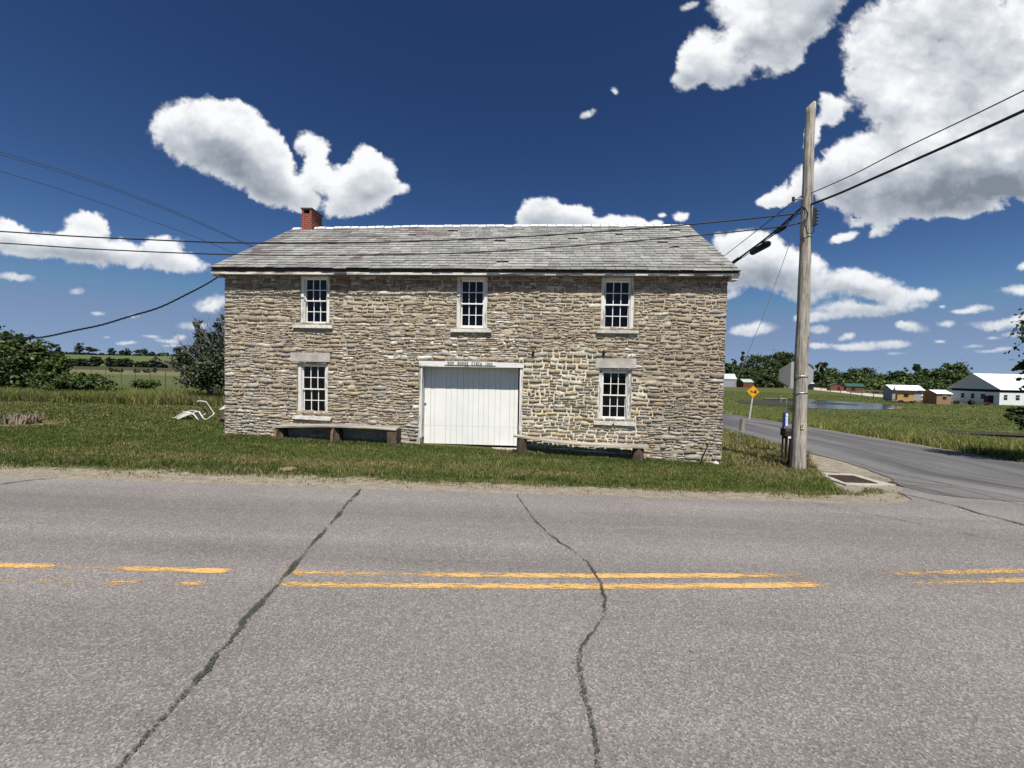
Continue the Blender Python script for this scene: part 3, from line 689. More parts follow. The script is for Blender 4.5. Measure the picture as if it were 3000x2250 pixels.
def tall(n, fx, h, w, palette, p, seedcol=True):
    x, y = fx(n); k = not_road(x, y, 0.15) & not_house(x, y); x = x[k]; y = y[k]; n = len(x)
    v = fbm(x/3, y/3, 4, 0.55, 95); hh = h*rng.uniform(0.55, 1.15, n)*(1+0.45*v); col = pick(n, palette, p)*rng.uniform(0.7, 1.3, (n, 1))*(1+0.5*v)[:, None]
    return blades(x, y, hh, w*rng.uniform(0.6, 1.4, n), rng.uniform(0.1, 0.65, n), np.clip(col, 0.005, 1), segs=2)
def band_left(n):
    x = rng.uniform(-42, -6, n); y = 21.3+rng.random(n)**1.2*6.5+0.5*fbm(x/4, x*0, 3, 0.5, 96); return x, y
def band_right(n):
    y = rng.uniform(4.5, 62, n)**1.0; y = 5+57*rng.random(n)**1.5; x = 12.45+0.243*y+0.25+rng.random(n)**1.1*(2.6+0.12*y); return x, y
T1 = tall(70000, band_left, 0.66, 0.026, ['green', 'lime', 'straw', 'brown'], [0.34, 0.33, 0.20, 0.13])
T2 = tall(52000, band_right, 0.36, 0.026, ['green', 'lime', 'straw'], [0.34, 0.36, 0.30])
o1 = link(bpy.data.objects.new('tall_grass', np_mesh('tall_grass', T1[0], T1[1], [MAT_BLADE], col=T1[2])))
tag(o1, 'tall uncut grass gone to seed behind the mown lawn left of the building', 'grass', kind='stuff')
o2 = link(bpy.data.objects.new('tall_grass', np_mesh('tall_grass', T2[0], T2[1], [MAT_BLADE], col=T2[2])))
tag(o2, 'tall pale green grass along the far edge of the side road', 'grass', kind='stuff')
# field texture further off: sparse tufts
def fieldR(n):
    r = 16+150*rng.random(n)**1.6; a = rng.uniform(R(22), R(56), n); return r*np.sin(a), r*np.cos(a)
x, y = fieldR(60000); k = (x > 12.5+0.25*y+2.0); x = x[k]; y = y[k]; rr_ = np.hypot(x, y)
POND = mp([(2150, 1176), (2200, 1172), (2270, 1169), (2340, 1169), (2375, 1170.5), (2480, 1177), (2560, 1182), (2615, 1188), (2655, 1195), (2640, 1199), (2560, 1201), (2480, 1200), (2360, 1196), (2300, 1190), (2240, 1188), (2175, 1183)])
k = ~inpoly(x, y, POND); x = x[k]; y = y[k]; rr_ = rr_[k]; n = len(x)
v = fbm(x/9, y/5, 4, 0.6, 97)
col = pick(n, ['green', 'lime', 'straw', 'dark'], [0.50, 0.20, 0.14, 0.16])*rng.uniform(0.7, 1.1, (n, 1))*(0.85+0.7*v)[:, None]
v_, f_, c_ = blades(x, y, (0.045+0.0007*rr_)*rng.uniform(0.5, 1.4, n), 0.03+rr_*0.0012, rng.uniform(0.3, 1.2, n), np.clip(col, 0.005, 1))
o3 = link(bpy.data.objects.new('pasture_grass', np_mesh('pasture_grass', v_, f_, [MAT_BLADE], col=c_)))
tag(o3, 'low pasture grass between the side road, the pond and the barn', 'grass', kind='stuff')


# ------------------------------------------------------------------ the stone building
YW = 11.5                                   # plane of the front wall
def wp(px, py, Y=YW): p = at(px, py, Y); return p.x, p.z
XL = wp(659, 1000)[0]; XR = wp(2122, 1080)[0]
YEV = YW-0.26                               # eave line
eL = at(616, 784, YEV); eR = at(2170, 795, YEV)
def ridge_depth():
    lo, hi = 12.0, 20.0
    for _ in range(40):
        m_ = (lo+hi)/2; w_ = at(2018, 663, m_).x-at(860, 672, m_).x
        if w_ < eR.x-eL.x: lo = m_
        else: hi = m_
    return lo
YRG = ridge_depth(); rL = at(860, 672, YRG); rM = at(1300, 664.5, YRG); rR = at(2018, 663, YRG)
YB = 2*YRG-YW                               # back wall
print('house: x', XL, XR, 'ridge y', YRG, 'eave z', eL.z, eR.z, 'ridge z', rL.z, rM.z, rR.z, 'back', YB)
def eave(u): return eL.lerp(eR, u)
def ridge(u):
    x = rL.x+(rR.x-rL.x)*u; z = np.interp(x, [rL.x, rM.x, rR.x], [rL.z, rM.z, rR.z]); return Vector((x, YRG, float(z)))
WTOP = min(eL.z, eR.z)-0.10
# openings in the front wall: (x0, x1, z0, z1)
def orect(x0, x1, ytop, ybot):
    a = wp(x0, ytop); b = wp(x1, ybot); return [a[0], b[0], b[1], a[1]]
WIN = {'UL': (orect(880, 965, 803, 951), (857, 973, 951, 962)), 'UM': (orect(1339.5, 1426, 808, 962.6), (1320, 1439, 963, 974)),
       'UR': (orect(1763.5, 1856, 810, 966.6), (1747.6, 1870.4, 966.6, 976.5)), 'LL': (orect(871.6, 960, 1061, 1216), (855.5, 971, 1217, 1233)),
       'LR': (orect(1756, 1847, 1080, 1233), (1740, 1861.6, 1234, 1248))}
LINT = {'LL': (853, 968.6, 1033, 1060.5), 'LR': (1745, 1863, 1049, 1079)}
DO = orect(1228.5, 1527.5, 1054, 1301); DO[2] = -0.40
HOLES = [w[0] for w in WIN.values()]+[DO]+[orect(a, b, c, d) for a, b, c, d in LINT.values()]+[orect(a, b, c, d) for a, b, c, d in (w[1] for w in WIN.values())]

def toPX(x, z, Y=YW):
    d = Vector((x, Y, z))-CAM; k = d.dot(_f); return 1500+FPX*d.dot(_r)/k, 1125-FPX*d.dot(_u)/k
# where the joints have been repointed with cream mortar
def cream(x, z, n=0.0):
    px, py = toPX(x, z)
    top = np.interp(px, [1500, 1560, 1600, 1650, 1690, 1740, 1790, 1850, 1890, 1930], [1052, 1030, 1022, 1016, 1015, 1032, 1050, 1085, 1130, 1200])+n*26
    right = np.interp(py, [1000, 1080, 1200, 1300, 1400], [1862, 1885, 1908, 1880, 1895])+n*45
    if px > 1505 and px < right and py > top: return 1.0
    if py > 846 and py < 905+n*30 and px > 1000: return 0.55
    if px > 1420 and px < 1760 and py < 950+n*60 and py > 840: return 0.42
    if px > 1850 and py < 1010 and py > 846: return 0.30
    if px < 700 and py < 870: return 0.35
    return 0.10

def stone_mats():
    M, t, b, out = attr_mat('rubble_stone'); tcx = nd(t, 'ShaderNodeTexCoord'); v = tcx.outputs['Object']
    a = nd(t, 'ShaderNodeAttribute', attribute_name='Col')
    n1 = noise_(t, mapping(t, v, sc=(1, 1, 2.6)), 9, 6, 0.65); n2 = noise_(t, mapping(t, v, sc=(1, 1, 3.0)), 34, 5, 0.7)
    c = mixc(t, 1.0, a.outputs['Color'], ramp(t, n1, (0.28, (0.62, 0.60, 0.58)), (0.5, (1, 1, 1)), (0.72, (1.38, 1.36, 1.32))), 'MULTIPLY')
    c = mixc(t, 1.0, c, ramp(t, n2, (0.3, (0.72, 0.71, 0.70)), (0.6, (1.1, 1.1, 1.1))), 'MULTIPLY')
    lay = noise_(t, mapping(t, v, sc=(1, 1, 5.5)), 13, 4, 0.65)      # ragged bedding lines across each stone
    c = mixc(t, math_(t, 'MULTIPLY', ramp(t, lay, (0.36, 1.0), (0.44, 0.0)), 0.55), c, (0.10, 0.08, 0.06))
    lic = noise_(t, v, 2.6, 6, 0.7); c = mixc(t, math_(t, 'MULTIPLY', ramp(t, lic, (0.60, 0.0), (0.72, 1.0)), 0.35), c, (0.50, 0.48, 0.44))
    t.links.new(c, b.inputs['Base Color']); b.inputs['Roughness'].default_value = 0.92; b.inputs['Specular IOR Level'].default_value = 0.15
    bp = nd(t, 'ShaderNodeBump'); bp.inputs['Strength'].default_value = 0.9; bp.inputs['Distance'].default_value = 0.03
    t.links.new(math_(t, 'ADD', math_(t, 'ADD', n1, lay), math_(t, 'MULTIPLY', n2, 0.7)), bp.inputs['Height']); t.links.new(bp.outputs[0], b.inputs['Normal'])
    M2, t, b, out = attr_mat('lime_mortar'); tcx = nd(t, 'ShaderNodeTexCoord'); v = tcx.outputs['Object']
    a = nd(t, 'ShaderNodeAttribute', attribute_name='Col'); n1 = noise_(t, v, 14, 6, 0.7); n2 = noise_(t, v, 70, 4, 0.7)
    c = mixc(t, 1.0, a.outputs['Color'], ramp(t, n1, (0.3, (0.72, 0.70, 0.67)), (0.7, (1.2, 1.2, 1.2))), 'MULTIPLY')
    t.links.new(c, b.inputs['Base Color']); b.inputs['Roughness'].default_value = 0.95; b.inputs['Specular IOR Level'].default_value = 0.1
    bp = nd(t, 'ShaderNodeBump'); bp.inputs['Strength'].default_value = 0.6; bp.inputs['Distance'].default_value = 0.02
    t.links.new(math_(t, 'ADD', n1, n2), bp.inputs['Height']); t.links.new(bp.outputs[0], b.inputs['Normal'])
    return M, M2
MAT_STONE, MAT_MORT = stone_mats()
SP = [((0.385, 0.325, 0.250), 34), ((0.350, 0.295, 0.230), 24), ((0.315, 0.265, 0.205), 12), ((0.42, 0.345, 0.235), 9), ((0.43, 0.385, 0.315), 12), ((0.345, 0.325, 0.305), 8), ((0.49, 0.45, 0.385), 3), ((0.37, 0.285, 0.205), 3)]
SPc = [c for c, w in SP]; SPw = [w for c, w in SP]

def stone_wall(x0, x1, z0, ztop, holes, origin, udir, ndir, front=True, seed=1):
    """random rubble: individual rough stones standing a little proud of the mortar.
    local (x, z, depth) -> origin + udir*x + up*z + ndir*depth; ztop may be a function of x (gables)"""
    rnd = random.Random(seed); V = []; F = []; K = []; MI = []
    O = np.array(origin, float); Ud = np.array(udir, float); Nd = np.array(ndir, float); Zd = np.array((0, 0, 1.0))
    zt = ztop if callable(ztop) else (lambda x: ztop)
    zmax = max(zt(x0+(x1-x0)*k/20) for k in range(21))
    def stone(a, b, c, d, cr):
        # a..b along x, c..d in z
        gap = 0.008+(0.016 if cr > 0.9 else 0.008*cr); 
        w = b-a; h = d-c
        if w < 0.03 or h < 0.018: return
        g = min(gap*rnd.uniform(0.6, 1.5), h*0.28); gx_ = min(gap*rnd.uniform(0.5, 1.4), w*0.2)
        a += gx_*0.5; b -= gx_*0.5; c += g*0.5; d -= g*0.5
        nx_, nz_ = (6 if w > 0.16 else 4), 4
        prot = rnd.uniform(0.007, 0.018) if cr < 0.9 else rnd.uniform(0.015, 0.024); tx = rnd.uniform(-0.007, 0.007); tz = rnd.uniform(-0.010, 0.005)
        jc = min(0.022, h*0.22); cj = [(rnd.uniform(-jc, jc)*1.3, rnd.uniform(-jc, jc)) for _ in range(4)]
        rc = min(w, h)*(0.10+0.16*rnd.random()+(0.10 if cr > 0.9 else 0))
        col = rnd.choices(SPc, SPw)[0]; q = rnd.uniform(0.88, 1.14); 
        px, py = toPX((a+b)/2, (c+d)/2) if front else (0, 1000)
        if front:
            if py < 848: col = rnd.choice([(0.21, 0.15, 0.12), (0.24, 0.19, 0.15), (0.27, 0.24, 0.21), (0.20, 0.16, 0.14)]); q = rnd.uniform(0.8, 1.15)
            elif cr > 0.9: col = rnd.choices([(0.36, 0.31, 0.23), (0.33, 0.31, 0.26), (0.42, 0.33, 0.20), (0.40, 0.38, 0.32), (0.27, 0.24, 0.19), (0.50, 0.47, 0.40)], [5, 5, 2, 3, 3, 1])[0]
            elif 1000 < px < 1530 and 940 < py < 1056 and rnd.random() < 0.14+0.25*(py > 1030): col = (0.62, 0.60, 0.55)
            elif py > 1235 and rnd.random() < 0.5: col = (0.40, 0.37, 0.33)
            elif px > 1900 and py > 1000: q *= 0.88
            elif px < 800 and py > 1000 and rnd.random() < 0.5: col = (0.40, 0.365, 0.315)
            if rnd.random() < 0.035: col = (0.56, 0.53, 0.47)
        base = len(V)
        for i in range(nx_):
            for k in range(nz_):
                u = i/(nx_-1); v = k/(nz_-1)
                # corner jitter, bilinear
                jx = (cj[0][0]*(1-u)+cj[1][0]*u)*(1-v)+(cj[3][0]*(1-u)+cj[2][0]*u)*v
                jz = (cj[0][1]*(1-u)+cj[1][1]*u)*(1-v)+(cj[3][1]*(1-u)+cj[2][1]*u)*v
                edge = i in (0, nx_-1) or k in (0, nz_-1)
                if edge:
                    x = a+w*0+(b-a)*u; z = c+(d-c)*v; dep = -0.012 if cr < 0.9 else 0.001
                    if (i in (0, nx_-1)) and (k in (0, nz_-1)):
                        x += rc*0.45*(1 if i == 0 else -1); z += rc*0.30*(1 if k == 0 else -1)
                else:
                    uu = (i-1)/(nx_-3); vv = (k-1)/(nz_-3)
                    e = min(rc*0.30, (b-a)*0.12); ez = min(rc*0.26, (d-c)*0.14)
                    x = a+e+(b-a-2*e)*uu; z = c+ez+(d-c-2*ez)*vv
                    dep = prot+tx*(uu-.5)*2+tz*(vv-.5)*2+rnd.uniform(-0.008, 0.009)
                    x += rnd.uniform(-0.008, 0.008); z += rnd.uniform(-0.006, 0.006)
                xx = min(max(x+jx*(0 if (i in (0, nx_-1) and edge and False) else 1), a-0.01), b+0.01)
                V.append((xx, z+jz, dep))
        for i in range(nx_-1):
            for k in range(nz_-1):
                p = base+i*nz_+k; F.append((p, p+nz_, p+nz_+1, p+1)); MI.append(0)
        K.extend([(col[0]*q*1.17, col[1]*q*1.17, col[2]*q*1.15)]*(nx_*nz_))
    quoins = []
    z = z0; row = 0
    while z < zmax:
        row += 1
        H = rnd.uniform(0.085, 0.185)
        if front and toPX(-1, z)[1] < 905: H = rnd.uniform(0.12, 0.18)
        z2 = z+H
        # free intervals of this course
        xs_ = [(x0, x1)]
        for (hx0, hx1, hz0, hz1) in list(holes)+quoins:
            if z2 > hz0+0.015 and z < hz1-0.015:
                nxs = []
                for (a, b) in xs_:
                    if hx1 <= a or hx0 >= b: nxs.append((a, b))
                    else:
                        if hx0 > a: nxs.append((a, hx0))
                        if hx1 < b: nxs.append((hx1, b))
                xs_ = nxs
        # partial overlap above / below an opening: fill with thin stones
        for (hx0, hx1, hz0, hz1) in holes:
            if z < hz0-0.03 < z2: 
                x = hx0
                while x < hx1: w = min(rnd.uniform(0.14, 0.4), hx1-x); stone(x, x+w, z, hz0, cream(x, z) if front else 0.1); x += w
            if z < hz1+0.03 < z2:
                x = hx0
                while x < hx1: w = min(rnd.uniform(0.14, 0.4), hx1-x); stone(x, x+w, hz1, z2, cream(x, z) if front else 0.1); x += w
        for (a, b) in xs_:
            x = a
            while x < b-0.005:
                w = rnd.choice([rnd.uniform(0.09, 0.20), rnd.uniform(0.16, 0.34), rnd.uniform(0.26, 0.48)])
                if b-(x+w) < 0.09: w = b-x
                zt_ = min(zt(x), zt(x+w)) if callable(ztop) else ztop
                top = min(z2, zt_)
                zo1 = 0.020*mnoise.noise(Vector((x*1.1, row*3.7+seed, 0))); zo2 = 0.020*mnoise.noise(Vector((x*1.1, (row+1)*3.7+seed, 0)))
                lo = z+zo1*(z > z0); hi = top+zo2*(top == z2)
                hh = hi-lo
                if hh > 0.03:
                    cr = cream((x+w/2), (z+z2)/2, mnoise.noise(Vector((x*2.3, z*2.3, 4)))) if front else 0.1
                    k = rnd.random()
                    if hh > 0.105 and k < (0.56 if cr < 0.9 else 0.28):
                        # two or three thin beds instead of one stone
                        cuts = [0.5+rnd.uniform(-.12, .12)] if hh < 0.15 or k < 0.35 else [0.33+rnd.uniform(-.06, .06), 0.66+rnd.uniform(-.06, .06)]
                        zz = [lo]+[lo+hh*c_ for c_ in cuts]+[hi]
                        for m_ in range(len(zz)-1):
                            xx_ = x
                            while xx_ < x+w-0.004:
                                ww = rnd.uniform(0.12, 0.34)
                                if x+w-(xx_+ww) < 0.09: ww = x+w-xx_
                                stone(xx_, xx_+ww, zz[m_], zz[m_+1], cr); xx_ += ww
                    else: stone(x, x+w, lo, hi, cr)
                x += w
        z = z2
    # mortar bed behind the stones
    st = 0.09
    xs2 = list(np.arange(x0, x1, st))+[x1]; zs2 = list(np.arange(z0, zmax, st))+[zmax]
    for hx0, hx1, hz0, hz1 in holes: xs2 += [hx0, hx1]; zs2 += [hz0, hz1]
    xs2 = sorted(set(round(float(q), 4) for q in xs2 if x0 <= q <= x1)); zs2 = sorted(set(round(float(q), 4) for q in zs2 if z0 <= q <= zmax))
    base = len(V); idx = {}
    for i, x in enumerate(xs2):
        for k, zz in enumerate(zs2):
            zc = min(zz, zt(x)); cr = cream(x, zc, mnoise.noise(Vector((x*2.3, zc*2.3, 4)))) if front else 0.12
            cm = (0.76, 0.69, 0.53) if cr > 0.9 else tuple(p*(1-cr)+q*cr for p, q in zip((0.37, 0.32, 0.25), (0.68, 0.61, 0.45)))
            dep = (0.008 if cr > 0.9 else 0.0085)+(0.004 if cr > 0.9 else 0.010)*mnoise.noise(Vector((x*7, zc*7, seed)))
            V.append((x, zc, dep-0.004)); K.append(cm); idx[i, k] = len(V)-1
    for i in range(len(xs2)-1):
        for k in range(len(zs2)-1):
            cx = (xs2[i]+xs2[i+1])/2; cz = (zs2[k]+zs2[k+1])/2
            if any(h[0] < cx < h[1] and h[2] < cz < h[3] for h in holes): continue
            if zs2[k] >= max(zt(xs2[i]), zt(xs2[i+1])): continue
            F.append((idx[i, k], idx[i+1, k], idx[i+1, k+1], idx[i, k+1])); MI.append(1)
    # the courses wander: bend everything that is not close to an opening or the wall's edges
    L = np.array(V); keepd = np.minimum(np.minimum(L[:, 0]-x0, x1-L[:, 0])*0+1.0, np.minimum(L[:, 1]-z0, zmax-L[:, 1]))
    for hx0, hx1, hz0, hz1 in holes:
        ddx = np.maximum(np.maximum(hx0-L[:, 0], L[:, 0]-hx1), 0); ddz = np.maximum(np.maximum(hz0-L[:, 1], L[:, 1]-hz1), 0); keepd = np.minimum(keepd, np.hypot(ddx, ddz))
    wk = sstep(keepd, 0.03, 0.45)
    L[:, 1] += wk*(0.060*fbm(L[:, 0]*0.75, L[:, 1]*0.9, 3, 0.55, 200+seed)+0.045*fbm(L[:, 0]*2.3, L[:, 1]*2.0, 2, 0.5, 210+seed))
    P = O+L[:, :1]*Ud+L[:, 1:2]*Zd+L[:, 2:3]*Nd
    me = np_mesh('wall', P, F, [MAT_STONE, MAT_MORT], col=np.array(K), midx=MI)
    n = me.polygons[0].normal
    if np.dot((n.x, n.y, n.z), Nd) < 0: me.flip_normals()
    return me

house = thing('stone_building', 'long two-storey rubble stone hop house with slate roof and white sliding door', 'building', ((XL+XR)/2, (YW+YB)/2, -0.3))
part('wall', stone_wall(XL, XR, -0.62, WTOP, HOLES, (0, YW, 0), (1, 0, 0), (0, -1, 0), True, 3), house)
# back of the front wall, so that the wall has thickness and the room behind is dark
inner_m = simple('dark_interior', (0.012, 0.011, 0.010), 0.95, var=0.3)
rz_mid = (rL.z+rR.z)/2
def gable_top(x):   # x runs from the front wall (0) to the back wall
    L_ = YB-YW; return WTOP-0.02+(rz_mid-0.12-WTOP)*(1-abs(x-L_/2)/(L_/2))
part('wall', stone_wall(0.0, YB-YW, -0.6, gable_top, [], (XL+0.0, YW, 0), (0, 1, 0), (-1, 0, 0), False, 5), house)
part('wall', stone_wall(0.0, YB-YW, -0.7, gable_top, [], (XR-0.0, YW, 0), (0, 1, 0), (1, 0, 0), False, 6), house)
mb = MB()
TH = 0.42
# inside skin of the front wall with the same openings (window and door only)
ops = [w[0] for w in WIN.values()]+[DO]
xs_ = sorted({XL+.03, XR-.03}|{o[0] for o in ops}|{o[1] for o in ops}); zs_ = sorted({-0.6, WTOP}|{min(o[3], WTOP) for o in ops}|{max(o[2], -0.6) for o in ops})
for i in range(len(xs_)-1):
    for k in range(len(zs_)-1):
        cx, cz = (xs_[i]+xs_[i+1])/2, (zs_[k]+zs_[k+1])/2
        if any(o[0] < cx < o[1] and o[2] < cz < o[3] for o in ops): continue
        mb.quad((xs_[i], YW+TH, zs_[k]), (xs_[i], YW+TH, zs_[k+1]), (xs_[i+1], YW+TH, zs_[k+1]), (xs_[i+1], YW+TH, zs_[k]), inner_m)
rev = simple('reveal_mortar', (0.30, 0.25, 0.19), 0.95, bump=0.8, bscale=25, var=0.4, vscale=12)
for o in ops:
    x0, x1, z0, z1 = o; z0 = max(z0, -0.6); z1 = min(z1, WTOP)
    mb.quad((x0, YW, z0), (x0, YW, z1), (x0, YW+TH, z1), (x0, YW+TH, z0), rev); mb.quad((x1, YW, z0), (x1, YW+TH, z0), (x1, YW+TH, z1), (x1, YW, z1), rev)
    mb.quad((x0, YW, z1), (x1, YW, z1), (x1, YW+TH, z1), (x0, YW+TH, z1), rev); mb.quad((x0, YW, z0), (x0, YW+TH, z0), (x1, YW+TH, z0), (x1, YW, z0), rev)
mb.box(XL+.04, XR-.04, YB-.02, YB, -0.6, WTOP, inner_m)
zf = (WTOP-0.2)/2+0.15
mb.box(XL+.05, XR-.05, YW+TH+.01, YB-.03, zf-0.1, zf, inner_m); mb.box(XL+.05, XR-.05, YW+TH+.01, YB-.03, -0.6, -0.5, inner_m)
part('inner_shell', mb.mesh('inner_shell'), house)
me = stone_wall(0.0, XR-XL, -0.6, WTOP, [], (XR, YB, 0), (-1, 0, 0), (0, 1, 0), False, 9); part('wall', me, house)

# ---- materials of the joinery
def peeling(name, col, under, amt=0.5, rough=0.6, stretch=(1, 1, 1), dirt=0.25):
    M, t, b, out = attr_mat(name); tcx = nd(t, 'ShaderNodeTexCoord'); v = mapping(t, tcx.outputs['Object'], sc=stretch)
    n = noise_(t, v, 6, 7, 0.7); n2 = noise_(t, v, 30, 5, 0.65); nb = noise_(t, tcx.outputs['Object'], 1.7, 5, 0.6)
    k = math_(t, 'ADD', n, math_(t, 'MULTIPLY', math_(t, 'SUBTRACT', n2, 0.5), 0.5))
    c = mixc(t, ramp(t, nb, (0.3, 0.0), (0.75, dirt)), col, tuple(x*0.55 for x in col))
    c = mixc(t, smooth(t, k, 0.75-0.3*amt, 0.80-0.3*amt), c, under)
    t.links.new(c, b.inputs['Base Color']); b.inputs['Roughness'].default_value = rough
    bp = nd(t, 'ShaderNodeBump'); bp.inputs['Strength'].default_value = 0.35; bp.inputs['Distance'].default_value = 0.01
    t.links.new(k, bp.inputs['Height']); t.links.new(bp.outputs[0], b.inputs['Normal']); return M
WHITE_V = peeling('weathered_white_frame', (0.74, 0.73, 0.69), (0.30, 0.285, 0.26), 0.72, stretch=(1.0, 1, 0.12), dirt=0.4)
WHITE_H = peeling('weathered_white_board', (0.78, 0.77, 0.73), (0.34, 0.32, 0.29), 0.55, stretch=(0.12, 1, 1), dirt=0.35)
WHITE_D = peeling('white_door_paint', (0.84, 0.835, 0.80), (0.45, 0.44, 0.40), 0.20, stretch=(1, 1, 0.15), dirt=0.22)
SASH = peeling('white_sash_paint', (0.86, 0.86, 0.84), (0.55, 0.53, 0.50), 0.30, stretch=(1, 1, 0.4), dirt=0.1)
SILL = simple('pale_limestone', (0.72, 0.70, 0.64), 0.85, bump=0.7, bscale=22, var=0.35, vscale=7)
LINTM = simple('grey_limestone', (0.50, 0.465, 0.42), 0.85, bump=0.5, bscale=26, var=0.3, vscale=4)
FASC = peeling('weathered_fascia', (0.74, 0.72, 0.66), (0.30, 0.275, 0.24), 0.80, stretch=(0.10, 1, 1), dirt=0.6)
GREYW = simple('grey_bare_wood', (0.33, 0.31, 0.28), 0.85, bump=0.5, bscale=30, var=0.45, vscale=5, stretch=(0.15, 1, 1))
BLACKI = simple('black_iron', (0.03, 0.018, 0.014), 0.7, 0.5, bump=0.3)
def glass_mat():
    M = bpy.data.materials.new('window_glass'); M.use_nodes = True; t = M.node_tree; t.nodes.clear()
    out = nd(t, 'ShaderNodeOutputMaterial'); gl = nd(t, 'ShaderNodeBsdfGlossy'); gl.inputs['Roughness'].default_value = 0.03; gl.inputs[0].default_value = (0.85, 0.9, 1.0, 1)
    tr = nd(t, 'ShaderNodeBsdfTransparent'); tr.inputs[0].default_value = (0.55, 0.6, 0.6, 1); mx = nd(t, 'ShaderNodeMixShader')
    fr = nd(t, 'ShaderNodeFresnel'); fr.inputs[0].default_value = 1.5
    tcx = nd(t, 'ShaderNodeTexCoord'); bp = nd(t, 'ShaderNodeBump'); bp.inputs['Strength'].default_value = 0.05; bp.inputs['Distance'].default_value = 0.05
    t.links.new(noise_(t, tcx.outputs['Object'], 5, 2, 0.5), bp.inputs['Height']); t.links.new(bp.outputs[0], gl.inputs['Normal'])
    t.links.new(math_(t, 'MULTIPLY', fr.outputs[0], 0.75), mx.inputs[0]); t.links.new(tr.outputs[0], mx.inputs[1]); t.links.new(gl.outputs[0], mx.inputs[2]); t.links.new(mx.outputs[0], out.inputs[0]); return M
GLASS = glass_mat()
SKYTINT = simple('sky_tint_blue', (0.012, 0.016, 0.034), 0.9, var=0.5, vscale=3)

def window(key, label):
    (x0, x1, z0, z1), sp = WIN[key]
    fr = MB(); YF = YW+0.03                    # frame stands 3 cm inside the wall face
    fw = 0.095
    z1 = min(z1, WTOP+0.02)
    hd = 0.10 if key[0] == 'U' else 0.075
    fr.box(x0, x0+fw, YF, YF+0.20, z0, z1, WHITE_V); fr.box(x1-fw, x1, YF, YF+0.20, z0, z1, WHITE_V)
    fr.box(x0+fw, x1-fw, YF+0.004, YF+0.20, z1-hd, z1, WHITE_H); fr.box(x0+fw, x1-fw, YF+0.02, YF+0.20, z0, z0+0.03, WHITE_H)
    # stops beside the sashes
    fr.box(x0+fw, x0+fw+0.028, YF+0.035, YF+0.055, z0+0.03, z1-hd, WHITE_V); fr.box(x1-fw-0.028, x1-fw, YF+0.035, YF+0.055, z0+0.03, z1-hd, WHITE_V)
    f = part('window', fr.mesh('window'), house, label=label)
    a, b = x0+fw+0.004, x1-fw-0.004; lo, hi = z0+0.032, z1-hd-0.002; mid = (lo+hi)/2+0.005
    for k, (zb, zt_, Y, bot, top) in enumerate(((mid-0.018, hi, YF+0.062, 0.036, 0.045), (lo, mid+0.018, YF+0.104, 0.065, 0.036))):
        s = MB(); st = 0.045; D = 0.038
        s.box(a, a+st, Y, Y+D, zb, zt_, SASH); s.box(b-st, b, Y, Y+D, zb, zt_, SASH)
        s.box(a+st, b-st, Y, Y+D, zb, zb+bot, SASH); s.box(a+st, b-st, Y, Y+D, zt_-top, zt_, SASH)
        gx0, gx1, gz0, gz1 = a+st, b-st, zb+bot, zt_-top
        mw = 0.020
        for i in (1, 2):
            xm = gx0+(gx1-gx0)*i/3; s.box(xm-mw/2, xm+mw/2, Y+0.002, Y+D-0.004, gz0, gz1, SASH)
        zm = (gz0+gz1)/2
        for i in range(3):
            xa = gx0+(gx1-gx0)*i/3+(mw/2 if i else 0); xb = gx0+(gx1-gx0)*(i+1)/3-(mw/2 if i < 2 else 0); s.box(xa, xb, Y+0.003, Y+D-0.005, zm-mw/2, zm+mw/2, SASH)
        so_ = part('sash', s.mesh('sash'), f, False)
        g = MB(); g.quad((gx0, Y+D*0.6, gz0), (gx1, Y+D*0.6, gz0), (gx1, Y+D*0.6, gz1), (gx0, Y+D*0.6, gz1), GLASS)
        part('pane', g.mesh('pane'), f, False)
    # sill stone
    sx0, sx1, sy0, sy1 = sp; p = wp(sx0, sy0, YW-0.07); q = wp(sx1, sy1, YW-0.07)
    m_ = MB()
    if key == 'LR':
        xb = wp(1798, 1240, YW-0.07)[0]
        m_.prism([(p[0], q[1]+.015), (xb-0.06, q[1]), (xb-0.005, q[1]+0.07), (xb-0.02, p[1]-.01), (p[0]-.004, p[1])], YW-0.075, YW+0.10, SILL); m_.prism([(xb+0.01, q[1]+.01), (q[0]+.01, q[1]-.01), (q[0], p[1]), (xb, p[1]-.004)], YW-0.07, YW+0.10, SILL)
    elif key == 'LL': m_.prism([(p[0], q[1]+.03), (p[0]+.5, q[1]+.02), (q[0]-0.05, q[1]), (q[0]-.01, q[1]+.06), (q[0]+.01, p[1]-.02), (p[0]+.02, p[1])], YW-0.08, YW+0.10, SILL)
    else: m_.box(p[0], q[0], YW-0.08, YW+0.10, q[1], p[1], SILL, j=0.006)
    part('sill', m_.mesh('sill'), f, False)
    if key in LINT:
        a_, b_, c_, d_ = LINT[key]; p = wp(a_, c_); q = wp(b_, d_); m_ = MB(); m_.box(p[0], q[0], YW-0.035, YW+0.25, q[1], p[1], LINTM, j=0.008); part('lintel', m_.mesh('lintel'), f, False)
    if key[0] == 'U':
        m_ = MB(); m_.quad((a+.02, YF+0.30, lo), (b-.02, YF+0.30, lo), (b-.02, YF+0.30, hi), (a+.02, YF+0.30, hi), SKYTINT); part('sky_tint_sheet', m_.mesh('sky_tint_sheet'), f, False)  # added sheet; the sky mirrored in the panes is put into its dark blue
window('UL', None); window('UM', None); window('UR', None); window('LL', 'lower window under a stone lintel'); window('LR', 'lower window over a broken stone sill')

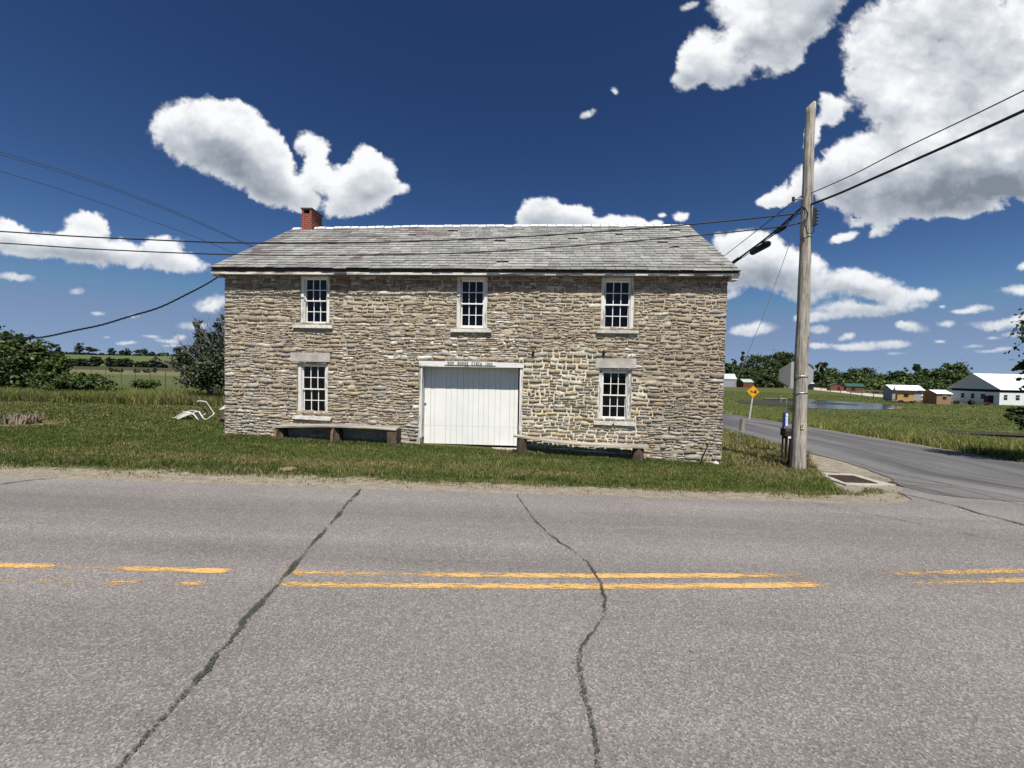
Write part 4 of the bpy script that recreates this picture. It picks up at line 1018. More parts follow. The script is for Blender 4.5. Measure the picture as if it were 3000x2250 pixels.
# ---- sliding barn door in its white frame
dl = at(1228.5, 1057, YW); dr = at(1527.5, 1063, YW)
ztL = at(1228.5, 1057, YW-0.03).z; ztR = at(1527.5, 1063, YW-0.03).z; zbL = at(1228.5, 1073, YW-0.03).z; zbR = at(1527.5, 1077.5, YW-0.03).z
mb = MB()
mb.prism([(DO[0], zbL), (DO[1], zbR), (DO[1], ztR), (DO[0], ztL)], YW-0.035, YW+0.02, WHITE_H)
mb.prism([(DO[0], zbL+.01), (DO[1], zbR+.01), (DO[1], ztR+0.05), (DO[0], ztL+0.05)], YW+0.022, YW+0.30, GREYW)
fr_o = part('door_frame', mb.mesh('door_frame'), house)
j0 = wp(1235.6, 1200)[0]; j1 = wp(1521, 1200)[0]
jb = MB(); jb.box(DO[0]+.006, j0, YW-0.004, YW+0.34, at(1232, 1282, YW).z, zbL+0.004, WHITE_V); part('jamb', jb.mesh('jamb'), fr_o, False)
jb = MB(); jb.box(j1, DO[1]-.006, YW-0.004, YW+0.34, at(1524, 1290, YW).z, zbR+0.004, WHITE_V); part('jamb', jb.mesh('jamb'), fr_o, False)
YD = YW+0.315
dbx = [at(x, 1200, YD).x for x in (1241.5, 1261.5, 1273.5, 1306.5, 1321.5, 1338.5, 1356.5, 1371.5, 1385.5, 1402, 1416.5, 1431.5, 1450, 1465.5, 1493, 1506, 1517)]
zdL = at(1243, 1298, YD).z; zdR = at(1513, 1306, YD).z; zdt = at(1380, 1060, YD).z
mb = MB()
for i in range(len(dbx)-1):
    a, b = dbx[i], dbx[i+1]; g = 0.004; k0 = (a-dbx[0])/(dbx[-1]-dbx[0]); k1 = (b-dbx[0])/(dbx[-1]-dbx[0])
    za = zdL+(zdR-zdL)*k0; zb_ = zdL+(zdR-zdL)*k1; j = random.uniform(-0.003, 0.003)
    seam = at(1380, 1249, YD).z
    mb.prism([(a+g, za), (b-g, zb_), (b-g, seam-.002), (a+g, seam-.002)], YD+j+0.002, YD+0.03, WHITE_D); mb.prism([(a+g, seam+.002), (b-g, seam+.002), (b-g, zdt), (a+g, zdt)], YD+j, YD+0.03, WHITE_D)
mb.box(dbx[0], dbx[-1], YD+0.022, YD+0.035, zdR+.02, zdt-.02, simple('door_seam_backing', (0.35, 0.34, 0.32), 0.9))  # grey backing behind the boards, seen in the seams
for y_ in (1088, 1105):
    zz = at(1380, y_, YD).z; mb.box(at(1274, y_, YD).x, at(1495, y_, YD).x, YD-0.009, YD-0.0035, zz-0.01, zz+0.045, WHITE_D)
door = part('sliding_door', mb.mesh('sliding_door'), house)
mb = MB(); lp = at(1246, 1181.5, YD); mb.box(lp.x-.02, lp.x+.035, YD-0.03, YD-0.004, lp.z-.015, lp.z+.015, GREYW, j=.003); part('latch', mb.mesh('latch'), door, False)
mb = MB(); rp = at(1380, 1309, YD)
mb.prism([(dbx[0]-.05, -0.62), (dbx[-1]+.1, -0.62), (dbx[-1]+.1, zdR-0.075), (dbx[0]-.05, zdL-0.07)], YW+0.02, YW+0.40, LINTM)
mb.box(at(1222, 1290, YW).x, dbx[0]-.02, YW-0.05, YW+0.30, -0.6, at(1232, 1284, YW).z, MAT_MORT and LINTM, j=0.02)
part('threshold', mb.mesh('threshold'), house)
# ---- name board with stencilled lettering
s0 = at(1302.6, 1057.5, YW-0.055); s1 = at(1452, 1060.5, YW-0.055); s2 = at(1452, 1071.2, YW-0.055); s3 = at(1302.6, 1068.4, YW-0.055)
mb = MB(); mb.prism([(s3.x, s3.z), (s2.x, s2.z), (s1.x, s1.z), (s0.x, s0.z)], YW-0.056, YW-0.037, WHITE_H); nb_ = part('name_board', mb.mesh('name_board'), house)
INK = simple('black_stencil_paint', (0.02, 0.02, 0.018), 0.7)
GL = {  # strokes in a 0..4 x 0..6 cell: (x0, x1, y0, y1) boxes, slab serif stencil letters
 'H': [(0.3, 1.2, 0, 6), (2.8, 3.7, 0, 6), (1.2, 2.8, 2.7, 3.4), (0, 1.5, 0, .7), (0, 1.5, 5.3, 6), (2.5, 4, 0, .7), (2.5, 4, 5.3, 6)],
 'O': [(0.2, 1.1, 1, 5), (2.9, 3.8, 1, 5), (0.7, 1.7, 0.2, 1.0), (2.3, 3.3, 0.2, 1.0), (0.7, 1.7, 5, 5.8), (2.3, 3.3, 5, 5.8)],
 'P': [(0.5, 1.5, 0, 6), (0, 2.0, 0, .7), (0, 1.9, 5.3, 6), (2.1, 3.2, 5.3, 5.9), (2.8, 3.7, 3.5, 5.4), (1.5, 3.1, 2.8, 3.4)],
 'U': [(0.3, 1.2, 0.9, 6), (2.9, 3.5, 0.9, 6), (0, 1.5, 5.3, 6), (2.5, 4, 5.3, 6), (0.7, 1.8, 0, 0.9), (2.2, 3.2, 0, 0.9)],
 'S': [(0.3, 1.2, 3.6, 5.3), (0.7, 3.4, 5.2, 5.9), (1.0, 3.0, 2.7, 3.7), (2.7, 3.6, 0.7, 2.8), (0.5, 3.1, 0, 0.7), (0.2, 0.6, 0, 1.7), (3.2, 3.6, 4.4, 6)],
 'E': [(0.5, 1.5, 0, 6), (0, 3.6, 0, .6), (0, 3.5, 5.4, 6), (1.9, 2.8, 2.7, 3.3), (3.2, 3.7, 0, 1.6), (3.1, 3.6, 4.5, 6)],
 'C': [(0.2, 1.2, 1, 5), (0.7, 1.8, 0.1, 1.0), (0.7, 1.8, 5, 5.9), (2.2, 3.4, 0.1, .7), (2.2, 3.4, 5.3, 5.9), (3.2, 3.6, 4.2, 6), (3.3, 3.7, 0.5, 1.6)],
 'I': [(1.5, 2.5, 0, 6), (0.9, 3.1, 0, .7), (0.9, 3.1, 5.3, 6)],
 'R': [(0.5, 1.5, 0, 6), (0, 1.9, 0, .7), (0, 1.9, 5.3, 6), (2.1, 3.1, 5.3, 5.9), (2.7, 3.6, 3.6, 5.4), (1.5, 3.0, 2.9, 3.5), (2.4, 3.3, 0.6, 2.8), (3.0, 4.0, 0, 0.7)],
 'A': [(0.5, 1.0, 0.6, 2.4), (0.9, 1.5, 2.2, 4.2), (1.4, 2.2, 4.0, 6), (2.0, 2.8, 2.2, 4.4), (2.5, 3.4, 0.6, 2.6), (0, 1.5, 0, .6), (2.3, 4.0, 0, .6), (1.3, 2.1, 1.7, 2.2)],
 '1': [(1.5, 2.5, 0, 6), (0.9, 3.1, 0, .7), (0.9, 1.5, 4.9, 5.6)],
 '8': [(0.4, 1.3, 3.5, 5.2), (2.7, 3.5, 3.5, 5.2), (0.9, 3.0, 5.1, 5.9), (1.0, 2.9, 2.7, 3.6), (0.3, 1.2, 0.8, 2.7), (2.7, 3.7, 0.8, 2.7), (0.9, 3.0, 0.1, 0.8)],
 '6': [(0.3, 1.3, 0.9, 5), (0.9, 2.6, 5.0, 5.9), (0.9, 3.0, 0.1, 0.9), (2.7, 3.6, 0.8, 2.9), (1.4, 3.0, 2.8, 3.5), (2.6, 3.3, 4.6, 5.4)],
 '0': [(0.2, 1.1, 1, 5), (2.9, 3.8, 1, 5), (0.7, 3.3, 0.2, 0.9), (0.7, 3.3, 5.1, 5.8)]}
words = [('HOP', 1311, 1331.5), ('HOUSE', 1340.5, 1373.5), ('CIRCA', 1381.5, 1413), ('1860', 1422, 1443.5)]
for wd, pa, pb in words:
    n_ = len(wd); mb = MB()
    for i, ch in enumerate(wd):
        a = pa+(pb-pa)*i/n_; b = pa+(pb-pa)*(i+0.80)/n_
        top = 1059.6+(a-1311)*(1062.6-1059.6)/132; P0_ = at(a, top+8.2, YW-0.058); P1_ = at(b, top, YW-0.058); w_ = (P1_.x-P0_.x)/4; h_ = (P1_.z-P0_.z)/6
        for (q0, q1, r0, r1) in GL[ch]: mb.box(P0_.x+(q0-.2)*w_, P0_.x+(q1+.2)*w_, YW-0.059-0.0004*(len(mb.f) % 5), YW-0.0565, P0_.z+(r0-.15)*h_, P0_.z+(r1+.15)*h_, INK)
    part('lettering', mb.mesh('lettering'), nb_, False)
# ---- iron anchor plates of the tie rods
for (px_, py_) in ((1562, 1035), (1768.5, 1036)):
    p = at(px_, py_, YW-0.05); mb = MB(); mb.prism([(p.x, p.z-0.12), (p.x+0.045, p.z+0.01), (p.x, p.z+0.13), (p.x-0.045, p.z+0.01)], YW-0.062, YW-0.045, BLACKI)
    mb.tube([(p.x, YW-0.085, p.z+.01), (p.x, YW+0.05, p.z+.01)], 0.02, BLACKI); part('wall_anchor', mb.mesh('wall_anchor'), house)
p = at(1962, 1255, YW-0.04); mb = MB(); mb.tube([(p.x, YW+0.02, p.z+.05), (p.x, YW-0.05, p.z+.05), (p.x-.005, YW-0.055, p.z-.05)], 0.016, BLACKI, 6); part('iron_hook', mb.mesh('iron_hook'), house)

# ---- roof: slates laid course by course
def slate_mat():
    M, t, b, out = attr_mat('roof_slate'); tcx = nd(t, 'ShaderNodeTexCoord'); v = tcx.outputs['Object']; a = nd(t, 'ShaderNodeAttribute', attribute_name='Col')
    n1 = noise_(t, v, 7, 6, 0.65); n2 = noise_(t, v, 1.1, 5, 0.6)
    c = mixc(t, 1.0, a.outputs['Color'], ramp(t, n1, (0.3, (0.75, 0.75, 0.75)), (0.7, (1.25, 1.25, 1.22))), 'MULTIPLY')
    c = mixc(t, math_(t, 'MULTIPLY', ramp(t, n2, (0.5, 0.0), (0.72, 1.0)), 0.45), c, (0.40, 0.40, 0.36))
    t.links.new(c, b.inputs['Base Color']); b.inputs['Roughness'].default_value = 0.6; b.inputs['Specular IOR Level'].default_value = 0.35
    bp = nd(t, 'ShaderNodeBump'); bp.inputs['Strength'].default_value = 0.4; bp.inputs['Distance'].default_value = 0.01; t.links.new(n1, bp.inputs['Height']); t.links.new(bp.outputs[0], b.inputs['Normal']); return M
MAT_SLATE = slate_mat()
def roof_slope(sign):
    V = []; F = []; K = []; rnd = random.Random(20+sign); NC = 19
    def pt(u, v, lift):
        e = eave(u); r_ = ridge(u)
        if sign < 0: e = Vector((e.x, 2*YRG-e.y, e.z))
        p = e.lerp(r_, v); nn = Vector((0, -sign*(r_.z-e.z), abs(r_.y-e.y))).normalized()
        sag = -0.05*math.sin(math.pi*v)*math.sin(math.pi*min(1, max(0, u)))+0.014*mnoise.noise(Vector((u*7, v*3, sign)))
        return p+nn*(lift+sag)
    def sl(u0, u1, v0, v1, l0, l1, col, dz=0.0):
        base = len(V); th = 0.012
        c = [pt(u0, v0, l0+dz), pt(u1, v0, l0+dz), pt(u1, v1, l1), pt(u0, v1, l1)]; d = [pt(u0, v0, l0+dz-th), pt(u1, v0, l0+dz-th)]
        V.extend(c+d); K.extend([col]*6); F.extend([(base, base+1, base+2, base+3), (base+4, base+5, base+1, base), (base+4, base, base+3, base+3), (base+1, base+5, base+2, base+2)])
    L_ = eR.x-eL.x
    for c_ in range(NC):
        v0 = c_/NC-0.006; v1 = min(1.0, (c_+1.5)/NC); x = -rnd.uniform(0, 0.25)
        while x < L_:
            w = rnd.uniform(0.24, 0.40); a = max(0, x)/L_; b = min(L_, x+w-0.011)/L_
            if b > a+0.0005:
                k = rnd.random(); um = (a+b)/2
                col = rnd.choices([(0.235, 0.235, 0.222), (0.215, 0.215, 0.205), (0.262, 0.262, 0.25), (0.19, 0.19, 0.185), (0.20, 0.185, 0.18)], [8, 6, 4, 2, 0.7])[0]
                band = 0.0
                if 0.12 < um < 0.47 and c_ > NC-6 and mnoise.noise(Vector((um*14, c_*0.25, 2)))+0.12*(1 if 0.26 < um < .45 else 0) > 0.06: band = 0.85
                if um < 0.3 and mnoise.noise(Vector((um*16, c_*0.45, 5))) > 0.20: band = max(band, 0.6)
                if um > 0.6 and c_ < 8 and mnoise.noise(Vector((um*20, c_*0.6, 8))) > 0.38: band = max(band, 0.5)
                if rnd.random() < band: col = rnd.choice([(0.165, 0.14, 0.14), (0.155, 0.132, 0.134), (0.185, 0.158, 0.154)])
                q = rnd.uniform(0.82, 1.18); col = tuple(i*q for i in col)
                if rnd.random() < 0.012: x += w; continue          # a slipped slate
                dv = rnd.uniform(-0.003, 0.003)-(0.012 if rnd.random() < 0.03 else 0)
                sl(a, b, v0+dv, v1, 0.040, 0.012, col, rnd.uniform(-0.003, 0.006))
            x += w
    # boarding under the slates
    n = 30
    base = len(V)
    for i in range(n+1):
        for v_ in np.linspace(-0.004, 1, 9): V.append(pt(i/n, v_, 0.0)); K.append((0.05, 0.045, 0.04))
    for i in range(n):
        for j in range(8): p = base+i*9+j; F.append((p, p+9, p+10, p+1))
    me = bpy.data.meshes.new('roof'); 
    me.from_pydata([tuple(v) for v in V], [], [tuple(dict.fromkeys(f)) for f in F]); me.materials.append(MAT_SLATE)
    at_ = me.attributes.new('Col', 'FLOAT_COLOR', 'POINT'); cc = np.ones((len(V), 4), dtype=np.float32); cc[:, :3] = K; at_.data.foreach_set('color', cc.ravel()); me.update(); return me
roof = part('roof', roof_slope(1), house); part('roof', roof_slope(-1), house)
# fascia and soffit
tin = simple('ridge_tin', (0.85, 0.86, 0.87), 0.5, 0.0, var=0.35, vscale=5, bump=0.2)
mb = MB()
n = 26
for i in range(n):
    a = eave(i/n); b = eave((i+1)/n); f1 = Vector((0, 0.02, -0.055)); wz = 0.006*mnoise.noise(Vector((i*0.7, 1, 0))); 
    za = at(616+(2170-616)*i/n, 795.5+6.0*i/n, YEV+.02).z; zb_ = at(616+(2170-616)*(i+1)/n, 795.5+6.0*(i+1)/n, YEV+.02).z
    zc = at(616+(2170-616)*i/n, 802.5+6*i/n, YEV+.02).z; zd = at(616+(2170-616)*(i+1)/n, 802.5+6*(i+1)/n, YEV+.02).z
    X0, X1 = a.x, b.x
    mb.add([(X0, YEV+.02, zc), (X1, YEV+.02, zd), (X1, YEV+.02, zb_), (X0, YEV+.02, za), (X0, YEV+.045, zc), (X1, YEV+.045, zd), (X1, YEV+.045, zb_), (X0, YEV+.045, za)], [(0, 1, 2, 3), (7, 6, 5, 4), (3, 2, 6, 7), (4, 5, 1, 0)], FASC)
    mb.add([(X0, YEV+.035, za), (X1, YEV+.035, zb_), (X1, YEV+.035, b.z+.01), (X0, YEV+.035, a.z+.01)], [(0, 1, 2, 3)], simple('slate_edge_shade', (0.05, 0.045, 0.04), 0.9) if i == 0 else mb.mats[1])  # slate undersides, the shade below them put into the dark colour
    mb.add([(X0, YEV+.045, zc+.004), (X1, YEV+.045, zd+.004), (X1, YW+.04, zd+.004), (X0, YW+.04, zc+.004)], [(3, 2, 1, 0)], GREYW)
part('fascia', mb.mesh('fascia'), house)
# verge boards on the gables, boxed eave ends
for u, s_ in ((0.0, -1), (1.0, 1)):
    mb = MB(); e = eave(u); r_ = ridge(u)
    for sg in (1, -1):
        a = Vector((e.x, e.y if sg > 0 else 2*YRG-e.y, e.z-0.05)); b = Vector((r_.x, YRG, r_.z-0.05)); mb.beam(a+Vector((-s_*0.03, 0.03*sg, 0)), b+Vector((-s_*0.03, 0, 0)), 0.03, 0.11, FASC)
        mb.beam(a+Vector((-s_*0.22, .03*sg, -0.03)), b+Vector((-s_*0.22, 0, -0.03)), 0.40, 0.02, GREYW)
    wallx = XL if s_ < 0 else XR; mb.box(min(e.x, wallx)+.02, max(e.x, wallx)-.02, YEV+.05, YW+.06, e.z-0.22, e.z-0.06, FASC)
    part('verge_board', mb.mesh('verge_board'), house)
# ridge capping in short lengths
mb = MB(); NR = 46
seam = simple('dark_ridge_seam', (0.06, 0.055, 0.05), 0.8)
for i in range(NR):
    u0 = i/NR; u1 = (i+1)/NR; a = ridge(u0)+Vector((0, 0, 0.075)); b = ridge(u1)+Vector((0, 0, 0.075)); jz = random.uniform(-0.008, 0.01)
    a.z += jz; b.z += jz+random.uniform(-.006, .006); g = 0.005
    dn = 0.115
    mb.add([(a.x+g, YRG-0.13, a.z-dn), (b.x-g, YRG-0.13, b.z-dn), (b.x-g, YRG, b.z), (a.x+g, YRG, a.z), (a.x+g, YRG+0.13, a.z-dn), (b.x-g, YRG+0.13, b.z-dn)], [(0, 1, 2, 3), (3, 2, 5, 4)], tin)
    mb.beam((b.x, YRG-0.13, b.z-dn+.012), (b.x, YRG, b.z+.012), 0.018, 0.012, seam)
mb.box(rR.x-0.12, rR.x+0.14, YRG-0.12, YRG+0.12, rR.z-0.16, rR.z-0.06, seam, j=0.02)
part('ridge_cap', mb.mesh('ridge_cap'), house)

# ---- chimney
def brick_mat():
    M, t, b, out = attr_mat('red_brick'); tcx = nd(t, 'ShaderNodeTexCoord'); sx_ = nd(t, 'ShaderNodeSeparateXYZ'); t.links.new(tcx.outputs['Object'], sx_.inputs[0])
    cb = nd(t, 'ShaderNodeCombineXYZ'); t.links.new(math_(t, 'ADD', sx_.outputs[0], sx_.outputs[1]), cb.inputs[0]); t.links.new(sx_.outputs[2], cb.inputs[1])
    br = nd(t, 'ShaderNodeTexBrick'); t.links.new(cb.outputs[0], br.inputs['Vector']); br.inputs['Scale'].default_value = 1.0; br.inputs['Brick Width'].default_value = 0.21; br.inputs['Row Height'].default_value = 0.075; br.inputs['Mortar Size'].default_value = 0.007
    br.inputs['Color1'].default_value = (0.24, 0.055, 0.035, 1); br.inputs['Color2'].default_value = (0.17, 0.035, 0.025, 1); br.inputs['Mortar'].default_value = (0.36, 0.24, 0.18, 1); br.offset = 0.5
    n = noise_(t, tcx.outputs['Object'], 18, 5, 0.6); c = mixc(t, 1.0, br.outputs['Color'], ramp(t, n, (0.3, (0.7, 0.7, 0.7)), (0.7, (1.25, 1.25, 1.25))), 'MULTIPLY')
    t.links.new(c, b.inputs['Base Color']); bp = nd(t, 'ShaderNodeBump'); bp.inputs['Strength'].default_value = 0.8; bp.inputs['Distance'].default_value = 0.01; bp.invert = True
    t.links.new(br.outputs['Fac'], bp.inputs['Height']); t.links.new(bp.outputs[0], b.inputs['Normal']); return M
BRICK = brick_mat()
YC0 = YRG-0.30
c0 = at(883.5, 674, YC0); c1 = at(912.5, 674, YC0); ct = at(897, 612.5, YC0).z
# depth of the stack from where its far right corner is seen
lo, hi = YC0+0.1, YC0+2.5
for _ in range(40):
    m_ = (lo+hi)/2
    if at(943.5, 645, m_).x > c1.x: lo = m_
    else: hi = m_
YC1 = max(lo, YC0+0.45); print('chimney', c0.x, c1.x, YC0, YC1, ct)
mb = MB(); zb = ridge(0.05).z-0.6; zt = ct; w = 0.11
op = 0.17
mb.box(c0.x, c1.x, YC0, YC1, zb, zt-op, BRICK)
for xa, xb, ya, yb in ((c0.x, c0.x+w*.7, YC0, YC0+w), (c1.x-w*.7, c1.x, YC0, YC0+w), (c0.x, c0.x+w*.7, YC1-w, YC1), (c1.x-w*.7, c1.x, YC1-w, YC1), (c0.x+.002, c0.x+w*.7-.002, YC0+w+.001, YC1-w-.001), (c1.x-w*.7+.002, c1.x-.002, YC0+w+.001, YC1-w-.001)):
    mb.box(xa, xb, ya, yb, zt-op, zt, BRICK)
ch = part('chimney', mb.mesh('chimney'), house)
mb = MB(); mb.box(c0.x-.03, c1.x+.03, YC0-.03, YC1+.04, zt+.002, zt+.045, simple('grey_cap_slab', (0.10, 0.10, 0.10), 0.8, var=0.4), j=0.004); part('chimney_cap', mb.mesh('chimney_cap'), ch, False)
fl = simple('lead_flashing', (0.50, 0.51, 0.52), 0.55, 0.2, var=0.3, bump=0.3)
mb = MB(); zf_ = at(897, 681, YC0-.012).z; zg = at(897, 674, YC0-.012).z
mb.prism([(c0.x-.02, zf_), (c1.x+.02, zf_), (c1.x+.02, zg+.05), (c1.x-.03, zg), (c0.x+.03, zg), (c0.x-.02, zg+.06)], YC0-.014, YC0-.002, fl)
sl_ = (rL.z-eL.z)/(YRG-YEV)
mb.add([(c0.x-.25, YC0-.12, zf_-.12*sl_+.02), (c1.x+.18, YC0-.12, zf_-.12*sl_+.02), (c1.x+.25, YC0+.10, zf_+.10*sl_+.035), (c1.x+.02, YC0-.01, zf_+.01), (c0.x-.02, YC0-.01, zf_+.01), (c0.x-.1, YC0+.02, zf_+.03)], [(0, 1, 3, 4), (0, 4, 5), (1, 2, 3)], fl)
part('flashing', mb.mesh('flashing'), ch, False)
# strip of old plaster and moss at the wall foot is left to the grass

# ------------------------------------------------------------------ utility pole with its hardware
def wood_pole_mat():
    M, t, b, out = attr_mat('weathered_pole_wood'); tcx = nd(t, 'ShaderNodeTexCoord'); v = tcx.outputs['Object']
    n = noise_(t, mapping(t, v, sc=(1, 1, 0.06)), 26, 7, 0.7); n2 = noise_(t, mapping(t, v, sc=(1, 1, 0.5)), 3.0, 5, 0.6)
    kn = nd(t, 'ShaderNodeTexVoronoi'); kn.inputs['Scale'].default_value = 2.6; t.links.new(mapping(t, v, sc=(1, 1, 0.55)), kn.inputs['Vector'])
    c = mixc(t, smooth(t, n, 0.36, 0.62), (0.20, 0.175, 0.145), (0.50, 0.465, 0.41)); c = mixc(t, 1.0, c, ramp(t, n2, (0.3, (0.72, 0.71, 0.70)), (0.7, (1.18, 1.17, 1.14))), 'MULTIPLY')
    c = mixc(t, ramp(t, kn.outputs['Distance'], (0.05, 0.8), (0.10, 0.0)), c, (0.11, 0.09, 0.07))
    t.links.new(c, b.inputs['Base Color']); b.inputs['Roughness'].default_value = 0.9; b.inputs['Specular IOR Level'].default_value = 0.15
    bp = nd(t, 'ShaderNodeBump'); bp.inputs['Strength'].default_value = 0.7; bp.inputs['Distance'].default_value = 0.02; t.links.new(n, bp.inputs['Height']); t.links.new(bp.outputs[0], b.inputs['Normal']); return M
POLEW = wood_pole_mat()
CABLE = simple('black_cable', (0.012, 0.012, 0.013), 0.6); STEEL = simple('galvanised_steel', (0.42, 0.43, 0.44), 0.45, 0.7, var=0.3)
PB = hit(2337, 1376)
pole_top = at(2374.5, 304, PB.y); print('pole base', PB, 'top', pole_top)
pole = thing('utility_pole', 'weathered grey wooden utility pole with bare cracked wood at the grassy corner', 'pole', (PB.x, PB.y, PB.z))
def pole_c(z): k = (z-PB.z)/(pole_top.z-PB.z); return Vector((PB.x+(pole_top.x-PB.x)*k, PB.y, z))
mb = MB(); zs = np.linspace(PB.z-0.15, pole_top.z, 40); pts = []; rad = []
for i, z in enumerate(zs):
    k = i/39; c = pole_c(z)+Vector((0.018*mnoise.noise(Vector((z*0.6, 0, 1))), 0.018*mnoise.noise(Vector((z*0.6, 4, 1))), 0)); pts.append(c)
    rad.append(0.172*(1-k)+0.108*k+0.02*math.exp(-(z-PB.z)*1.6)+0.006*mnoise.noise(Vector((z*1.3, 7, 1))))
mb.tube(pts, rad, POLEW, 20, jit=0.018)
# slanting weathered top
for i in range(20): 
    v = mb.v[39*20+i]; mb.v[39*20+i] = (v[0], v[1], v[2]-0.10*max(0, (pts[-1].x-v[0])/0.11))
part('shaft', mb.mesh('shaft', True), pole)
def on_pole(px, py, dy=0.0): return at(px, py, PB.y-dy)
for py_ in (1101, 1150):
    c = on_pole(2345, py_); mb = MB(); ring = [pole_c(c.z)+Vector((0.172*math.cos(a), 0.172*math.sin(a), 0)) for a in np.linspace(0, 2*math.pi, 25)]; mb.tube(ring, 0.008, STEEL, 5, False); part('strap', mb.mesh('strap'), pole)
# yellow tag with its dark letter
YT = simple('yellow_tag', (0.72, 0.68, 0.30), 0.5)
t0 = at(2348, 1241, PB.y-0.19); t1 = at(2355.5, 1257, PB.y-0.19); mb = MB(); mb.box(t0.x, t1.x, PB.y-0.195, PB.y-0.188, t1.z, t0.z, YT); tg = part('number_tag', mb.mesh('number_tag'), pole)
mb = MB(); W_ = t1.x-t0.x; H_ = t0.z-t1.z
for (a, b, c, d) in ((0.15, 0.38, 0.18, 0.86), (0.38, 0.75, 0.72, 0.86), (0.38, 0.62, 0.46, 0.58), (0.38, 0.75, 0.18, 0.31), (0.72, 0.84, 0.60, 0.72)): mb.box(t0.x+a*W_, t0.x+b*W_, PB.y-0.198, PB.y-0.1955, t1.z+c*H_, t1.z+d*H_, INK)
part('letter', mb.mesh('letter'), tg, False)
# black terminal block on the right of the pole
mb = MB(); a = on_pole(2384, 612); b = on_pole(2383, 661); mb.tube([a-Vector((0, 0, 0)), b], 0.065, CABLE, 8)
for k in range(5): c = a.lerp(b, 0.12+k*0.2); mb.tube([c, c+Vector((0.10, -0.02, 0.01))], 0.028, CABLE, 7)
part('terminal_block', mb.mesh('terminal_block'), pole)
mb = MB()
for P in ([(2352, 605), (2362, 615), (2364, 632), (2356, 650), (2361, 668), (2366, 682), (2381, 684)], [(2350, 607), (2358, 622), (2352, 640), (2340, 652)], [(2345, 604), (2366, 622), (2362, 655), (2364, 690)], [(2385, 660), (2384, 675), (2380, 684)]):
    mb.tube(catmull([at(x, y, PB.y-0.16) for x, y in P], 5), 0.010, CABLE, 5)
part('cable_loop', mb.mesh('cable_loop'), pole)
mb = MB(); c = on_pole(2344, 584, 0.0); mb.tube([pole_c(c.z), c+Vector((-0.19, -0.02, 0))], 0.015, STEEL, 6); mb.tube([c+Vector((-0.19, -.02, -.05)), c+Vector((-0.19, -.02, .05))], 0.035, simple('brown_insulator', (0.05, 0.03, 0.025), 0.3), 8); part('insulator', mb.mesh('insulator'), pole)

def cable(pts, r, label, name='overhead_cable', cat='cable', group=None, n=6, k=8, extra=None):
    mb = MB(); mb.tube(catmull(pts, k), r, CABLE, n)
    if extra: extra(mb)
    return single(name, mb.mesh(name, True), label, cat, group)
YP = 10.95
G1 = 'cables from the utility pole across the front of the roof'
def plane_pts(L, Y): return [at(x, y, Y) for x, y in L]
cable([at(-420, 655, YP)]+plane_pts([(0, 678), (200, 691), (407, 701), (700, 711.5), (1100, 710), (1500, 695), (1800, 675), (2050, 655), (2324, 627)], YP)+[at(2347, 622, PB.y+.13)], 0.019, 'upper of the two thick black cables crossing in front of the slate roof', group=G1)
cable([at(-420, 692, YP)]+plane_pts([(0, 712), (300, 731), (678, 746), (1000, 747), (1356, 741), (1700, 719), (2050, 689), (2271, 666)], YP)+[at(2348, 653, PB.y+.13)], 0.017, 'lower of the two black cables crossing in front of the slate roof', group=G1)
# along the side road and back over the camera
D2 = (0.12, 0.99); D3 = (0.30, -1.0); P2 = (PB.x-0.05, PB.y); 
def ext(a, b, s): return b+(b-a)*s
L_ = [atline(x, y, P2, D2) for x, y in ((2338, 581), (2270, 634), (2200, 689), (2120, 751), (2080, 782))]; L_.append(ext(L_[-2], L_[-1], 3))
Rr = [atline(x, y, P2, D3) for x, y in ((2338, 581), (2376, 566), (2500, 511), (2650, 434), (3000, 265))]; Rr.append(Rr[-1]+(Rr[-1]-Rr[-2])*1.6+Vector((0, 0, 0.1)))
cable(L_[::-1]+Rr[1:], 0.012, 'thin black power line running over the top right corner, topmost on the pole')
L_ = [atline(x, y, P2, D2) for x, y in ((2352, 607), (2320, 634), (2287, 663), (2235, 705), (2190, 738), (2144, 772), (2100, 805))]; L_.append(ext(L_[-2], L_[-1], 3))
Rr = [atline(x, y, P2, D3) for x, y in ((2352, 607), (2381, 597), (2460, 566), (2560, 522), (2650, 482), (3000, 324))]; Rr.append(Rr[-1]+(Rr[-1]-Rr[-2])*1.6+Vector((0, 0, 0.1)))
cable(L_[::-1]+Rr[1:], 0.028, 'thick black telephone cable bundle running along the side road past the roof corner')
cable([p+Vector((0.02, 0, -0.055-0.02*math.sin(i*2.1))) for i, p in enumerate(L_)], 0.012, 'thin lashed cable hanging just under the thick bundle beside the roof')
cable([atline(x, y, P2, D2) for x, y in ((2345, 612), (2318, 640), (2300, 665), (2262, 692), (2215, 722), (2170, 756), (2144, 776))], 0.011, 'loose slack cable strung below the thick bundle between pole and roof')
def splice(pa, pb, r, label):
    a = atline(*pa, P2, D2); b = atline(*pb, P2, D2); d = (b-a).normalized(); root = thing('splice_case', label, 'cable splice', tuple((a+b)/2), 0, 'splice cases hanging from the cable bundle')
    mb = MB(); mb.tube([a-d*.0, a+d*.06, a+d*.12, b-d*.12, b-d*.06, b], [r*0.45, r*0.8, r, r, r*0.8, r*.45], CABLE, 12); part('case', mb.mesh('case', True), root)
    for q in (a.lerp(b, .2), a.lerp(b, .8)): mb = MB(); mb.tube([q, q+Vector((0, 0, r+0.07))], 0.008, STEEL, 5); part('hanger', mb.mesh('hanger'), root)
splice((2201, 741), (2254, 712), 0.105, 'larger black splice case hanging lower on the cable bundle')
splice((2271, 683), (2303, 663), 0.062, 'smaller black splice case close to the utility pole')
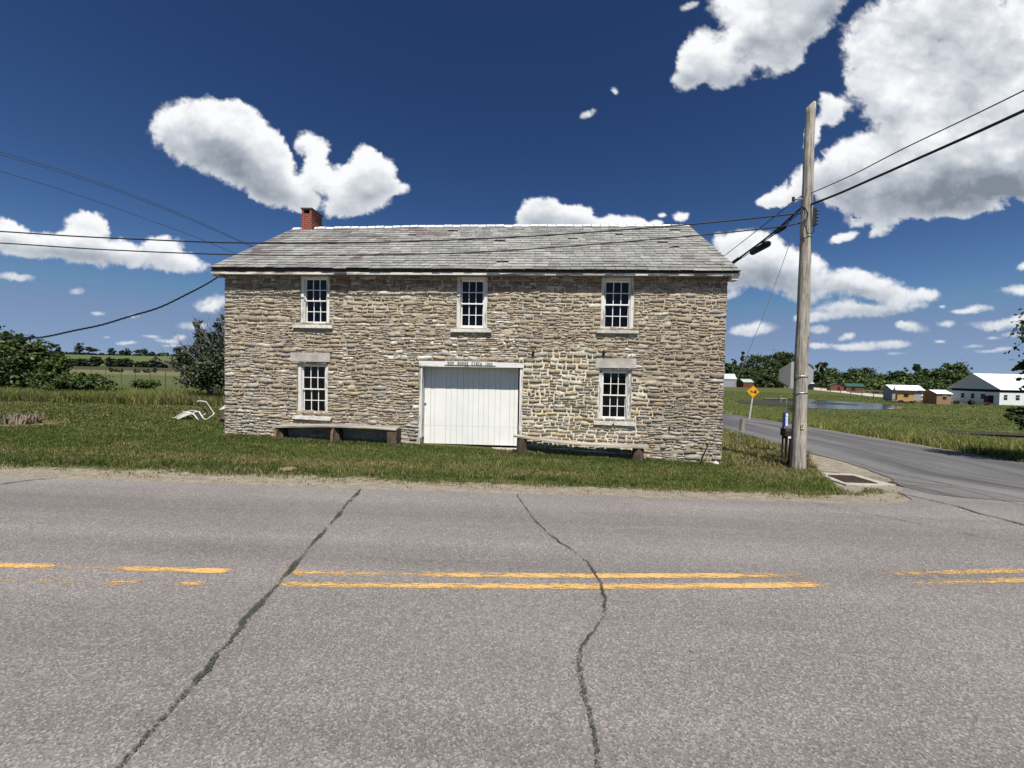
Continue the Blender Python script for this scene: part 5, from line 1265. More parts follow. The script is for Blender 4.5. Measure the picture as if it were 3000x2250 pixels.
splice((2143, 773), (2166, 756), 0.062, 'short black cable closure touching the roof edge in view')
# far lines behind the left end of the roof
G2 = 'three thin distant lines above the left end of the roof'
D4 = (14.0, 9.0); P4 = (at(0, 452, 12).x, 12)
for L_, lb in (([(0, 445), (200, 505), (400, 575), (560, 640), (728, 716), (800, 750)], 'upper line of a close pair of thin distant wires left of the chimney'), ([(0, 453), (200, 512), (400, 581), (560, 645), (735, 722), (800, 752)], 'lower line of a close pair of thin distant wires left of the chimney'), ([(0, 501), (200, 562), (400, 631), (560, 690), (690, 742), (780, 778)], 'single thin distant wire below the close pair left of the roof')):
    pts = [atline(x, y, P4, D4) for x, y in L_]; pts = [pts[0]+(pts[0]-pts[1])*1.5]+pts
    cable(pts, 0.009, lb, 'distant_wire', 'wire', G2, n=4)
# twisted service drop from the eave to the tree on the left
pts = []
SD = [(651, 804), (600, 835), (548, 862), (464, 902), (380, 927), (295, 952.5), (211, 970), (143, 985), (101, 990), (20, 988), (-60, 984)]
for i, (x, y) in enumerate(SD): pts.append(at(x, y, 11.35+14.0*(651-x)/711))
Q = catmull(pts, 14); mb = MB()
for ph in (0, 2.1, 4.2):
    mb.tube([p+Vector((0.014*math.cos(i*0.8+ph)*(1+i/60), 0, 0.014*math.sin(i*0.8+ph)*(1+i/60))) for i, p in enumerate(Q)], [0.011*(1+i/90) for i in range(len(Q))], CABLE, 4)
single('service_cable', mb.mesh('service_cable'), 'twisted service cable sagging from the left eave corner to the big shrub', 'cable')
# guy wire of the pole
gw = [at(x, y, Y) for x, y, Y in ((2336, 640, 9.3), (2301, 750, 9.6), (2240, 915, 9.9), (2188, 1043, 10.2), (2150, 1135, 10.45), (2116, 1215, 10.65), (2075, 1301, 10.85))]
ga = hit(2047, 1357); gw.append(Vector((ga.x, ga.y, ga.z))); mb = MB(); mb.tube(catmull(gw, 5), 0.0065, STEEL, 5); mb.tube([gw[-2], gw[-1]-Vector((0, 0, .1))], 0.016, simple('rusty_rod', (0.10, 0.06, 0.045), 0.8), 6)
single('guy_wire', mb.mesh('guy_wire'), 'thin steel guy wire slanting from the pole to a rusty rod at the wall', 'wire')

# ------------------------------------------------------------------ signs and mailbox beside the pole
def frame(origin, ang):     # local x right, y away, z up, turned by ang about z
    return Matrix.Translation(origin) @ Matrix.Rotation(ang, 4, 'Z')
SIGNB = simple('sign_back_aluminium', (0.46, 0.47, 0.46), 0.45, 0.35, var=0.12, vscale=2)
OCTO = simple('red_sign_face', (0.5, 0.02, 0.02), 0.4)
def stop_sign():
    c = at(2337, 1099, PB.y+2.0); g = gz(c.x, c.y); r = thing('stop_sign', 'bent grey back of an octagonal stop sign behind the utility pole', 'sign', (c.x, c.y, g), R(-14))
    M = Matrix.Identity(4); R_ = 41.5/FPX*(PB.y+1.9); h = c.z-g
    oc = [(R_*math.cos(R(22.5+45*i)), h+R_*math.sin(R(22.5+45*i))) for i in range(8)]
    # the left third of the plate is folded back
    xf = -0.19
    def Yf(x): return (xf-x)*1.15 if x < xf else 0.0
    def clip(poly, keep):
        out_ = []
        for i in range(len(poly)):
            a, b = poly[i], poly[(i+1) % len(poly)]; ia, ib = keep(a[0]), keep(b[0])
            if ia: out_.append(a)
            if ia != ib: t_ = (xf-a[0])/(b[0]-a[0]); out_.append((xf, a[1]+(b[1]-a[1])*t_))
        return out_
    mb = MB()
    for poly in (clip(oc, lambda x: x >= xf), clip(oc, lambda x: x < xf)):
        n = len(poly); vs = [Vector((x, Yf(x), z)) for x, z in poly]+[Vector((x, Yf(x)+0.004, z)) for x, z in poly]
        mb.add(vs, [tuple(range(n))], SIGNB); mb.add(vs, [tuple(range(2*n-1, n-1, -1))], OCTO); mb.add(vs, [(i, (i+1) % n, (i+1) % n+n, i+n) for i in range(n)], SIGNB)
    part('plate', mb.mesh('plate'), r, False)
    mb = MB(); mb.box(-0.03, 0.03, -0.034, -0.004, -0.4, h+0.30, simple('green_u_post', (0.10, 0.13, 0.10), 0.7)); part('post', mb.mesh('post'), r, False)
stop_sign()
BROWNM = simple('brown_painted_metal', (0.045, 0.022, 0.018), 0.4, 0.2, spec=0.5, var=0.4); BLUE = simple('shaded_blue_sheet', (0.008, 0.022, 0.17), 0.35, spec=0.5, var=0.15); WPLA = simple('white_plastic', (0.8, 0.8, 0.8), 0.5); WNUM = simple('white_number_sheet', (0.85, 0.87, 0.9), 0.4)  # the blue is darkened to carry the pole's shade
YM = PB.y+1.1
mbx = at(2300, 1265, YM); gm_ = gz(mbx.x, mbx.y)
box_ = thing('mailbox', 'dark brown metal mailbox on a slim brown post beside the utility pole', 'mailbox', (mbx.x, mbx.y, gm_))
a = at(2295, 1255, YM); b = at(2330, 1277, YM); mb = MB(); hh = a.z-b.z
arch = [(0, 0), (0, hh*0.6)]+[(0.11-0.11*math.cos(t_), hh*0.6+hh*0.4*math.sin(t_)) for t_ in np.linspace(0.2, math.pi-0.2, 8)]+[(0.22, hh*0.6), (0.22, 0)]
# the arch runs along x (seen from the side)
n = len(arch); vs = [Vector((a.x, YM-0.11+p, b.z+q)) for p, q in arch]+[Vector((b.x, YM-0.11+p, b.z+q)) for p, q in arch]
mb.add(vs, [tuple(range(n))[::-1], tuple(range(n, 2*n))]+[(i, (i+1) % n, (i+1) % n+n, i+n) for i in range(n)], BROWNM); mb.box(a.x-.012, a.x, YM-.118, YM+.118, b.z-.005, b.z+hh*1.02, BROWNM)
part('box', mb.mesh('box'), box_); mb = MB(); p = at(2301, 1277, YM); q = hit(2304, 1341); mb.beam((p.x+.03, YM, p.z), (p.x+.05, YM+.02, gm_-.2), 0.055, 0.055, BROWNM); part('post', mb.mesh('post'), box_)
mb = MB(); a_ = at(2308, 1276, YM-.12); b_ = at(2319, 1287, YM-.12); mb.box(a_.x, b_.x+.1, YM-.10, YM+.08, b_.z, a_.z-.004, BROWNM); mb.box(a_.x+.02, b_.x+.08, YM-.106, YM-.10, b_.z+.02, a_.z-.006, WPLA)
np_ = single('newspaper_box', mb.mesh('newspaper_box'), 'small black box with a white face slung under the mailbox', 'newspaper box')
nb = at(2301, 1229, YM+.05); ns = thing('house_number_sign', 'upright shade-darkened blue house number plate reading 5609 above the mailbox', 'sign', (nb.x, YM+.05, gm_))
a = at(2294, 1208.5, YM+.04); b = at(2308.5, 1250, YM+.04); mb = MB(); mb.box(a.x, b.x, YM+.036, YM+.042, b.z, a.z, BLUE); pl = part('plate', mb.mesh('plate'), ns)
mb = MB(); mb.box(a.x+.01, a.x+.05, YM+.044, YM+.07, gm_-.2, a.z, BROWNM); part('post', mb.mesh('post'), ns)
SEG = {'5': 'afgcd', '6': 'afgedc', '0': 'abcdef', '9': 'abcdfg'}
mb = MB(); W_ = (b.x-a.x); H_ = a.z-b.z
for i, ch_ in enumerate('5609'):
    x0 = a.x+W_*0.50; x1 = a.x+W_*0.92; zt_ = a.z-H_*(0.05+i*0.235); zb_ = zt_-H_*0.20; zm = (zt_+zb_)/2; s_ = 0.022; yy = YM+.033
    seg = {'a': (x0, x1, zt_-s_, zt_), 'd': (x0, x1, zb_, zb_+s_), 'g': (x0, x1, zm-s_/2, zm+s_/2), 'f': (x0, x0+s_, zm, zt_), 'b': (x1-s_, x1, zm, zt_), 'e': (x0, x0+s_, zb_, zm), 'c': (x1-s_, x1, zb_, zm)}
    for j, k in enumerate(SEG[ch_]): q0, q1, r0, r1 = seg[k]; mb.box(q0, q1, yy-0.0004*j, YM+.0355, r0, r1, WNUM)
part('number', mb.mesh('number'), pl, False)
# rusty stakes leaning at the foot of the pole
RUST = simple('rusty_steel', (0.085, 0.05, 0.04), 0.85, 0.2, var=0.5, vscale=12, bump=0.4)
def stake(pt, pb, w, Y, label, name='steel_stake', mat=RUST):
    a = at(*pt, Y); g = hit(*pb); mb = MB(); mb.beam((a.x, Y, a.z), (at(*pb, Y).x, Y, gz(g.x, Y)-.1), w, w*0.7, mat, Vector((0, 1, 0)), n=5, wob=0.006); return single(name, mb.mesh(name), label, 'stake', 'rusty stakes round the foot of the pole')
stake((2358, 1316), (2361, 1367), 0.045, PB.y+0.12, 'rusty steel stake standing close against the right foot of the pole')
stake((2363, 1350), (2362, 1376), 0.07, PB.y-0.02, 'short rusty stub low on the right of the pole foot')
stake((2319, 1286), (2311, 1370), 0.085, PB.y+0.45, 'dark leaning stake just left of the pole foot', mat=BROWNM)
# dark stems added in the grass, standing in for the pole's shadow
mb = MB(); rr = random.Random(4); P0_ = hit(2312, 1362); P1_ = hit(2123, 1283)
DK = simple('shadow_dark_stems', (0.05, 0.038, 0.026), 0.95, var=0.5)
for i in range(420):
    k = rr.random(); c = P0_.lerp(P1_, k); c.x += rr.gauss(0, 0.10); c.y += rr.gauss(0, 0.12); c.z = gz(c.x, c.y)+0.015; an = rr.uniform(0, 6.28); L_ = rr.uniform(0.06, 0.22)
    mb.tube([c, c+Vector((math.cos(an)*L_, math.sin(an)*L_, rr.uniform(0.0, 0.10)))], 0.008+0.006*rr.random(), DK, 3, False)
o = link(bpy.data.objects.new('dead_brush', mb.mesh('dead_brush'))); tag(o, 'dark line of added stems standing in for the pole shadow towards the wall corner', 'brush', kind='stuff')  # no real brush: added stems standing in for the pole's shadow
# double object marker
YO = 13.6
c = at(2174, 1245, YO); g = hit(2165, 1300); om = thing('object_marker', 'pair of narrow grey marker plates seen from behind on a thin post', 'sign', (c.x, YO, gz(c.x, YO)), 0)
for x0, x1, yt, yb, sh in ((2166, 2174, 1227, 1262, (0.12, 0.115, 0.105)), (2173.5, 2182, 1228, 1264, (0.34, 0.315, 0.275))):
    mb = MB(); a = at(x0+2, yt, YO); b = at(x1+2, yt, YO); d = at(x0-1, yb, YO); e = at(x1-1, yb, YO); mb.add([d, e, b, a]+[v+Vector((0, .006, 0)) for v in (d, e, b, a)], [(0, 1, 2, 3), (7, 6, 5, 4), (0, 4, 5, 1), (1, 5, 6, 2), (2, 6, 7, 3), (3, 7, 4, 0)], simple('grey_marker_plate', sh, 0.6, 0.2, var=0.25)); part('plate', mb.mesh('plate'), om)
mb = MB(); a = at(2175, 1229, YO-.01); b = at(2165, 1302, YO-.01); mb.tube([a, b.lerp(a, -0.12)], 0.014, STEEL, 6); part('post', mb.mesh('post'), om)
# yellow diamond warning sign with its horse and buggy
YBS = 33.0
c = at(2206.5, 1147.5, YBS); ws = thing('warning_sign', 'yellow diamond warning sign with a black horse and buggy on a pale post', 'sign', (c.x, YBS, gz(c.x, YBS)))
YEL2 = simple('yellow_reflective_sheet', (0.80, 0.36, 0.008), 0.45, spec=0.4); PALEP = simple('pale_post', (0.52, 0.50, 0.42), 0.8, var=0.2)
rh = 17.6/FPX*YBS*1.02; tl = R(6)
def rot2(x, z): return c.x+x*math.cos(tl)+z*math.sin(tl)*0+z*0.04, c.z+z-x*math.sin(tl)*0.35
mb = MB()
def dia(s_, y0, y1, mat_): mb.prism([rot2(-s_, 0), rot2(0, -s_), rot2(s_, 0), rot2(0, s_)], y0, y1, mat_)
dia(rh, YBS-.004, YBS+.004, YEL2); dia(rh*0.90, YBS-.006, YBS-.0045, INK); dia(rh*0.86, YBS-.008, YBS-.0065, YEL2)
pl = part('plate', mb.mesh('plate'), ws)
mb = MB(); s_ = rh
def pp(L, k): mb.prism([rot2(x*s_, z*s_) for x, z in L][::-1], YBS-.012-.0005*k, YBS-.009, INK)
pp([(-0.52, 0.17), (-0.46, 0.25), (-0.36, 0.13), (-0.12, 0.09), (-0.05, 0.0), (-0.09, -0.10), (-0.30, -0.05), (-0.40, 0.02), (-0.49, 0.10)], 0)
for i, x in enumerate((-0.36, -0.28, -0.14, -0.08)): pp([(x, -0.02), (x-0.05+0.05*(i % 2), -0.26), (x-0.01+.05*(i % 2), -0.26), (x+0.05, -0.02)], i+1)
pp([(0.14, 0.24), (0.50, 0.22), (0.48, -0.12), (0.18, -0.12), (0.12, -0.02), (0.18, 0.02)], 5); pp([(-0.10, -0.02), (0.16, -0.07), (0.16, -0.11), (-0.10, -0.06)], 6)
for k, (wx_, wz_, wr_) in enumerate(((0.20, -0.17, 0.10), (0.42, -0.15, 0.12))): pp([(wx_+wr_*math.cos(t_), wz_+wr_*math.sin(t_)) for t_ in np.linspace(0, 2*math.pi, 11)[:-1]][::-1], 7+k)
part('horse_and_buggy_symbol', mb.mesh('horse_and_buggy_symbol'), pl, False)
mb = MB(); a = at(2205, 1160, YBS+.03); b = at(2197, 1214, YBS+.03); mb.beam(a+Vector((0.03, 0, .3)), b.lerp(a, -0.25), 0.11, 0.05, PALEP, Vector((0, 1, 0))); part('post', mb.mesh('post'), ws)

# ------------------------------------------------------------------ the two plank benches
PLANK = simple('grey_weathered_plank', (0.46, 0.42, 0.36), 0.9, bump=0.7, bscale=18, var=0.45, vscale=5, stretch=(0.12, 1, 1), dark=(0.20, 0.175, 0.15)); BARK = simple('old_log', (0.115, 0.085, 0.06), 0.95, bump=0.9, bscale=30, var=0.55, vscale=7, stretch=(1, 1, .3)); CUT = simple('split_wood', (0.36, 0.21, 0.11), 0.9, bump=0.5, var=0.5, vscale=9)
YBN = 11.06
def bench(label, top, Yf, seatd, logs, th=0.055):
    cx = at(top[len(top)//2][0], top[len(top)//2][1], Yf); r = thing('plank_bench', label, 'bench', (cx.x, Yf+seatd/2, gz(cx.x, Yf)))
    mb = MB(); P = [at(x, y, Yf) for x, y in top]; n = len(P); vs = []
    for i, p in enumerate(P):
        for dy, dz in ((0, 0), (seatd, 0.01), (seatd, -th), (0, -th)): vs.append(p+Vector((0, dy+random.uniform(-.01, .01), dz+random.uniform(-.004, .004))))
    fs = [(4*i+k, 4*i+(k+1) % 4, 4*i+4+(k+1) % 4, 4*i+4+k) for i in range(n-1) for k in range(4)]+[(3, 2, 1, 0), (4*n-4, 4*n-3, 4*n-2, 4*n-1)]
    mb.add(vs, fs, PLANK); me = mb.mesh('seat'); part('seat', me, r)
    for kind, x0, x1, y0 in logs:
        a = at(x0, y0, Yf+.03); b = at(x1, y0, Yf+.03); cx_ = (a.x+b.x)/2; w = (b.x-a.x)/2; cy = Yf+seatd/2; g = gz(cx_, cy)-.06
        k_ = np.interp(cx_, [p.x for p in P], [p.z for p in P])-th-.004
        mb = MB()
        if kind == 'post': mb.tube([(cx_, cy, g), (cx_, cy, (g+k_)/2), (cx_+.005, cy, k_)], [w*1.04, w, w*.98], BARK, 14, jit=.05)
        elif kind == 'box': mb.box(cx_-w, cx_+w, Yf+.02, Yf+seatd, g, k_, BARK, j=.006)
        elif kind == 'split':
            mb.add([(cx_-w, Yf+.05, g), (cx_-w*.2, Yf-.03, g), (cx_+w, Yf+.09, g), (cx_+w*.8, Yf+seatd, g), (cx_-w, Yf+seatd, g), (cx_-w*.9, Yf+.07, k_), (cx_-w*.1, Yf+.0, k_-.02), (cx_+w*.55, Yf+.12, k_), (cx_+w*.5, Yf+seatd, k_), (cx_-w, Yf+seatd, k_)], [(0, 1, 6, 5), (1, 2, 7, 6), (2, 3, 8, 7), (3, 4, 9, 8), (4, 0, 5, 9), (5, 6, 7, 8, 9)], BARK); mb.m[0] = mb.mi(CUT)
        part('leg', mb.mesh('leg'), r)
    return r
bench('low grey plank bench on three short logs under the left windows', [(797, 1250), (860, 1248.5), (905, 1247.5), (970, 1247.5), (1040, 1250), (1100, 1253), (1160, 1257)], YBN, 0.40, [('split', 801, 827, 1275), ('split', 966, 992, 1275), ('box', 1134, 1162, 1285)], 0.038)
bench('long warped grey plank bench on two upright log ends right of the white door', [(1504, 1277), (1560, 1285), (1640, 1296), (1720, 1303), (1800, 1306), (1860, 1309), (1901, 1310)], 11.08, 0.32, [('post', 1513, 1544, 1300), ('post', 1856, 1888, 1330)], 0.036)
# mossy ledge of footing stones below the long bench
MOSS = simple('mossy_stone', (0.14, 0.12, 0.06), 0.95, bump=0.9, bscale=25, var=0.5, vscale=7, dark=(0.06, 0.075, 0.025))
mb = MB(); xs_ = np.linspace(at(1540, 1320, 11.2).x, at(1860, 1345, 11.2).x, 10)
for i in range(9):
    a, b = xs_[i], xs_[i+1]-0.02; g = gz((a+b)/2, 11.2); zt_ = g+0.10+0.03*random.random(); mb.box(a, b, YW-0.22-0.05*random.random(), YW-.02, g-.2, zt_, MOSS, j=.018)
part('footing_ledge', mb.mesh('footing_ledge'), house)
# fallen stone at the corner
def rock(x, y, r, mat_, label, name='loose_stone', sc=(1, 1, .7), cat='stone', zoff=0.0, group=None):
    import bmesh
    bm = bmesh.new(); bmesh.ops.create_icosphere(bm, subdivisions=3, radius=r)
    for v in bm.verts:
        n = mnoise.noise(v.co*(2.2/r)+Vector((x*3, y*3, 0))); v.co *= 1+0.28*n; v.co = Vector((v.co.x*sc[0], v.co.y*sc[1], v.co.z*sc[2]))
        v.co.x = round(v.co.x/(r*.16))*(r*.16)*.5+v.co.x*.5; v.co.z = round(v.co.z/(r*.18))*(r*.18)*.6+v.co.z*.4
    me = bpy.data.meshes.new(name); bm.to_mesh(me); bm.free(); me.materials.append(mat_)
    n_ = len(me.vertices)
    for v in me.vertices: v.co += Vector((x, y, gz(x, y)+r*sc[2]*.45+zoff))
    return single(name, me, label, cat, group)
p = hit(2092, 1357); rock(p.x, p.y-.1, 0.075, SILL, 'fallen pale stone on the grass at the right foot of the wall')
DIRTM = simple('bare_dirt', (0.24, 0.17, 0.11), 0.95, bump=0.8, var=.4)
p = hit(845, 1378); rock(p.x, p.y, 0.12, DIRTM, 'small brown dirt mound on the verge below the left bench', 'dirt_mound', (1.3, 1, .35), 'mound')

# ------------------------------------------------------------------ stump, broken chair, debris behind the corner
STW = simple('rotten_stump_wood', (0.27, 0.215, 0.16), 0.95, bump=1.0, bscale=14, var=0.6, vscale=4, stretch=(1, 1, .25), dark=(0.07, 0.055, 0.04))
sp_ = hit(68, 1241); rs = 0.37
mb = MB(); n = 64; rr = random.Random(8); ringb = []; ringt = []; ringi = []
for i in range(n):
    a = 2*math.pi*i/n; r1 = rs*(1.05+rr.uniform(-.05, .05)+.25*mnoise.noise(Vector((math.cos(a)*2, math.sin(a)*2, 0)))); h = 0.27+0.14*mnoise.noise(Vector((math.cos(a)*3, math.sin(a)*3, 5)))+rr.choice((-.10, -.03, .03, .12))+rr.uniform(-.05, .05)
    ringb.append(Vector((sp_.x+math.cos(a)*r1*1.12, sp_.y+math.sin(a)*r1, sp_.z-.05))); ringt.append(Vector((sp_.x+math.cos(a)*r1*.88, sp_.y+math.sin(a)*r1*.85, sp_.z+h))); ringi.append(Vector((sp_.x+math.cos(a)*r1*.55, sp_.y+math.sin(a)*r1*.5, sp_.z+h*.55+rr.uniform(-.05, .05))))
vs = ringb+ringt+ringi+[sp_+Vector((0, 0, .12))]
mb.add(vs, [(i, (i+1) % n, n+(i+1) % n, n+i) for i in range(n)]+[(n+i, n+(i+1) % n, 2*n+(i+1) % n, 2*n+i) for i in range(n)]+[(2*n+i, 2*n+(i+1) % n, 3*n) for i in range(n)], STW)
for i in range(60):
    a = rr.uniform(0, 6.28); r1 = rs*rr.uniform(.8, 1.25); c = sp_+Vector((math.cos(a)*r1, math.sin(a)*r1, .0)); mb.beam(c, c+Vector((rr.uniform(-.1, .1), rr.uniform(-.1, .1), rr.uniform(.08, .36))), rr.uniform(.02, .06), .03, STW, Vector((0, 1, 0)))
single('tree_stump', mb.mesh('tree_stump'), 'rotten splintered tree stump on the lawn at the far left', 'stump')
CHW = simple('white_chair_frame', (0.56, 0.56, 0.51), 0.5, var=0.2); CHB = simple('dark_chair_mesh', (0.02, 0.018, 0.03), 0.8); CHG = simple('grey_chair_slats', (0.48, 0.45, 0.43), 0.7, var=0.3)
def chair():
    b0 = hit(583, 1230); Y0 = b0.y; c = Vector((b0.x, Y0, b0.z)); r = thing('broken_chair', 'overturned white lounge chair with a bare bent frame on the lawn', 'chair', tuple(c))
    def q(x, y, dy=0.0):      # crop pixels of the close view -> world
        return at(500+x/13.01, 1160+y/13.01, Y0+dy)
    t = 0.022
    mb = MB(); mb.tube(catmull([q(160, 830, .25), q(350, 700, .25), q(540, 645, .25), q(800, 660, .3)], 4), t, CHW, 6); mb.tube(catmull([q(330, 880, -.25), q(560, 770, -.25), q(790, 690, -.2)], 4), t, CHW, 6); mb.tube([q(60, 828, .2), q(150, 835, .2), q(340, 885, -.25)], t, CHW, 6)
    mb.tube([q(470, 600, .3), q(700, 620, .3), q(830, 670, .25)], t*1.3, CHW, 6); mb.tube(catmull([q(640, 600, .5), q(760, 555, .5), q(1000, 590, .4)], 4), t, CHW, 6)
    mb.tube([q(850, 660, .2), q(960, 800, .0), q(1060, 930, -.1)], t*1.3, CHW, 6); mb.tube([q(850, 660, .2), q(1000, 590, .3), q(1090, 610, .3), q(1200, 780, .1), q(1290, 900, 0)], t*1.3, CHW, 6)
    mb.tube(catmull([q(1290, 890, 0), q(1380, 895, -.05), q(1520, 800, -.05), q(1640, 710, 0), q(1640, 640, .05)], 5), t*1.3, CHW, 6); mb.tube(catmull([q(1640, 640, .05), q(1500, 430, .15), q(1370, 250, .2)], 4), t*.8, CHG, 6)
    mb.tube(catmull([q(1010, 215, .55), q(1150, 195, .5), q(1365, 235, .2)], 4), t*1.3, CHW, 6); mb.tube([q(1210, 770, .45), q(1340, 660, .5)], t*1.2, CHW, 6)
    part('frame', mb.mesh('frame', True), r)
    mb = MB(); mb.tube([q(1070, 235, .55), q(1220, 440, .52), q(1385, 655, .5)], t*1.3, CHB, 6); part('dark_leg', mb.mesh('dark_leg', True), r)
    mb = MB(); mb.add([q(890, 670, .15), q(1080, 610, .3), q(1280, 895, 0), q(1050, 905, -.1)]+[v+Vector((0, .03, 0)) for v in (q(890, 670, .15), q(1080, 610, .3), q(1280, 895, 0), q(1050, 905, -.1))], [(3, 2, 1, 0), (4, 5, 6, 7), (0, 1, 5, 4), (1, 2, 6, 5), (2, 3, 7, 6), (3, 0, 4, 7)], CHB); part('seat', mb.mesh('seat'), r)
    mb = MB(); A = [q(180, 835, .22), q(350, 715, .22), q(540, 660, .22), q(780, 672, .25)]; B = [q(330, 875, -.22), q(480, 800, -.22), q(620, 740, -.2), q(790, 690, -.15)]
    for i in range(3): mb.add([A[i], A[i+1], B[i+1], B[i]]+[v-Vector((0, 0, .012)) for v in (A[i], A[i+1], B[i+1], B[i])], [(3, 2, 1, 0), (4, 5, 6, 7), (0, 1, 5, 4), (2, 3, 7, 6)], CHG)
    part('backrest', mb.mesh('backrest'), r)
    mb = MB(); mb.tube([q(640, 770, -.1), q(740, 880, -.1)], t, CHB, 6); part('leg', mb.mesh('leg'), r)
    mb = MB(); mb.tube([q(830, 690, .1), q(880, 800, .3)], t, CHG, 6); part('leg', mb.mesh('leg'), r)
chair()
p = hit(553, 1181); mb = MB(); mb.beam(p+Vector((-.28, 0, .03)), p+Vector((.30, .1, .13)), .10, .05, CHG, n=5, wob=.02); single('scrap_board', mb.mesh('scrap_board'), 'small pale scrap of wood in the grass behind the broken chair', 'scrap')
p = hit(660, 1212); CLAY = simple('brown_earth_pile', (0.13, 0.09, 0.07), .95, var=.5, bump=.8)
ob = at(660, 1205, 14.5); rock(ob.x+.12, 14.5, 0.30, CLAY, 'brown stump pile half hidden behind the left corner of the wall', 'debris_pile', (1, 1, .9), 'pile', .05)
mb = MB(); a = at(640, 1201, 14.3); b = at(657, 1188, 14.3); d = at(661, 1176, 14.3); e = at(664, 1197, 14.3); mb.add([a, e, b, d, a+Vector((.05, .3, .02)), e+Vector((0, .3, 0)), b+Vector((0, .3, 0)), d+Vector((0, .3, 0))], [(0, 1, 2), (1, 3, 2), (4, 6, 5), (5, 6, 7), (0, 2, 6, 4), (2, 3, 7, 6), (0, 4, 5, 1), (1, 5, 7, 3)], WPLA)
single('white_scrap', mb.mesh('white_scrap'), 'white sheet scrap on the brown pile at the left corner of the wall', 'scrap')
# black pipe in the pasture on the right
a = hit(2752, 1271); b = hit(2830, 1275); c_ = hit(3000, 1283); mb = MB(); mb.tube([a+Vector((0, 0, .12)), b+Vector((0, 0, .13)), c_+Vector((0, 0, .13)), c_+(c_-b)+Vector((0, 0, .1))], 0.11, CABLE, 8); single('black_pipe', mb.mesh('black_pipe'), 'long black pipe lying in the pasture at the right edge', 'pipe')

# ------------------------------------------------------------------ trees
MAT_LEAF = leaf_mat('tree_foliage', 0.22, 0.55, 0.3)
MAT_BARK = simple('tree_bark', (0.14, 0.115, 0.09), 0.95, bump=0.8, bscale=20, var=0.5, vscale=6, stretch=(1, 1, .3))
MAT_TWIG = simple('bare_grey_twigs', (0.26, 0.235, 0.205), 0.9, var=0.4)
def leaves(cen, rad, n, size, cols, rn, clump=26, flat=0.75, shell=0.62):
    """leaf-sized faces gathered in clumps through a union of ellipsoids"""
    cen = np.array(cen, float); rad = np.array(rad, float); vol = rad.prod(1)**0.7; p = vol/vol.sum()
    nc = max(6, n//clump); k = rn.choice(len(cen), nc, p=p)
    d = rn.normal(size=(nc, 3)); d /= np.linalg.norm(d, axis=1, keepdims=True); r = (shell+(1-shell)*rn.random(nc))[:, None]
    cc = cen[k]+d*rad[k]*r*(1+0.14*rn.normal(size=(nc, 1)))
    cs = rad[k].mean(1)*rn.uniform(0.10, 0.24, nc)
    j = rn.integers(0, nc, n); pos = cc[j]+rn.normal(size=(n, 3))*cs[j][:, None]*np.array([1, 1, flat])
    nr = rn.normal(size=(n, 3))+d[j]*0.7+np.array([0, 0, 0.7]); nr /= np.linalg.norm(nr, axis=1, keepdims=True)
    a = np.cross(nr, rn.normal(size=(n, 3))); a /= np.linalg.norm(a, axis=1, keepdims=True); b = np.cross(nr, a)
    s = size*rn.uniform(0.6, 1.35, n)[:, None]
    V = np.stack([pos-a*s*0.5, pos+b*s*0.32, pos+a*s*0.6, pos-b*s*0.32], 1).reshape(-1, 3)
    cb = np.array(cols)[rn.integers(0, len(cols), nc)]*rn.uniform(0.75, 1.3, (nc, 1)); col = cb[j]*rn.uniform(0.75, 1.25, (n, 1))
    return V, np.arange(4*n).reshape(n, 4), np.repeat(col, 4, 0)
def limbs(mb, base, targets, r0, mat, rr, split=0.35):
    base = Vector(base)
    for t in targets:
        t = Vector(t); mid = base.lerp(t, split); mid.x = base.x*.6+mid.x*.4; mid.y = base.y*.6+mid.y*.4
        j = (t-base).length*0.06; pts = [base, mid, mid.lerp(t, .5)+Vector((rr.uniform(-j, j), rr.uniform(-j, j), rr.uniform(-j, j))), t]
        mb.tube(catmull(pts, 4), list(np.linspace(r0, r0*0.12, 13)), mat, 6, False)
DG = [(0.030, 0.048, 0.016), (0.045, 0.068, 0.020), (0.060, 0.085, 0.026)]
MG = [(0.050, 0.078, 0.022), (0.075, 0.110, 0.030), (0.10, 0.135, 0.038)]
SG = [(0.055, 0.070, 0.040), (0.075, 0.090, 0.052), (0.040, 0.052, 0.030)]
def tree(name, label, cat, x, y, H, cl, n, size, cols, group=None, trunk=0.25, seed=0, crown0=0.25, nl=7, leafkw={}, rz=0):
    "cl: crown lumps (dx, dy, dz, rx, ry, rz) relative to the foot"
    rn = np.random.default_rng(seed+100); rr = random.Random(seed); z = gz(x, y)
    r = thing(name, label, cat, (x, y, z), rz, group)
    V, F, K = leaves([c[:3] for c in cl], [c[3:] for c in cl], n, size, cols, rn, **leafkw)
    V[:, 2] = np.maximum(V[:, 2], 0.02)
    part('crown', np_mesh('crown', V, F, [MAT_LEAF], col=K), r, False)
    mb = MB(); h0 = H*crown0
    mb.tube([(0, 0, -.3), (0.02*H*rr.uniform(-1, 1), 0, h0*.5), (0, 0, h0)], [trunk*1.25, trunk, trunk*.8], MAT_BARK, 8)
    tg = [cl[i % len(cl)][:3] for i in range(nl)]; tg = [(a+rr.uniform(-.3, .3)*cl[i % len(cl)][3], b+rr.uniform(-.3, .3)*cl[i % len(cl)][4], c+rr.uniform(-.2, .5)*cl[i % len(cl)][5]) for i, (a, b, c) in enumerate(tg)]
    limbs(mb, (0, 0, h0*.8), tg, trunk*.6, MAT_BARK, rr); part('trunk', mb.mesh('trunk', True), r, False)
    return r
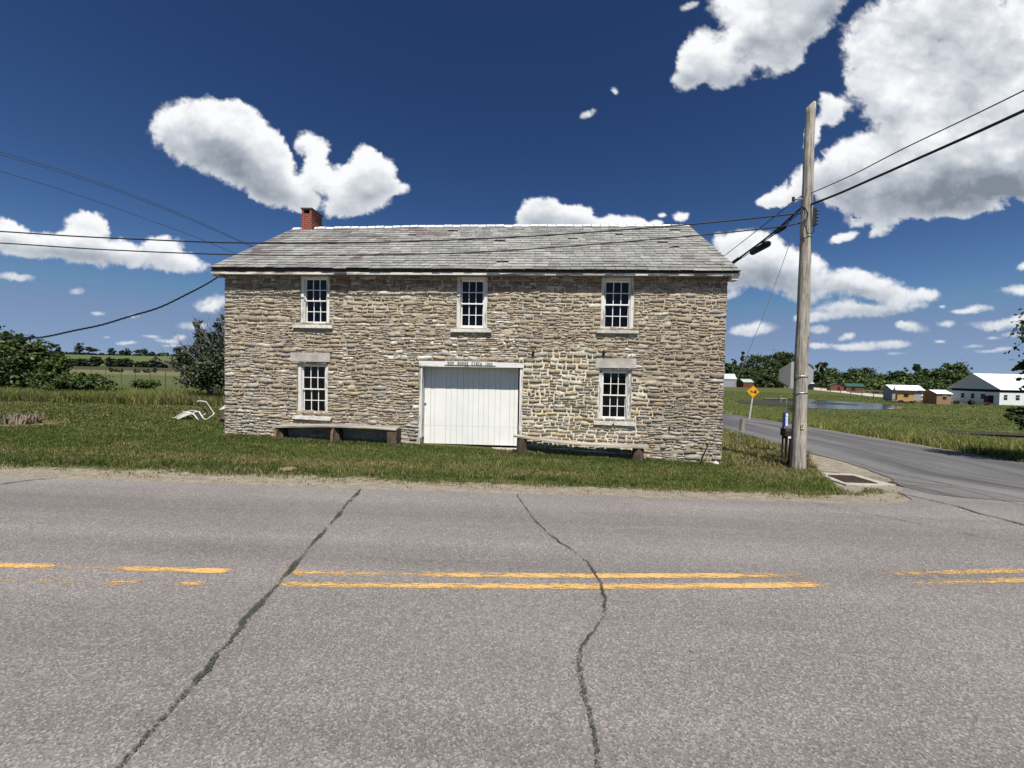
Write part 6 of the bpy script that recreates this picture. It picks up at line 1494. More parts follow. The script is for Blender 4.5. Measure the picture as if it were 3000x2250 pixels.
def lumps_px(x0, y0, L, depth=0.8):
    "lumps given as photo ellipses (cx, cy, rx, ry) at the tree's distance -> offsets from its foot"
    z = gz(x0, y0); out = []; rr = random.Random(int(x0*10))
    for (cx, cy, rx, ry) in L:
        dy = rr.uniform(-1, 1)*0.35*rx/FPX*y0; p = at(cx, cy, y0+dy); q = at(cx+rx, cy, y0+dy); s = at(cx, cy-ry, y0+dy)
        out.append((p.x-x0, dy, p.z-z, abs(q.x-p.x), abs(q.x-p.x)*depth, abs(s.z-p.z)))
    return out
# big shrub mass on the left
Y = 27.0; f = at(45, 1145, Y)
tree('leafy_tree', 'big dark leafy tree at the left edge where the service cable ends', 'tree', f.x, Y, 6.0, lumps_px(f.x, Y, [(40, 1060, 75, 62), (-40, 1030, 80, 70), (80, 1010, 34, 28), (40, 985, 18, 14), (10, 1000, 26, 20), (115, 1060, 30, 45), (95, 1100, 60, 40), (30, 1110, 80, 40), (135, 1090, 28, 24), (-80, 1080, 90, 60), (110, 1022, 18, 20), (60, 1035, 30, 30)]), 17000, 0.26, MG+DG, trunk=0.22, seed=1, crown0=0.2, nl=12)
Y = 25.5; f = at(175, 1150, Y)
tree('leafy_shrub', 'lighter green round shrub at the foot of the big left tree', 'shrub', f.x, Y, 3.0, lumps_px(f.x, Y, [(165, 1085, 26, 34), (185, 1060, 14, 22), (150, 1120, 40, 26), (180, 1110, 22, 24), (172, 1045, 10, 12)]), 5500, 0.20, MG, trunk=0.10, seed=2, crown0=0.2)
Y = 24.5; f = at(245, 1150, Y)
tree('bramble_bush', 'low sprawling bramble bush between the left shrubs and the tall grass', 'bush', f.x, Y, 1.4, lumps_px(f.x, Y, [(215, 1120, 40, 26), (255, 1118, 38, 22), (295, 1128, 34, 18), (190, 1138, 50, 20), (330, 1137, 20, 12), (245, 1104, 16, 10)]), 6500, 0.17, MG+DG, trunk=0.06, seed=3, crown0=0.25)
Y = 27.0; f = at(430, 1140, Y)
tree('low_bush', 'small green bush sticking out of the tall grass near the fence', 'bush', f.x, Y, 1.0, lumps_px(f.x, Y, [(425, 1124, 26, 12), (448, 1128, 20, 10), (410, 1130, 14, 8)]), 1800, 0.17, MG, trunk=0.05, seed=4)
# grey-green bush with bare tops beside the house
Y = 23.0; f = at(615, 1150, Y)
bush = tree('half_bare_tree', 'grey-green bushy tree with bare twigs on top at the left wall corner', 'tree', f.x, Y, 5.0, lumps_px(f.x, Y, [(600, 1085, 62, 50), (640, 1060, 50, 60), (570, 1050, 36, 40), (600, 1010, 34, 34), (585, 975, 20, 24), (575, 950, 13, 16), (530, 1030, 24, 18), (516, 1020, 14, 10), (540, 1065, 32, 28), (650, 1000, 26, 50), (590, 1120, 60, 24), (660, 1110, 60, 40), (700, 1050, 50, 60), (622, 980, 18, 20), (640, 950, 12, 18), (655, 930, 10, 16)]), 12500, 0.15, SG, trunk=0.16, seed=5, crown0=0.12, nl=16, leafkw=dict(clump=16, shell=0.35))
mb = MB(); rr = random.Random(3); z = gz(f.x, Y)
def twig(a, d, L, r, lvl):
    b = a+d*L; m_ = a.lerp(b, .5)+Vector((rr.uniform(-.05, .05), rr.uniform(-.05, .05), .03))*L; mb.tube([a, m_, b], [r, r*.8, r*.55], MAT_TWIG, 3, False)
    if lvl > 0:
        for _ in range(rr.choice((2, 3))):
            nd_ = (d+Vector((rr.uniform(-.55, .55), rr.uniform(-.5, .5), rr.uniform(-.15, .4)))).normalized(); twig(a.lerp(b, rr.uniform(.5, 1)), nd_, L*rr.uniform(.55, .8), r*.6, lvl-1)
for (bx, by, tx, ty) in ((612, 1130, 618, 985), (640, 1120, 650, 965), (655, 1120, 663, 950), (600, 1120, 560, 1000), (590, 1125, 530, 1020), (650, 1090, 636, 990), (625, 1125, 590, 990), (668, 1120, 690, 960), (575, 1130, 505, 1060), (600, 1140, 640, 1060), (560, 1120, 515, 1075)):
    a = at(bx, by, Y+rr.uniform(-.6, .6)); b = at(tx, ty, Y+rr.uniform(-.8, .8)); d = (b-a); L = d.length; d.normalize(); o_ = Vector((f.x, Y, z)); twig(a-o_, d, L*.62, 0.035, 4)
part('bare_twigs', mb.mesh('bare_twigs'), bush, False)

# far ridge on the left: single trees and hedges
ORD = ['first', 'second', 'third', 'fourth', 'fifth', 'sixth', 'seventh', 'eighth', 'ninth', 'tenth', 'eleventh', 'twelfth', 'thirteenth', 'fourteenth', 'fifteenth', 'sixteenth', 'seventeenth', 'eighteenth']
ordn = {}
def nth(label, x, xs): return label+', '+ORD[sorted(xs).index(x)]+' from the left'
def small_tree(label, px, ytop, wpx, y0, n, cols, group, ybase=None, name='distant_tree', shape='round', seed=0, size=None):
    f = at(px, 1090, y0); g = gz(f.x, y0); top = at(px, ytop, y0).z; H = top-g
    pxb = FPX/(y0)      # rough px per metre
    w = wpx/2/pxb*1.0
    rr = random.Random(seed+int(px))
    if shape == 'round': cl = [(0, 0, H*.62, w*.8, w*.8, H*.36), (w*.35, 0, H*.5, w*.6, w*.6, H*.26), (-w*.4, 0, H*.52, w*.55, w*.6, H*.25), (rr.uniform(-.3, .3)*w, 0, H*.84, w*.45, w*.5, H*.16), (rr.uniform(-.4, .4)*w, -w*.3, H*.28, w*.8, w*.6, H*.24), (0, -w*.4, H*.14, w*.9, w*.6, H*.16)]
    elif shape == 'cone': cl = [(0, 0, H*(.18+.16*i), w*(1-.19*i), w*(1-.19*i), H*.13) for i in range(5)]+[(0, 0, H*.93, w*.12, w*.12, H*.08)]
    elif shape == 'umbrella': cl = [(0, 0, H*.80, w, w, H*.17), (w*.35, 0, H*.66, w*.6, w*.6, H*.12), (-w*.4, 0, H*.62, w*.55, w*.6, H*.12), (0, 0, H*.12, w*.8, w*.8, H*.12)]
    elif shape == 'open': cl = [(rr.uniform(-.7, .7)*w, rr.uniform(-.3, .3)*w, H*rr.uniform(.45, .92), w*rr.uniform(.22, .4), w*.3, H*rr.uniform(.08, .14)) for _ in range(9)]
    else: cl = [(w*k, 0, H*.42*rr.uniform(.85, 1.2), w*.34, w*.3, H*.5*rr.uniform(.8, 1.15)) for k in np.linspace(-.8, .8, 6)]+[(0, 0, H*.2, w, w*.3, H*.25)]
    return tree(name, label, 'tree' if name != 'field_hedge' else 'hedge', f.x, y0, H, cl, n, size or max(.5, H*.05), cols, group, trunk=H*.018, seed=seed+int(px), crown0=.3, nl=5)
RD = [(0.022, 0.034, 0.022), (0.030, 0.044, 0.026)]
GR = 'single trees standing on the far ridge to the left'
for i, (px, yt, w, sh) in enumerate(((153, 1004, 26, 'umbrella'), (172, 1011, 20, 'cone'), (234, 1006, 26, 'round'), (260, 1014, 13, 'umbrella'), (274, 1021, 20, 'umbrella'), (330, 1018, 24, 'round'), (359, 1026, 18, 'round'), (374, 1020, 24, 'round'), (404, 1025, 16, 'umbrella'), (421, 1022, 28, 'round'), (445, 1030, 18, 'round'), (472, 1035, 18, 'round'), (486, 1034, 18, 'round'), (298, 1034, 10, 'round'))):
    small_tree('dark tree standing alone on the distant ridge left of the building', px, yt, w, 650, 1300, RD, GR, shape=sh, seed=20+i, size=1.7)
for i, (px, yt, w) in enumerate(((165, 1030, 70), (225, 1033, 70), (290, 1039, 70), (350, 1039, 60), (410, 1038, 70), (470, 1039, 60), (110, 1030, 80), (530, 1038, 70))):
    small_tree('low dark hedge running along the crest of the distant ridge', px, yt, w, 655, 1500, RD, 'hedge lengths on the far ridge', name='field_hedge', shape='hedge', seed=50+i, size=1.6)
HM = [(0.020, 0.030, 0.020), (0.030, 0.042, 0.022)]
for i, (px, yt, w, lb) in enumerate(((228, 1051, 80, 'dark hedge in the middle of the left fields, widest and nearest the big tree'), (282, 1046, 34, 'rounded dark bush at the right end of the left field hedge'), (352, 1050, 78, 'dark flat-topped hedge in the middle of the left fields'), (430, 1058, 60, 'lower dark hedge right of the flat-topped one in the fields'), (457, 1050, 28, 'small dark tree rising out of the lower field hedge'), (505, 1058, 70, 'dark hedge partly behind the half-bare tree by the wall'))):
    small_tree(lb, px, yt, w, 262, 3000, HM, 'hedges across the middle of the left fields', name='field_hedge', shape='hedge' if w > 40 else 'round', seed=70+i, size=1.3)
for i, (px, yt, w) in enumerate(((326, 1071, 12), (347, 1078, 22), (400, 1080, 18), (430, 1081, 20), (452, 1074, 12))):
    small_tree('small round bush on the far side of the fenced field', px, yt, w, 140, 500, DG, 'small bushes beyond the fenced field', name='field_bush', shape='hedge', seed=90+i)
# wire fence on the left: posts are things, the wire is one
PST = simple('grey_fence_post', (0.075, 0.07, 0.062), 0.8)
posts = []; lab = 'thin grey post of the wire fence in the left field'
bse = [(175, 1093), (224, 1100), (267, 1106), (310, 1113), (355, 1119), (397, 1125), (440, 1131), (485, 1137), (530, 1143)]
base_me = None; Hh = 1.9
for i, (x, y) in enumerate(bse):
    Yp = 60-(i*2.9); p = at(x, y, Yp); z = gz(p.x, Yp); posts.append(Vector((p.x, Yp, z)))
    if base_me is None:
        mb = MB(); mb.tube([(0, 0, -.3), (0, 0, Hh)], 0.034, PST, 6); base_me = mb.mesh('fence_post')
    o = bpy.data.objects.new('fence_post', base_me); o.location = (p.x, Yp, z); tag(link(o), lab, 'fence post', 'posts of the wire fence in the left field')
mb = MB()
for h in (0.5, 0.95, 1.4, 1.86):
    for a, b in zip(posts[:-1], posts[1:]): mb.tube([a+Vector((0, 0, h)), b+Vector((0, 0, h))], 0.007, PST, 3, False)
o = bpy.data.objects.new('fence_wire', mb.mesh('fence_wire')); tag(link(o), 'thin wires strung between the grey posts in the left field', 'fence')

# ------------------------------------------------------------------ right: woods behind the pond
GWR = 'woodland trees behind the sheds and barn on the right'
GL_ = 'dark woodland trees between the wall corner and the utility pole'
for i, (px, yt, w, sh, y0, lb) in enumerate((
    (2148, 1044, 46, 'cone', 250, 'pointed dark conifer just right of the wall corner'), (2125, 1062, 50, 'round', 240, 'round dark tree half hidden by the wall corner'),
    (2173, 1022, 26, 'cone', 262, 'tallest narrow conifer above the woods near the wall corner'), (2215, 1037, 74, 'round', 245, 'broad round dark tree left of the stop sign'),
    (2262, 1036, 60, 'round', 252, 'second broad dark tree left of the stop sign'), (2292, 1028, 44, 'umbrella', 262, 'pine with flat layered top beside the stop sign'), (2312, 1036, 34, 'umbrella', 255, 'shorter pine right beside the stop sign'),
    (2185, 1076, 80, 'round', 225, 'low dark tree behind the small red shed'), (2250, 1078, 90, 'round', 228, 'low spreading dark tree behind the grass left of the stop sign'), (2325, 1070, 60, 'round', 240, 'dark tree seen behind the stop sign plate'))):
    small_tree(lb, px, yt, w, y0, 3400, DG+[MG[0]], GL_, shape=sh, seed=120+i, size=1.2, name='woodland_tree')
for i, (px, yt, w, sh, y0, lb) in enumerate((
    (2382, 1070, 34, 'open', 200, 'thin half-dead tree just right of the utility pole'), (2405, 1062, 36, 'open', 200, 'tall open tree with a pale dead branch right of the utility pole'),
    (2400, 1095, 90, 'round', 205, 'low bushy tree at the left end of the right woods'), (2435, 1077, 44, 'round', 210, 'rounded tree above the red sheds'), (2470, 1094, 70, 'round', 205, 'low tree between the rounded trees above the red sheds'),
    (2522, 1077, 76, 'round', 205, 'broad domed tree above the green-roofed sheds'), (2500, 1086, 50, 'round', 200, 'smaller domed tree left of the broad domed one'), (2560, 1098, 70, 'round', 195, 'low pale green tree left of the yellow cabin'), (2595, 1096, 60, 'round', 215, 'low far tree in the dip of the tree line'),
    (2538, 1108, 80, 'round', 175, 'bushy front tree behind the log pile'), (2455, 1110, 80, 'round', 180, 'bushy front tree behind the red sheds'), (2630, 1088, 50, 'round', 165, 'dark tree left of the conical one above the yellow cabin'), (2652, 1079, 52, 'cone', 160, 'dark conical tree above the yellow cabin'),
    (2698, 1069, 36, 'open', 175, 'open-crowned tree showing sky between its branches'), (2680, 1096, 80, 'round', 165, 'low dark tree under the open-crowned one'), (2735, 1086, 60, 'round', 165, 'middle dark tree left of the tall pair by the barn'),
    (2768, 1066, 60, 'round', 160, 'left one of the tall pair of trees behind the barn gable'), (2805, 1066, 64, 'round', 160, 'right one of the tall pair of trees behind the barn gable'), (2790, 1090, 90, 'round', 150, 'lower dark tree hugging the barn gable'), (2716, 1110, 90, 'round', 145, 'low front bush mass right of the yellow cabin'), (2830, 1092, 40, 'round', 158, 'tree end sloping down behind the barn roof'), (2605, 1118, 70, 'round', 150, 'low front bush behind the yellow cabin'))):
    small_tree(lb, px, yt, w, y0*1.30, 3600, (DG+MG[:2]) if i % 3 else (MG+DG[1:]), GWR, shape=sh, seed=160+i, size=1.15, name='woodland_tree')
mb = MB(); a = at(2396, 1090, 198); b = at(2404, 1064, 198); mb.tube([a, b], [.35, .12], MAT_TWIG, 5); single('dead_branch', mb.mesh('dead_branch'), 'pale bare dead trunk leaning in the trees right of the utility pole', 'dead tree')
# a few more far crowns closing the tree line behind
for i, px in enumerate(range(2360, 2900, 46)):
    small_tree('far low tree closing the tree line behind the right woods', px, 1106+6*math.sin(i*1.7), 80, 300, 1800, DG, 'far trees behind the right woods', shape='round', seed=220+i, size=1.5, name='woodland_tree')
# near tree whose lower branches enter at the right edge
Y = 13.0; f = at(3140, 1300, Y)
tree('leafy_tree', 'near black-shaded tree whose branches reach in at the right edge', 'tree', f.x, Y, 6.5, lumps_px(f.x, Y, [(3030, 1215, 46, 20), (2985, 1210, 34, 14), (2965, 1220, 20, 9), (3060, 1240, 60, 26), (3010, 1075, 24, 20), (2995, 1110, 12, 8), (3090, 1060, 60, 60), (3110, 1140, 70, 60), (3150, 960, 110, 90), (3020, 1180, 20, 14)]), 9000, 0.12, DG, trunk=0.2, seed=9, crown0=.25, nl=12)
# ------------------------------------------------------------------ barn, sheds, cabins, drive, pond
WSID = simple('white_metal_siding', (0.78, 0.79, 0.80), 0.5, var=0.12, vscale=1.2, stretch=(8, 8, .2)); WROOF = simple('white_metal_roof', (0.85, 0.86, 0.87), 0.35, spec=.5); SHADESID = simple('shaded_gable_siding', (0.55, 0.56, 0.57), 0.6, var=.1); DARKW = simple('dark_open_gap', (0.015, 0.013, 0.014), .9); REDW = simple('red_brown_boards', (0.19, 0.058, 0.03), .8, var=.35, vscale=4, stretch=(6, 6, .3)); GRN = simple('green_metal_roof', (0.02, 0.075, 0.055), .5); GALV = simple('galvanised_roof', (0.50, 0.53, 0.54), .5, .2, var=.25); NEWW = simple('fresh_pine_boards', (0.62, 0.36, 0.13), .8, var=.25, vscale=3, stretch=(6, 6, .3)); DKRED = simple('dark_red_boards', (0.14, 0.035, 0.025), .85, var=.3); TAN = simple('tan_boards', (0.33, 0.20, 0.12), .85, var=.3, stretch=(6, 6, .3)); GREYB = simple('grey_shed_boards', (0.33, 0.34, 0.36), .8, var=.25)
def hut(name, label, cat, origin, ang, L, Wd, h, rise, wall, roof, over=.25, windows=(), door=None, ridge_along='x', wall2=None, group=None, base=0.0, z=None):
    "L along local x, Wd along local y (away), eaves h, ridge h+rise along local x or y; windows (face, u, v, w, hgt)"
    x, y = origin; g = gz(x, y) if z is None else z; r = thing(name, label, cat, (x, y, g), ang, group)
    mb = MB(); b = -.3 if base == 0 else base
    mb.box(0, L, 0, Wd, b, h, wall)
    if ridge_along == 'x': 
        for xx in (0, L): mb.add([(xx, 0, h), (xx, Wd, h), (xx, Wd/2, h+rise)], [(0, 1, 2) if xx > 0 else (2, 1, 0)], wall2 or wall)
    else:
        for yy in (0, Wd): mb.add([(0, yy, h), (L, yy, h), (L/2, yy, h+rise)], [(0, 1, 2) if yy == 0 else (2, 1, 0)], wall2 or wall)
    part('wall', mb.mesh('wall'), r, False)
    mb = MB(); t = .07
    if ridge_along == 'x':
        s = rise/(Wd/2)
        for sg in (0, 1):
            y0 = -over if sg == 0 else Wd+over; z0 = h-s*over
            mb.add([(-over, y0, z0), (L+over, y0, z0), (L+over, Wd/2, h+rise), (-over, Wd/2, h+rise), (-over, y0, z0+t), (L+over, y0, z0+t), (L+over, Wd/2, h+rise+t), (-over, Wd/2, h+rise+t)], [(0, 3, 2, 1), (4, 5, 6, 7), (0, 1, 5, 4), (1, 2, 6, 5), (2, 3, 7, 6), (3, 0, 4, 7)], roof)
    else:
        s = rise/(L/2)
        for sg in (0, 1):
            x0 = -over if sg == 0 else L+over; z0 = h-s*over
            mb.add([(x0, -over, z0), (x0, Wd+over, z0), (L/2, Wd+over, h+rise), (L/2, -over, h+rise), (x0, -over, z0+t), (x0, Wd+over, z0+t), (L/2, Wd+over, h+rise+t), (L/2, -over, h+rise+t)], [(0, 3, 2, 1), (4, 5, 6, 7), (0, 1, 5, 4), (1, 2, 6, 5), (2, 3, 7, 6), (3, 0, 4, 7)], roof)
    part('roof', mb.mesh('roof'), r, False)
    for k, (face, u, v, w, hg) in enumerate(windows):
        mb = MB()
        if face == 'f': mb.box(u, u+w, -.05, -.01, v, v+hg, DARKW); mb.box(u-.06, u+w+.06, -.045, -.012, v+hg, v+hg+.07, WSID)
        elif face == 'l': mb.box(-.05, -.01, u, u+w, v, v+hg, DARKW); mb.box(-.045, -.012, u-.06, u+w+.06, v+hg, v+hg+.07, WSID)
        elif face == 'r': mb.box(L+.01, L+.05, u, u+w, v, v+hg, DARKW)
        part('window', mb.mesh('window'), r, False)
    if door:
        face, u, w, hg = door; mb = MB()
        if face == 'f': mb.box(u, u+w, -.06, -.01, 0, hg, DARKW)
        else: mb.box(-.06, -.01, u, u+w, 0, hg, DARKW)
        part('door', mb.mesh('door'), r, False)
    return r
# the barn: gable towards the west, long side towards the south
near = hit(2927, 1186.5); s_ = near.y/98.8
BXo, BYo = near.x, near.y; d_ = ray(2780, 1181); k_ = BXo/d_.x; BW = (d_*k_).y-BYo
zb_ = gz(BXo, BYo); eh = at(2928, 1140, BYo).z-zb_; pk = (CAM+ray(2849, 1095.5)*((BXo)/ray(2849, 1095.5).x)).z-zb_
print('barn', BXo, BYo, 'width', BW, 'eave', eh, 'peak', pk)
BL = 46.0
barn = thing('barn', 'long low white barn with a bright white metal roof and shade-grey gable on the right', 'barn', (BXo, BYo, zb_))
hw = eh*0.80
mb = MB(); mb.box(0, BL, 0, BW, -.5, hw, WSID); part('wall', mb.mesh('wall'), barn, False, 'white metal lower wall')
mb = MB(); mb.box(.25, BL-.25, .25, BW-.25, hw, eh*.985, DARKW); part('open_gap', mb.mesh('open_gap'), barn, False, 'dark open ventilation gap under the eaves')
mb = MB(); mb.add([(0, 0, eh*.97), (0, BW, eh*.97), (0, BW/2, pk), (.1, 0, eh*.97), (.1, BW, eh*.97), (.1, BW/2, pk)], [(2, 1, 0), (3, 4, 5), (0, 1, 4, 3)], SHADESID); part('gable', mb.mesh('gable'), barn, False)  # siding greyed here: the gable's shade is put into its colour
mb = MB()
for y0 in (-.35, BW+.35):
    mb.add([(-.3, y0, eh-.18), (BL+.3, y0, eh-.18), (BL+.3, BW/2, pk), (-.3, BW/2, pk), (-.3, y0, eh-.06), (BL+.3, y0, eh-.06), (BL+.3, BW/2, pk+.12), (-.3, BW/2, pk+.12)], [(0, 3, 2, 1), (4, 5, 6, 7), (0, 1, 5, 4), (1, 2, 6, 5), (2, 3, 7, 6), (3, 0, 4, 7)], WROOF)
rf_ = part('roof', mb.mesh('roof'), barn, False); mb = MB(); mb.tube([(14, BW/2-.5, pk-.3), (14, BW/2-.5, pk+.5)], .22, GALV, 8); mb.tube([(14, BW/2-.5, pk+.5), (14, BW/2-.5, pk+.62)], .34, GALV, 8); part('roof_vent', mb.mesh('roof_vent'), rf_, False)
def bwin(face, u, w, z0, z1):
    mb = MB()
    if face == 'f': mb.box(u, u+w, -.05, -.012, z0, z1, DARKW); mb.box(u-.05, u+w+.05, -.056, -.01, (z0+z1)/2, (z0+z1)/2+.06, WSID)
    else: mb.box(-.05, -.012, u, u+w, z0, z1, DARKW); mb.box(-.056, -.01, u-.05, u+w+.05, (z0+z1)/2, (z0+z1)/2+.06, WSID)
    f_ = part('window', mb.mesh('window'), barn, False)
def gy(px):   # position along the gable wall
    d = ray(px, 1160); return (d*(BXo/d.x)).y-BYo
def fxx(px): d = ray(px, 1160); return (d*(BYo/d.y)).x-BXo
z0 = hw*.42; z1 = hw*.80
for pa, pb in ((2816, 2825), (2845, 2854)): bwin('l', gy(pb), gy(pa)-gy(pb), z0, z1)
bwin('l', gy(2886), gy(2874)-gy(2886), z0, z1)
for pa, pb in ((2941, 2951), (2976, 2987)): bwin('f', fxx(pa), fxx(pb)-fxx(pa), z0, z1)
for u in (14, 22, 30, 38): bwin('f', u, 1.0, z0, z1)
mb = MB(); mb.box(-.08, -.012, gy(2911), gy(2898), 0, hw*.72, DARKW); mb.box(-.10, -.03, gy(2898)+.01, gy(2884), .05, hw*.68, DKRED); part('door', mb.mesh('door'), barn, False, 'dark open doorway with a reddish sliding leaf')
def place(px, py, Y=None):
    p = hit(px, py) if Y is None else at(px, py, Y); return p
# sheds, each placed where its foot meets the ground, then sized from its picture width
def sized(px0, px1, ybase, ytop):
    p = hit((px0+px1)/2, ybase); Yh = p.y
    Yh = 185.0 if px0 > 2300 else 215.0
    a = at(px0, ybase, Yh); b = at(px1, ybase, Yh); g = gz(p.x, Yh); t = at((px0+px1)/2, ytop, Yh).z-g; return a.x, Yh, b.x-a.x, t
x, y, w, t = sized(2086, 2153, 1124, 1095); hut('long_shed', 'grey shed with pale ribbed metal roof at the wall corner', 'shed', (x, y), R(-8), w, 7, t*.62, t*.38, GREYB, GALV)
x, y, w, t = sized(2178, 2211, 1128, 1111); hut('red_shed', 'small red-brown shed with pale green roof left of the yellow sign', 'shed', (x, y), R(10), w, 5, t*.66, t*.34, REDW, simple('pale_green_roof', (0.33, 0.40, 0.33), .6), door=None)
x, y, w, t = sized(2410, 2440, 1135, 1117); hut('grey_shed', 'small dark shed with grey roof behind the red shed', 'shed', (x, y+12), 0, w, 5, t*.7, t*.3, DARKW, GALV)
x, y, w, t = sized(2432, 2465, 1142, 1123); hut('red_shed', 'red shed with dark green roof, left one of the pair by the drive', 'shed', (x, y), R(-18), w, w*.8, t*.7, t*.3, REDW, GRN, door=('f', w*.55, w*.18, t*.55), group='red sheds with green roofs by the drive', ridge_along='y')
x, y, w, t = sized(2479, 2525, 1145, 1124); hut('red_shed', 'red shed with dark green roof and black doorway, right one of the pair', 'shed', (x, y), R(-14), w, w*.6, t*.66, t*.34, REDW, GRN, door=('f', w*.28, w*.2, t*.6), group='red sheds with green roofs by the drive')
x, y, w, t = sized(2612, 2690, 1163, 1134); Yc = 96.0; a = at(2629, 1160, Yc); b = at(2664, 1160, Yc); g = gz(a.x, Yc); tz = at(2640, 1141, Yc).z-g
hut('pine_cabin', 'new yellow pine cabin on a trailer bed with white metal roof', 'cabin', (a.x, Yc), R(-35), (b.x-a.x)*1.05, 2.8, tz, 0.6, NEWW, WROOF, over=.4, windows=(('f', 1.1, tz*.45, .75, .8),), base=.45, wall2=NEWW)
a = at(2614, 1160, Yc+7); b = at(2690, 1160, Yc+7); hut('grey_cabin', 'grey-walled cabin with white roof right behind the yellow cabin', 'cabin', (a.x, Yc+7), R(-12), (b.x-a.x)*.95, 3.5, tz*1.0, .9, GREYB, WROOF, over=.5, base=0)
mb = MB(); a = at(2628, 1163, Yc-.6); b = at(2700, 1166, Yc-.6); ga_ = gz(a.x, Yc); mb.box(a.x, b.x, Yc-.5, Yc+1.6, ga_+.45, ga_+.62, TAN)
for k in (0.15, .25, .62, .72): mb.tube([(a.x+(b.x-a.x)*k, Yc-.55, ga_+.3), (a.x+(b.x-a.x)*k, Yc-.35, ga_+.3)], .32, DARKW, 12)
single('flatbed_trailer', mb.mesh('flatbed_trailer'), 'flatbed trailer with dark wheels carrying the yellow pine cabin', 'trailer')
Yt = 92.0; a = at(2744, 1172, Yt); b = at(2782, 1172, Yt); g = gz(a.x, Yt); tz = at(2760, 1151, Yt).z-g
hut('tan_cabin', 'tan board cabin with white roof against the left end of the barn', 'cabin', (a.x, Yt), R(-6), b.x-a.x, 3.5, tz*.95, .7, TAN, WROOF, windows=(('f', (b.x-a.x)*.42, tz*.45, .7, .7),))
# low trailer of the hay wagon in front of the barn
a = hit(2727, 1181); Yw = a.y-1; p0 = at(2727, 1178, Yw); p1 = at(2798, 1181, Yw); g = gz(p0.x, Yw)
wg = thing('farm_wagon', 'long low wooden farm wagon parked left of the barn', 'wagon', ((p0.x+p1.x)/2, Yw, g)); mb = MB(); mb.box(p0.x, p1.x-1.5, Yw-1, Yw+1.2, g+.55, g+.85, TAN); part('deck', mb.mesh('deck'), wg)
for k in (.12, .22, .84, .93):
    mb = MB(); xx = p0.x+(p1.x-p0.x)*k; mb.tube([(xx, Yw-1.1, g+.38), (xx, Yw-.85, g+.38)], .38, DARKW, 12); part('wheel', mb.mesh('wheel'), wg)
# dark machinery and log pile
mb = MB(); rr = random.Random(12); p = hit(2560, 1152)
for i in range(26):
    a = p+Vector((rr.uniform(-6.5, 6.5), rr.uniform(-3, 3), 0)); L = rr.uniform(3, 6); an = rr.uniform(-.35, .35); z = gz(a.x, a.y)+.25+.35*(i % 4)*max(0, 1-abs(a.x-p.x)/8); mb.tube([(a.x-L/2, a.y-L/2*an, z), (a.x+L/2, a.y+L/2*an, z)], .22, MAT_BARK, 7)
o = link(bpy.data.objects.new('log_pile', mb.mesh('log_pile'))); tag(o, 'untidy heap of dark brown logs between the red sheds and yellow cabin', 'log pile', kind='stuff')
p = hit(2868, 1186); mb = MB(); mb.box(p.x-2.6, p.x+2.2, p.y-1.0, p.y-.4, p.z+.2, p.z+.45, RUST); mb.tube([(p.x-2.4, p.y-1.1, p.z+.45), (p.x-2.4, p.y-.3, p.z+.45)], .45, DARKW, 10); mb.tube([(p.x+1.0, p.y-1.1, p.z+.35), (p.x+1.0, p.y-.3, p.z+.35)], .35, DARKW, 10); mb.beam((p.x-2.4, p.y-.8, p.z+.4), (p.x-2.6, p.y-.8, p.z+1.15), .5, .4, RUST, Vector((0, 1, 0)))
single('farm_machine', mb.mesh('farm_machine'), 'dark rusty farm implement standing along the barn gable wall', 'farm machine')
p = hit(2706, 1163); mb = MB(); mb.box(p.x-1.4, p.x+1.4, p.y-.6, p.y+.6, p.z+.3, p.z+.75, WSID, j=.08); mb.box(p.x-.7, p.x+.8, p.y-.5, p.y+.5, p.z+.75, p.z+1.1, DARKW, j=.05); single('white_cart', mb.mesh('white_cart'), 'small white cart in the grass right of the yellow cabin', 'cart')
for i, (px, py, w, lb) in enumerate(((2990, 1182, 34, 'green bush in front of the barn wall at the right edge'), (2972, 1183, 18, 'smaller green bush left of the one at the barn wall'))):
    p = hit(px, py+3); wr = w/FPX*p.y/1.5; tree('round_bush', lb, 'bush', p.x, p.y-1.5, 1.6, [(0, 0, .7, wr*.8, .8, .8), (wr*.4, 0, .9, wr*.5, .6, .7), (-wr*.5, 0, .5, wr*.5, .6, .5)], 1200, .22, MG, 'bushes along the barn wall', trunk=.06, seed=300+i)
p = hit(2314, 1206); tree('roadside_bush', 'small dark bush by the side road seen just left of the utility pole', 'bush', p.x+.3, p.y, 1.3, [(0, 0, .6, .7, .6, .6), (.5, 0, .5, .6, .5, .5), (1.3, 0, .35, .5, .5, .35)], 1800, .09, DG, trunk=.04, seed=333)
# gravel drive and pond
def flat_poly(name, pts, mat, off, kind='structure'):
    import bmesh
    bm = bmesh.new(); vs = [bm.verts.new((x, y, gz(x, y)+off)) for x, y in pts]; bm.faces.new(vs); bmesh.ops.triangulate(bm, faces=bm.faces[:]); me = bpy.data.meshes.new(name); bm.to_mesh(me); bm.free(); me.materials.append(mat)
    if me.polygons[0].normal.z < 0: me.flip_normals()
    o = link(bpy.data.objects.new(name, me)); o['kind'] = kind; return o
GRAV = simple('pale_gravel', (0.50, 0.46, 0.38), .95, var=.25, vscale=.6)
drv = [(2080, 1130, 6), (2160, 1130, 6), (2250, 1131, 6), (2330, 1134, 6), (2390, 1139.5, 7), (2450, 1146, 7), (2500, 1151, 8), (2545, 1157, 8), (2600, 1162, 7), (2650, 1166.5, 6), (2700, 1170, 6), (2780, 1176, 6)]
up_ = [hit(x, y-h/2) for x, y, h in drv]; dn_ = [hit(x, y+h/2) for x, y, h in drv]
V = [(p.x, p.y, gz(p.x, p.y)+.06) for p in up_]+[(p.x, p.y, gz(p.x, p.y)+.06) for p in dn_]; n = len(drv)
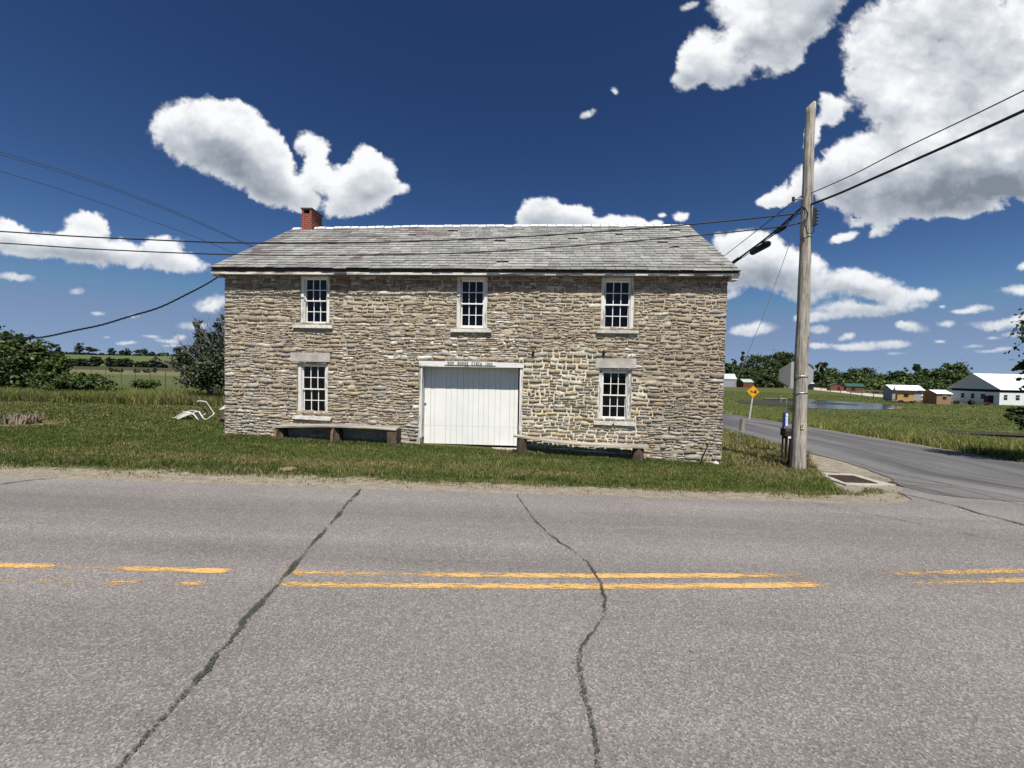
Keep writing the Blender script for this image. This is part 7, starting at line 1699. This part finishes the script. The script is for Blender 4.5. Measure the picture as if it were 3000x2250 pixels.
me = bpy.data.meshes.new('gravel_drive'); me.from_pydata(V, [], [(i, i+1, n+i+1, n+i) for i in range(n-1)]); me.materials.append(GRAV)
if me.polygons[0].normal.z < 0: me.flip_normals()
o = link(bpy.data.objects.new('gravel_drive', me)); o['kind'] = 'structure'
M, t, b, out = attr_mat('pond_water'); b.inputs['Base Color'].default_value = (0.030, 0.036, 0.030, 1); b.inputs['Roughness'].default_value = 0.10; b.inputs['Specular IOR Level'].default_value = 0.7
tcx = nd(t, 'ShaderNodeTexCoord'); bp = nd(t, 'ShaderNodeBump'); bp.inputs['Strength'].default_value = 0.25; bp.inputs['Distance'].default_value = .05; t.links.new(noise_(t, mapping(t, tcx.outputs['Object'], sc=(.6, 1.6, 1)), 1.8, 4, .6), bp.inputs['Height']); t.links.new(bp.outputs[0], b.inputs['Normal'])
wz = float(min(gz(x, y) for x, y in POND)); o = flat_poly('pond', POND, M, .05)
for v in o.data.vertices: v.co.z = max(gz(x_, y_) for x_, y_ in POND)+.05
# dark weed and mud along the near shore and in the shallow left part
mudm = simple('pond_mud_and_weed', (0.035, 0.036, 0.018), .95, var=.5, vscale=.8)
zz = max(gz(x_, y_) for x_, y_ in POND)+.058
for k, poly in enumerate(([(2152, 1176), (2230, 1172.5), (2330, 1176), (2370, 1180), (2350, 1186), (2290, 1187), (2215, 1186), (2170, 1182)], [(2375, 1178), (2440, 1181), (2515, 1186), (2522, 1189), (2450, 1187), (2380, 1183)])):
    P_ = mp(poly); import bmesh
    bm = bmesh.new(); bm.faces.new([bm.verts.new((x, y, zz)) for x, y in P_]); bmesh.ops.triangulate(bm, faces=bm.faces[:]); me = bpy.data.meshes.new('pond_weed'); bm.to_mesh(me); bm.free(); me.materials.append(mudm)
    if me.polygons[0].normal.z < 0: me.flip_normals()
    o = link(bpy.data.objects.new('pond_weed', me)); o['kind'] = 'structure'
# low wooden jetty in the pond
p = hit(2291, 1180); Yd = p.y; dk = thing('jetty', 'small grey wooden jetty frame standing in the pond', 'jetty', (p.x, Yd, zz))
mb = MB(); a = at(2282, 1172, Yd); b = at(2301, 1172, Yd); mb.box(a.x, b.x, Yd-.4, Yd+.6, zz+.75, zz+.86, PLANK); part('deck', mb.mesh('deck'), dk)
for px in (2283, 2300): mb = MB(); c = at(px, 1170, Yd); mb.tube([(c.x, Yd-.5, zz-.3), (c.x, Yd-.5, zz+(1.6 if px == 2283 else 1.0))], .07, PLANK, 6); part('post', mb.mesh('post'), dk)
for pa, pb in ((2244, 2282),):
    mb = MB(); a = at(pa, 1170, Yd+2); b = at(pb, 1172, Yd+2); mb.beam((a.x, Yd+2, zz+.7), (b.x, Yd+.5, zz+.75), .25, .1, PLANK); part('plank', mb.mesh('plank'), dk)
# fence posts along the drive
PW = simple('dark_wood_post', (0.10, 0.085, 0.07), .9); base_me = None; prev = None; mbw = MB()
fp = [(2170, 1133), (2205, 1134), (2241, 1136), (2274, 1136), (2370, 1141), (2405, 1144), (2433, 1148), (2462, 1153), (2492, 1157), (2525, 1160), (2559, 1163.5), (2596, 1167), (2632, 1170), (2676, 1173), (2727, 1178), (2763, 1181), (2845, 1186)]
for i, (x, y) in enumerate(fp):
    p = hit(x, y); 
    if base_me is None: mb = MB(); mb.tube([(0, 0, -.3), (0, 0, 1.45)], .10, PW, 6); base_me = mb.mesh('fence_post')
    o = bpy.data.objects.new('fence_post', base_me); o.location = p; tag(link(o), 'short dark wooden fence post along the gravel drive', 'fence post', 'fence posts along the gravel drive')
    if prev is not None and (p-prev).length < 60:
        for h in (.7, 1.25): mbw.tube([prev+Vector((0, 0, h)), p+Vector((0, 0, h))], .02, PW, 3, False)
    prev = p
o = link(bpy.data.objects.new('fence_wire', mbw.mesh('fence_wire'))); tag(o, 'thin fence wires strung between the dark posts along the gravel drive', 'fence')

# repeats that differ only by place say so: counted from the left
from collections import defaultdict
by = defaultdict(list)
for o in C.objects:
    if o.parent is None and 'label' in o and 'group' in o: by[(o['group'], o['label'])].append(o)
for k, L in by.items():
    if len(L) < 2: continue
    def sx__(o): d = Vector(o.location)-CAM; return d.dot(_r)/d.dot(_f)
    L.sort(key=sx__)
    for i, o in enumerate(L): o['label'] = o['label']+', '+ORD[i]+' from the left'
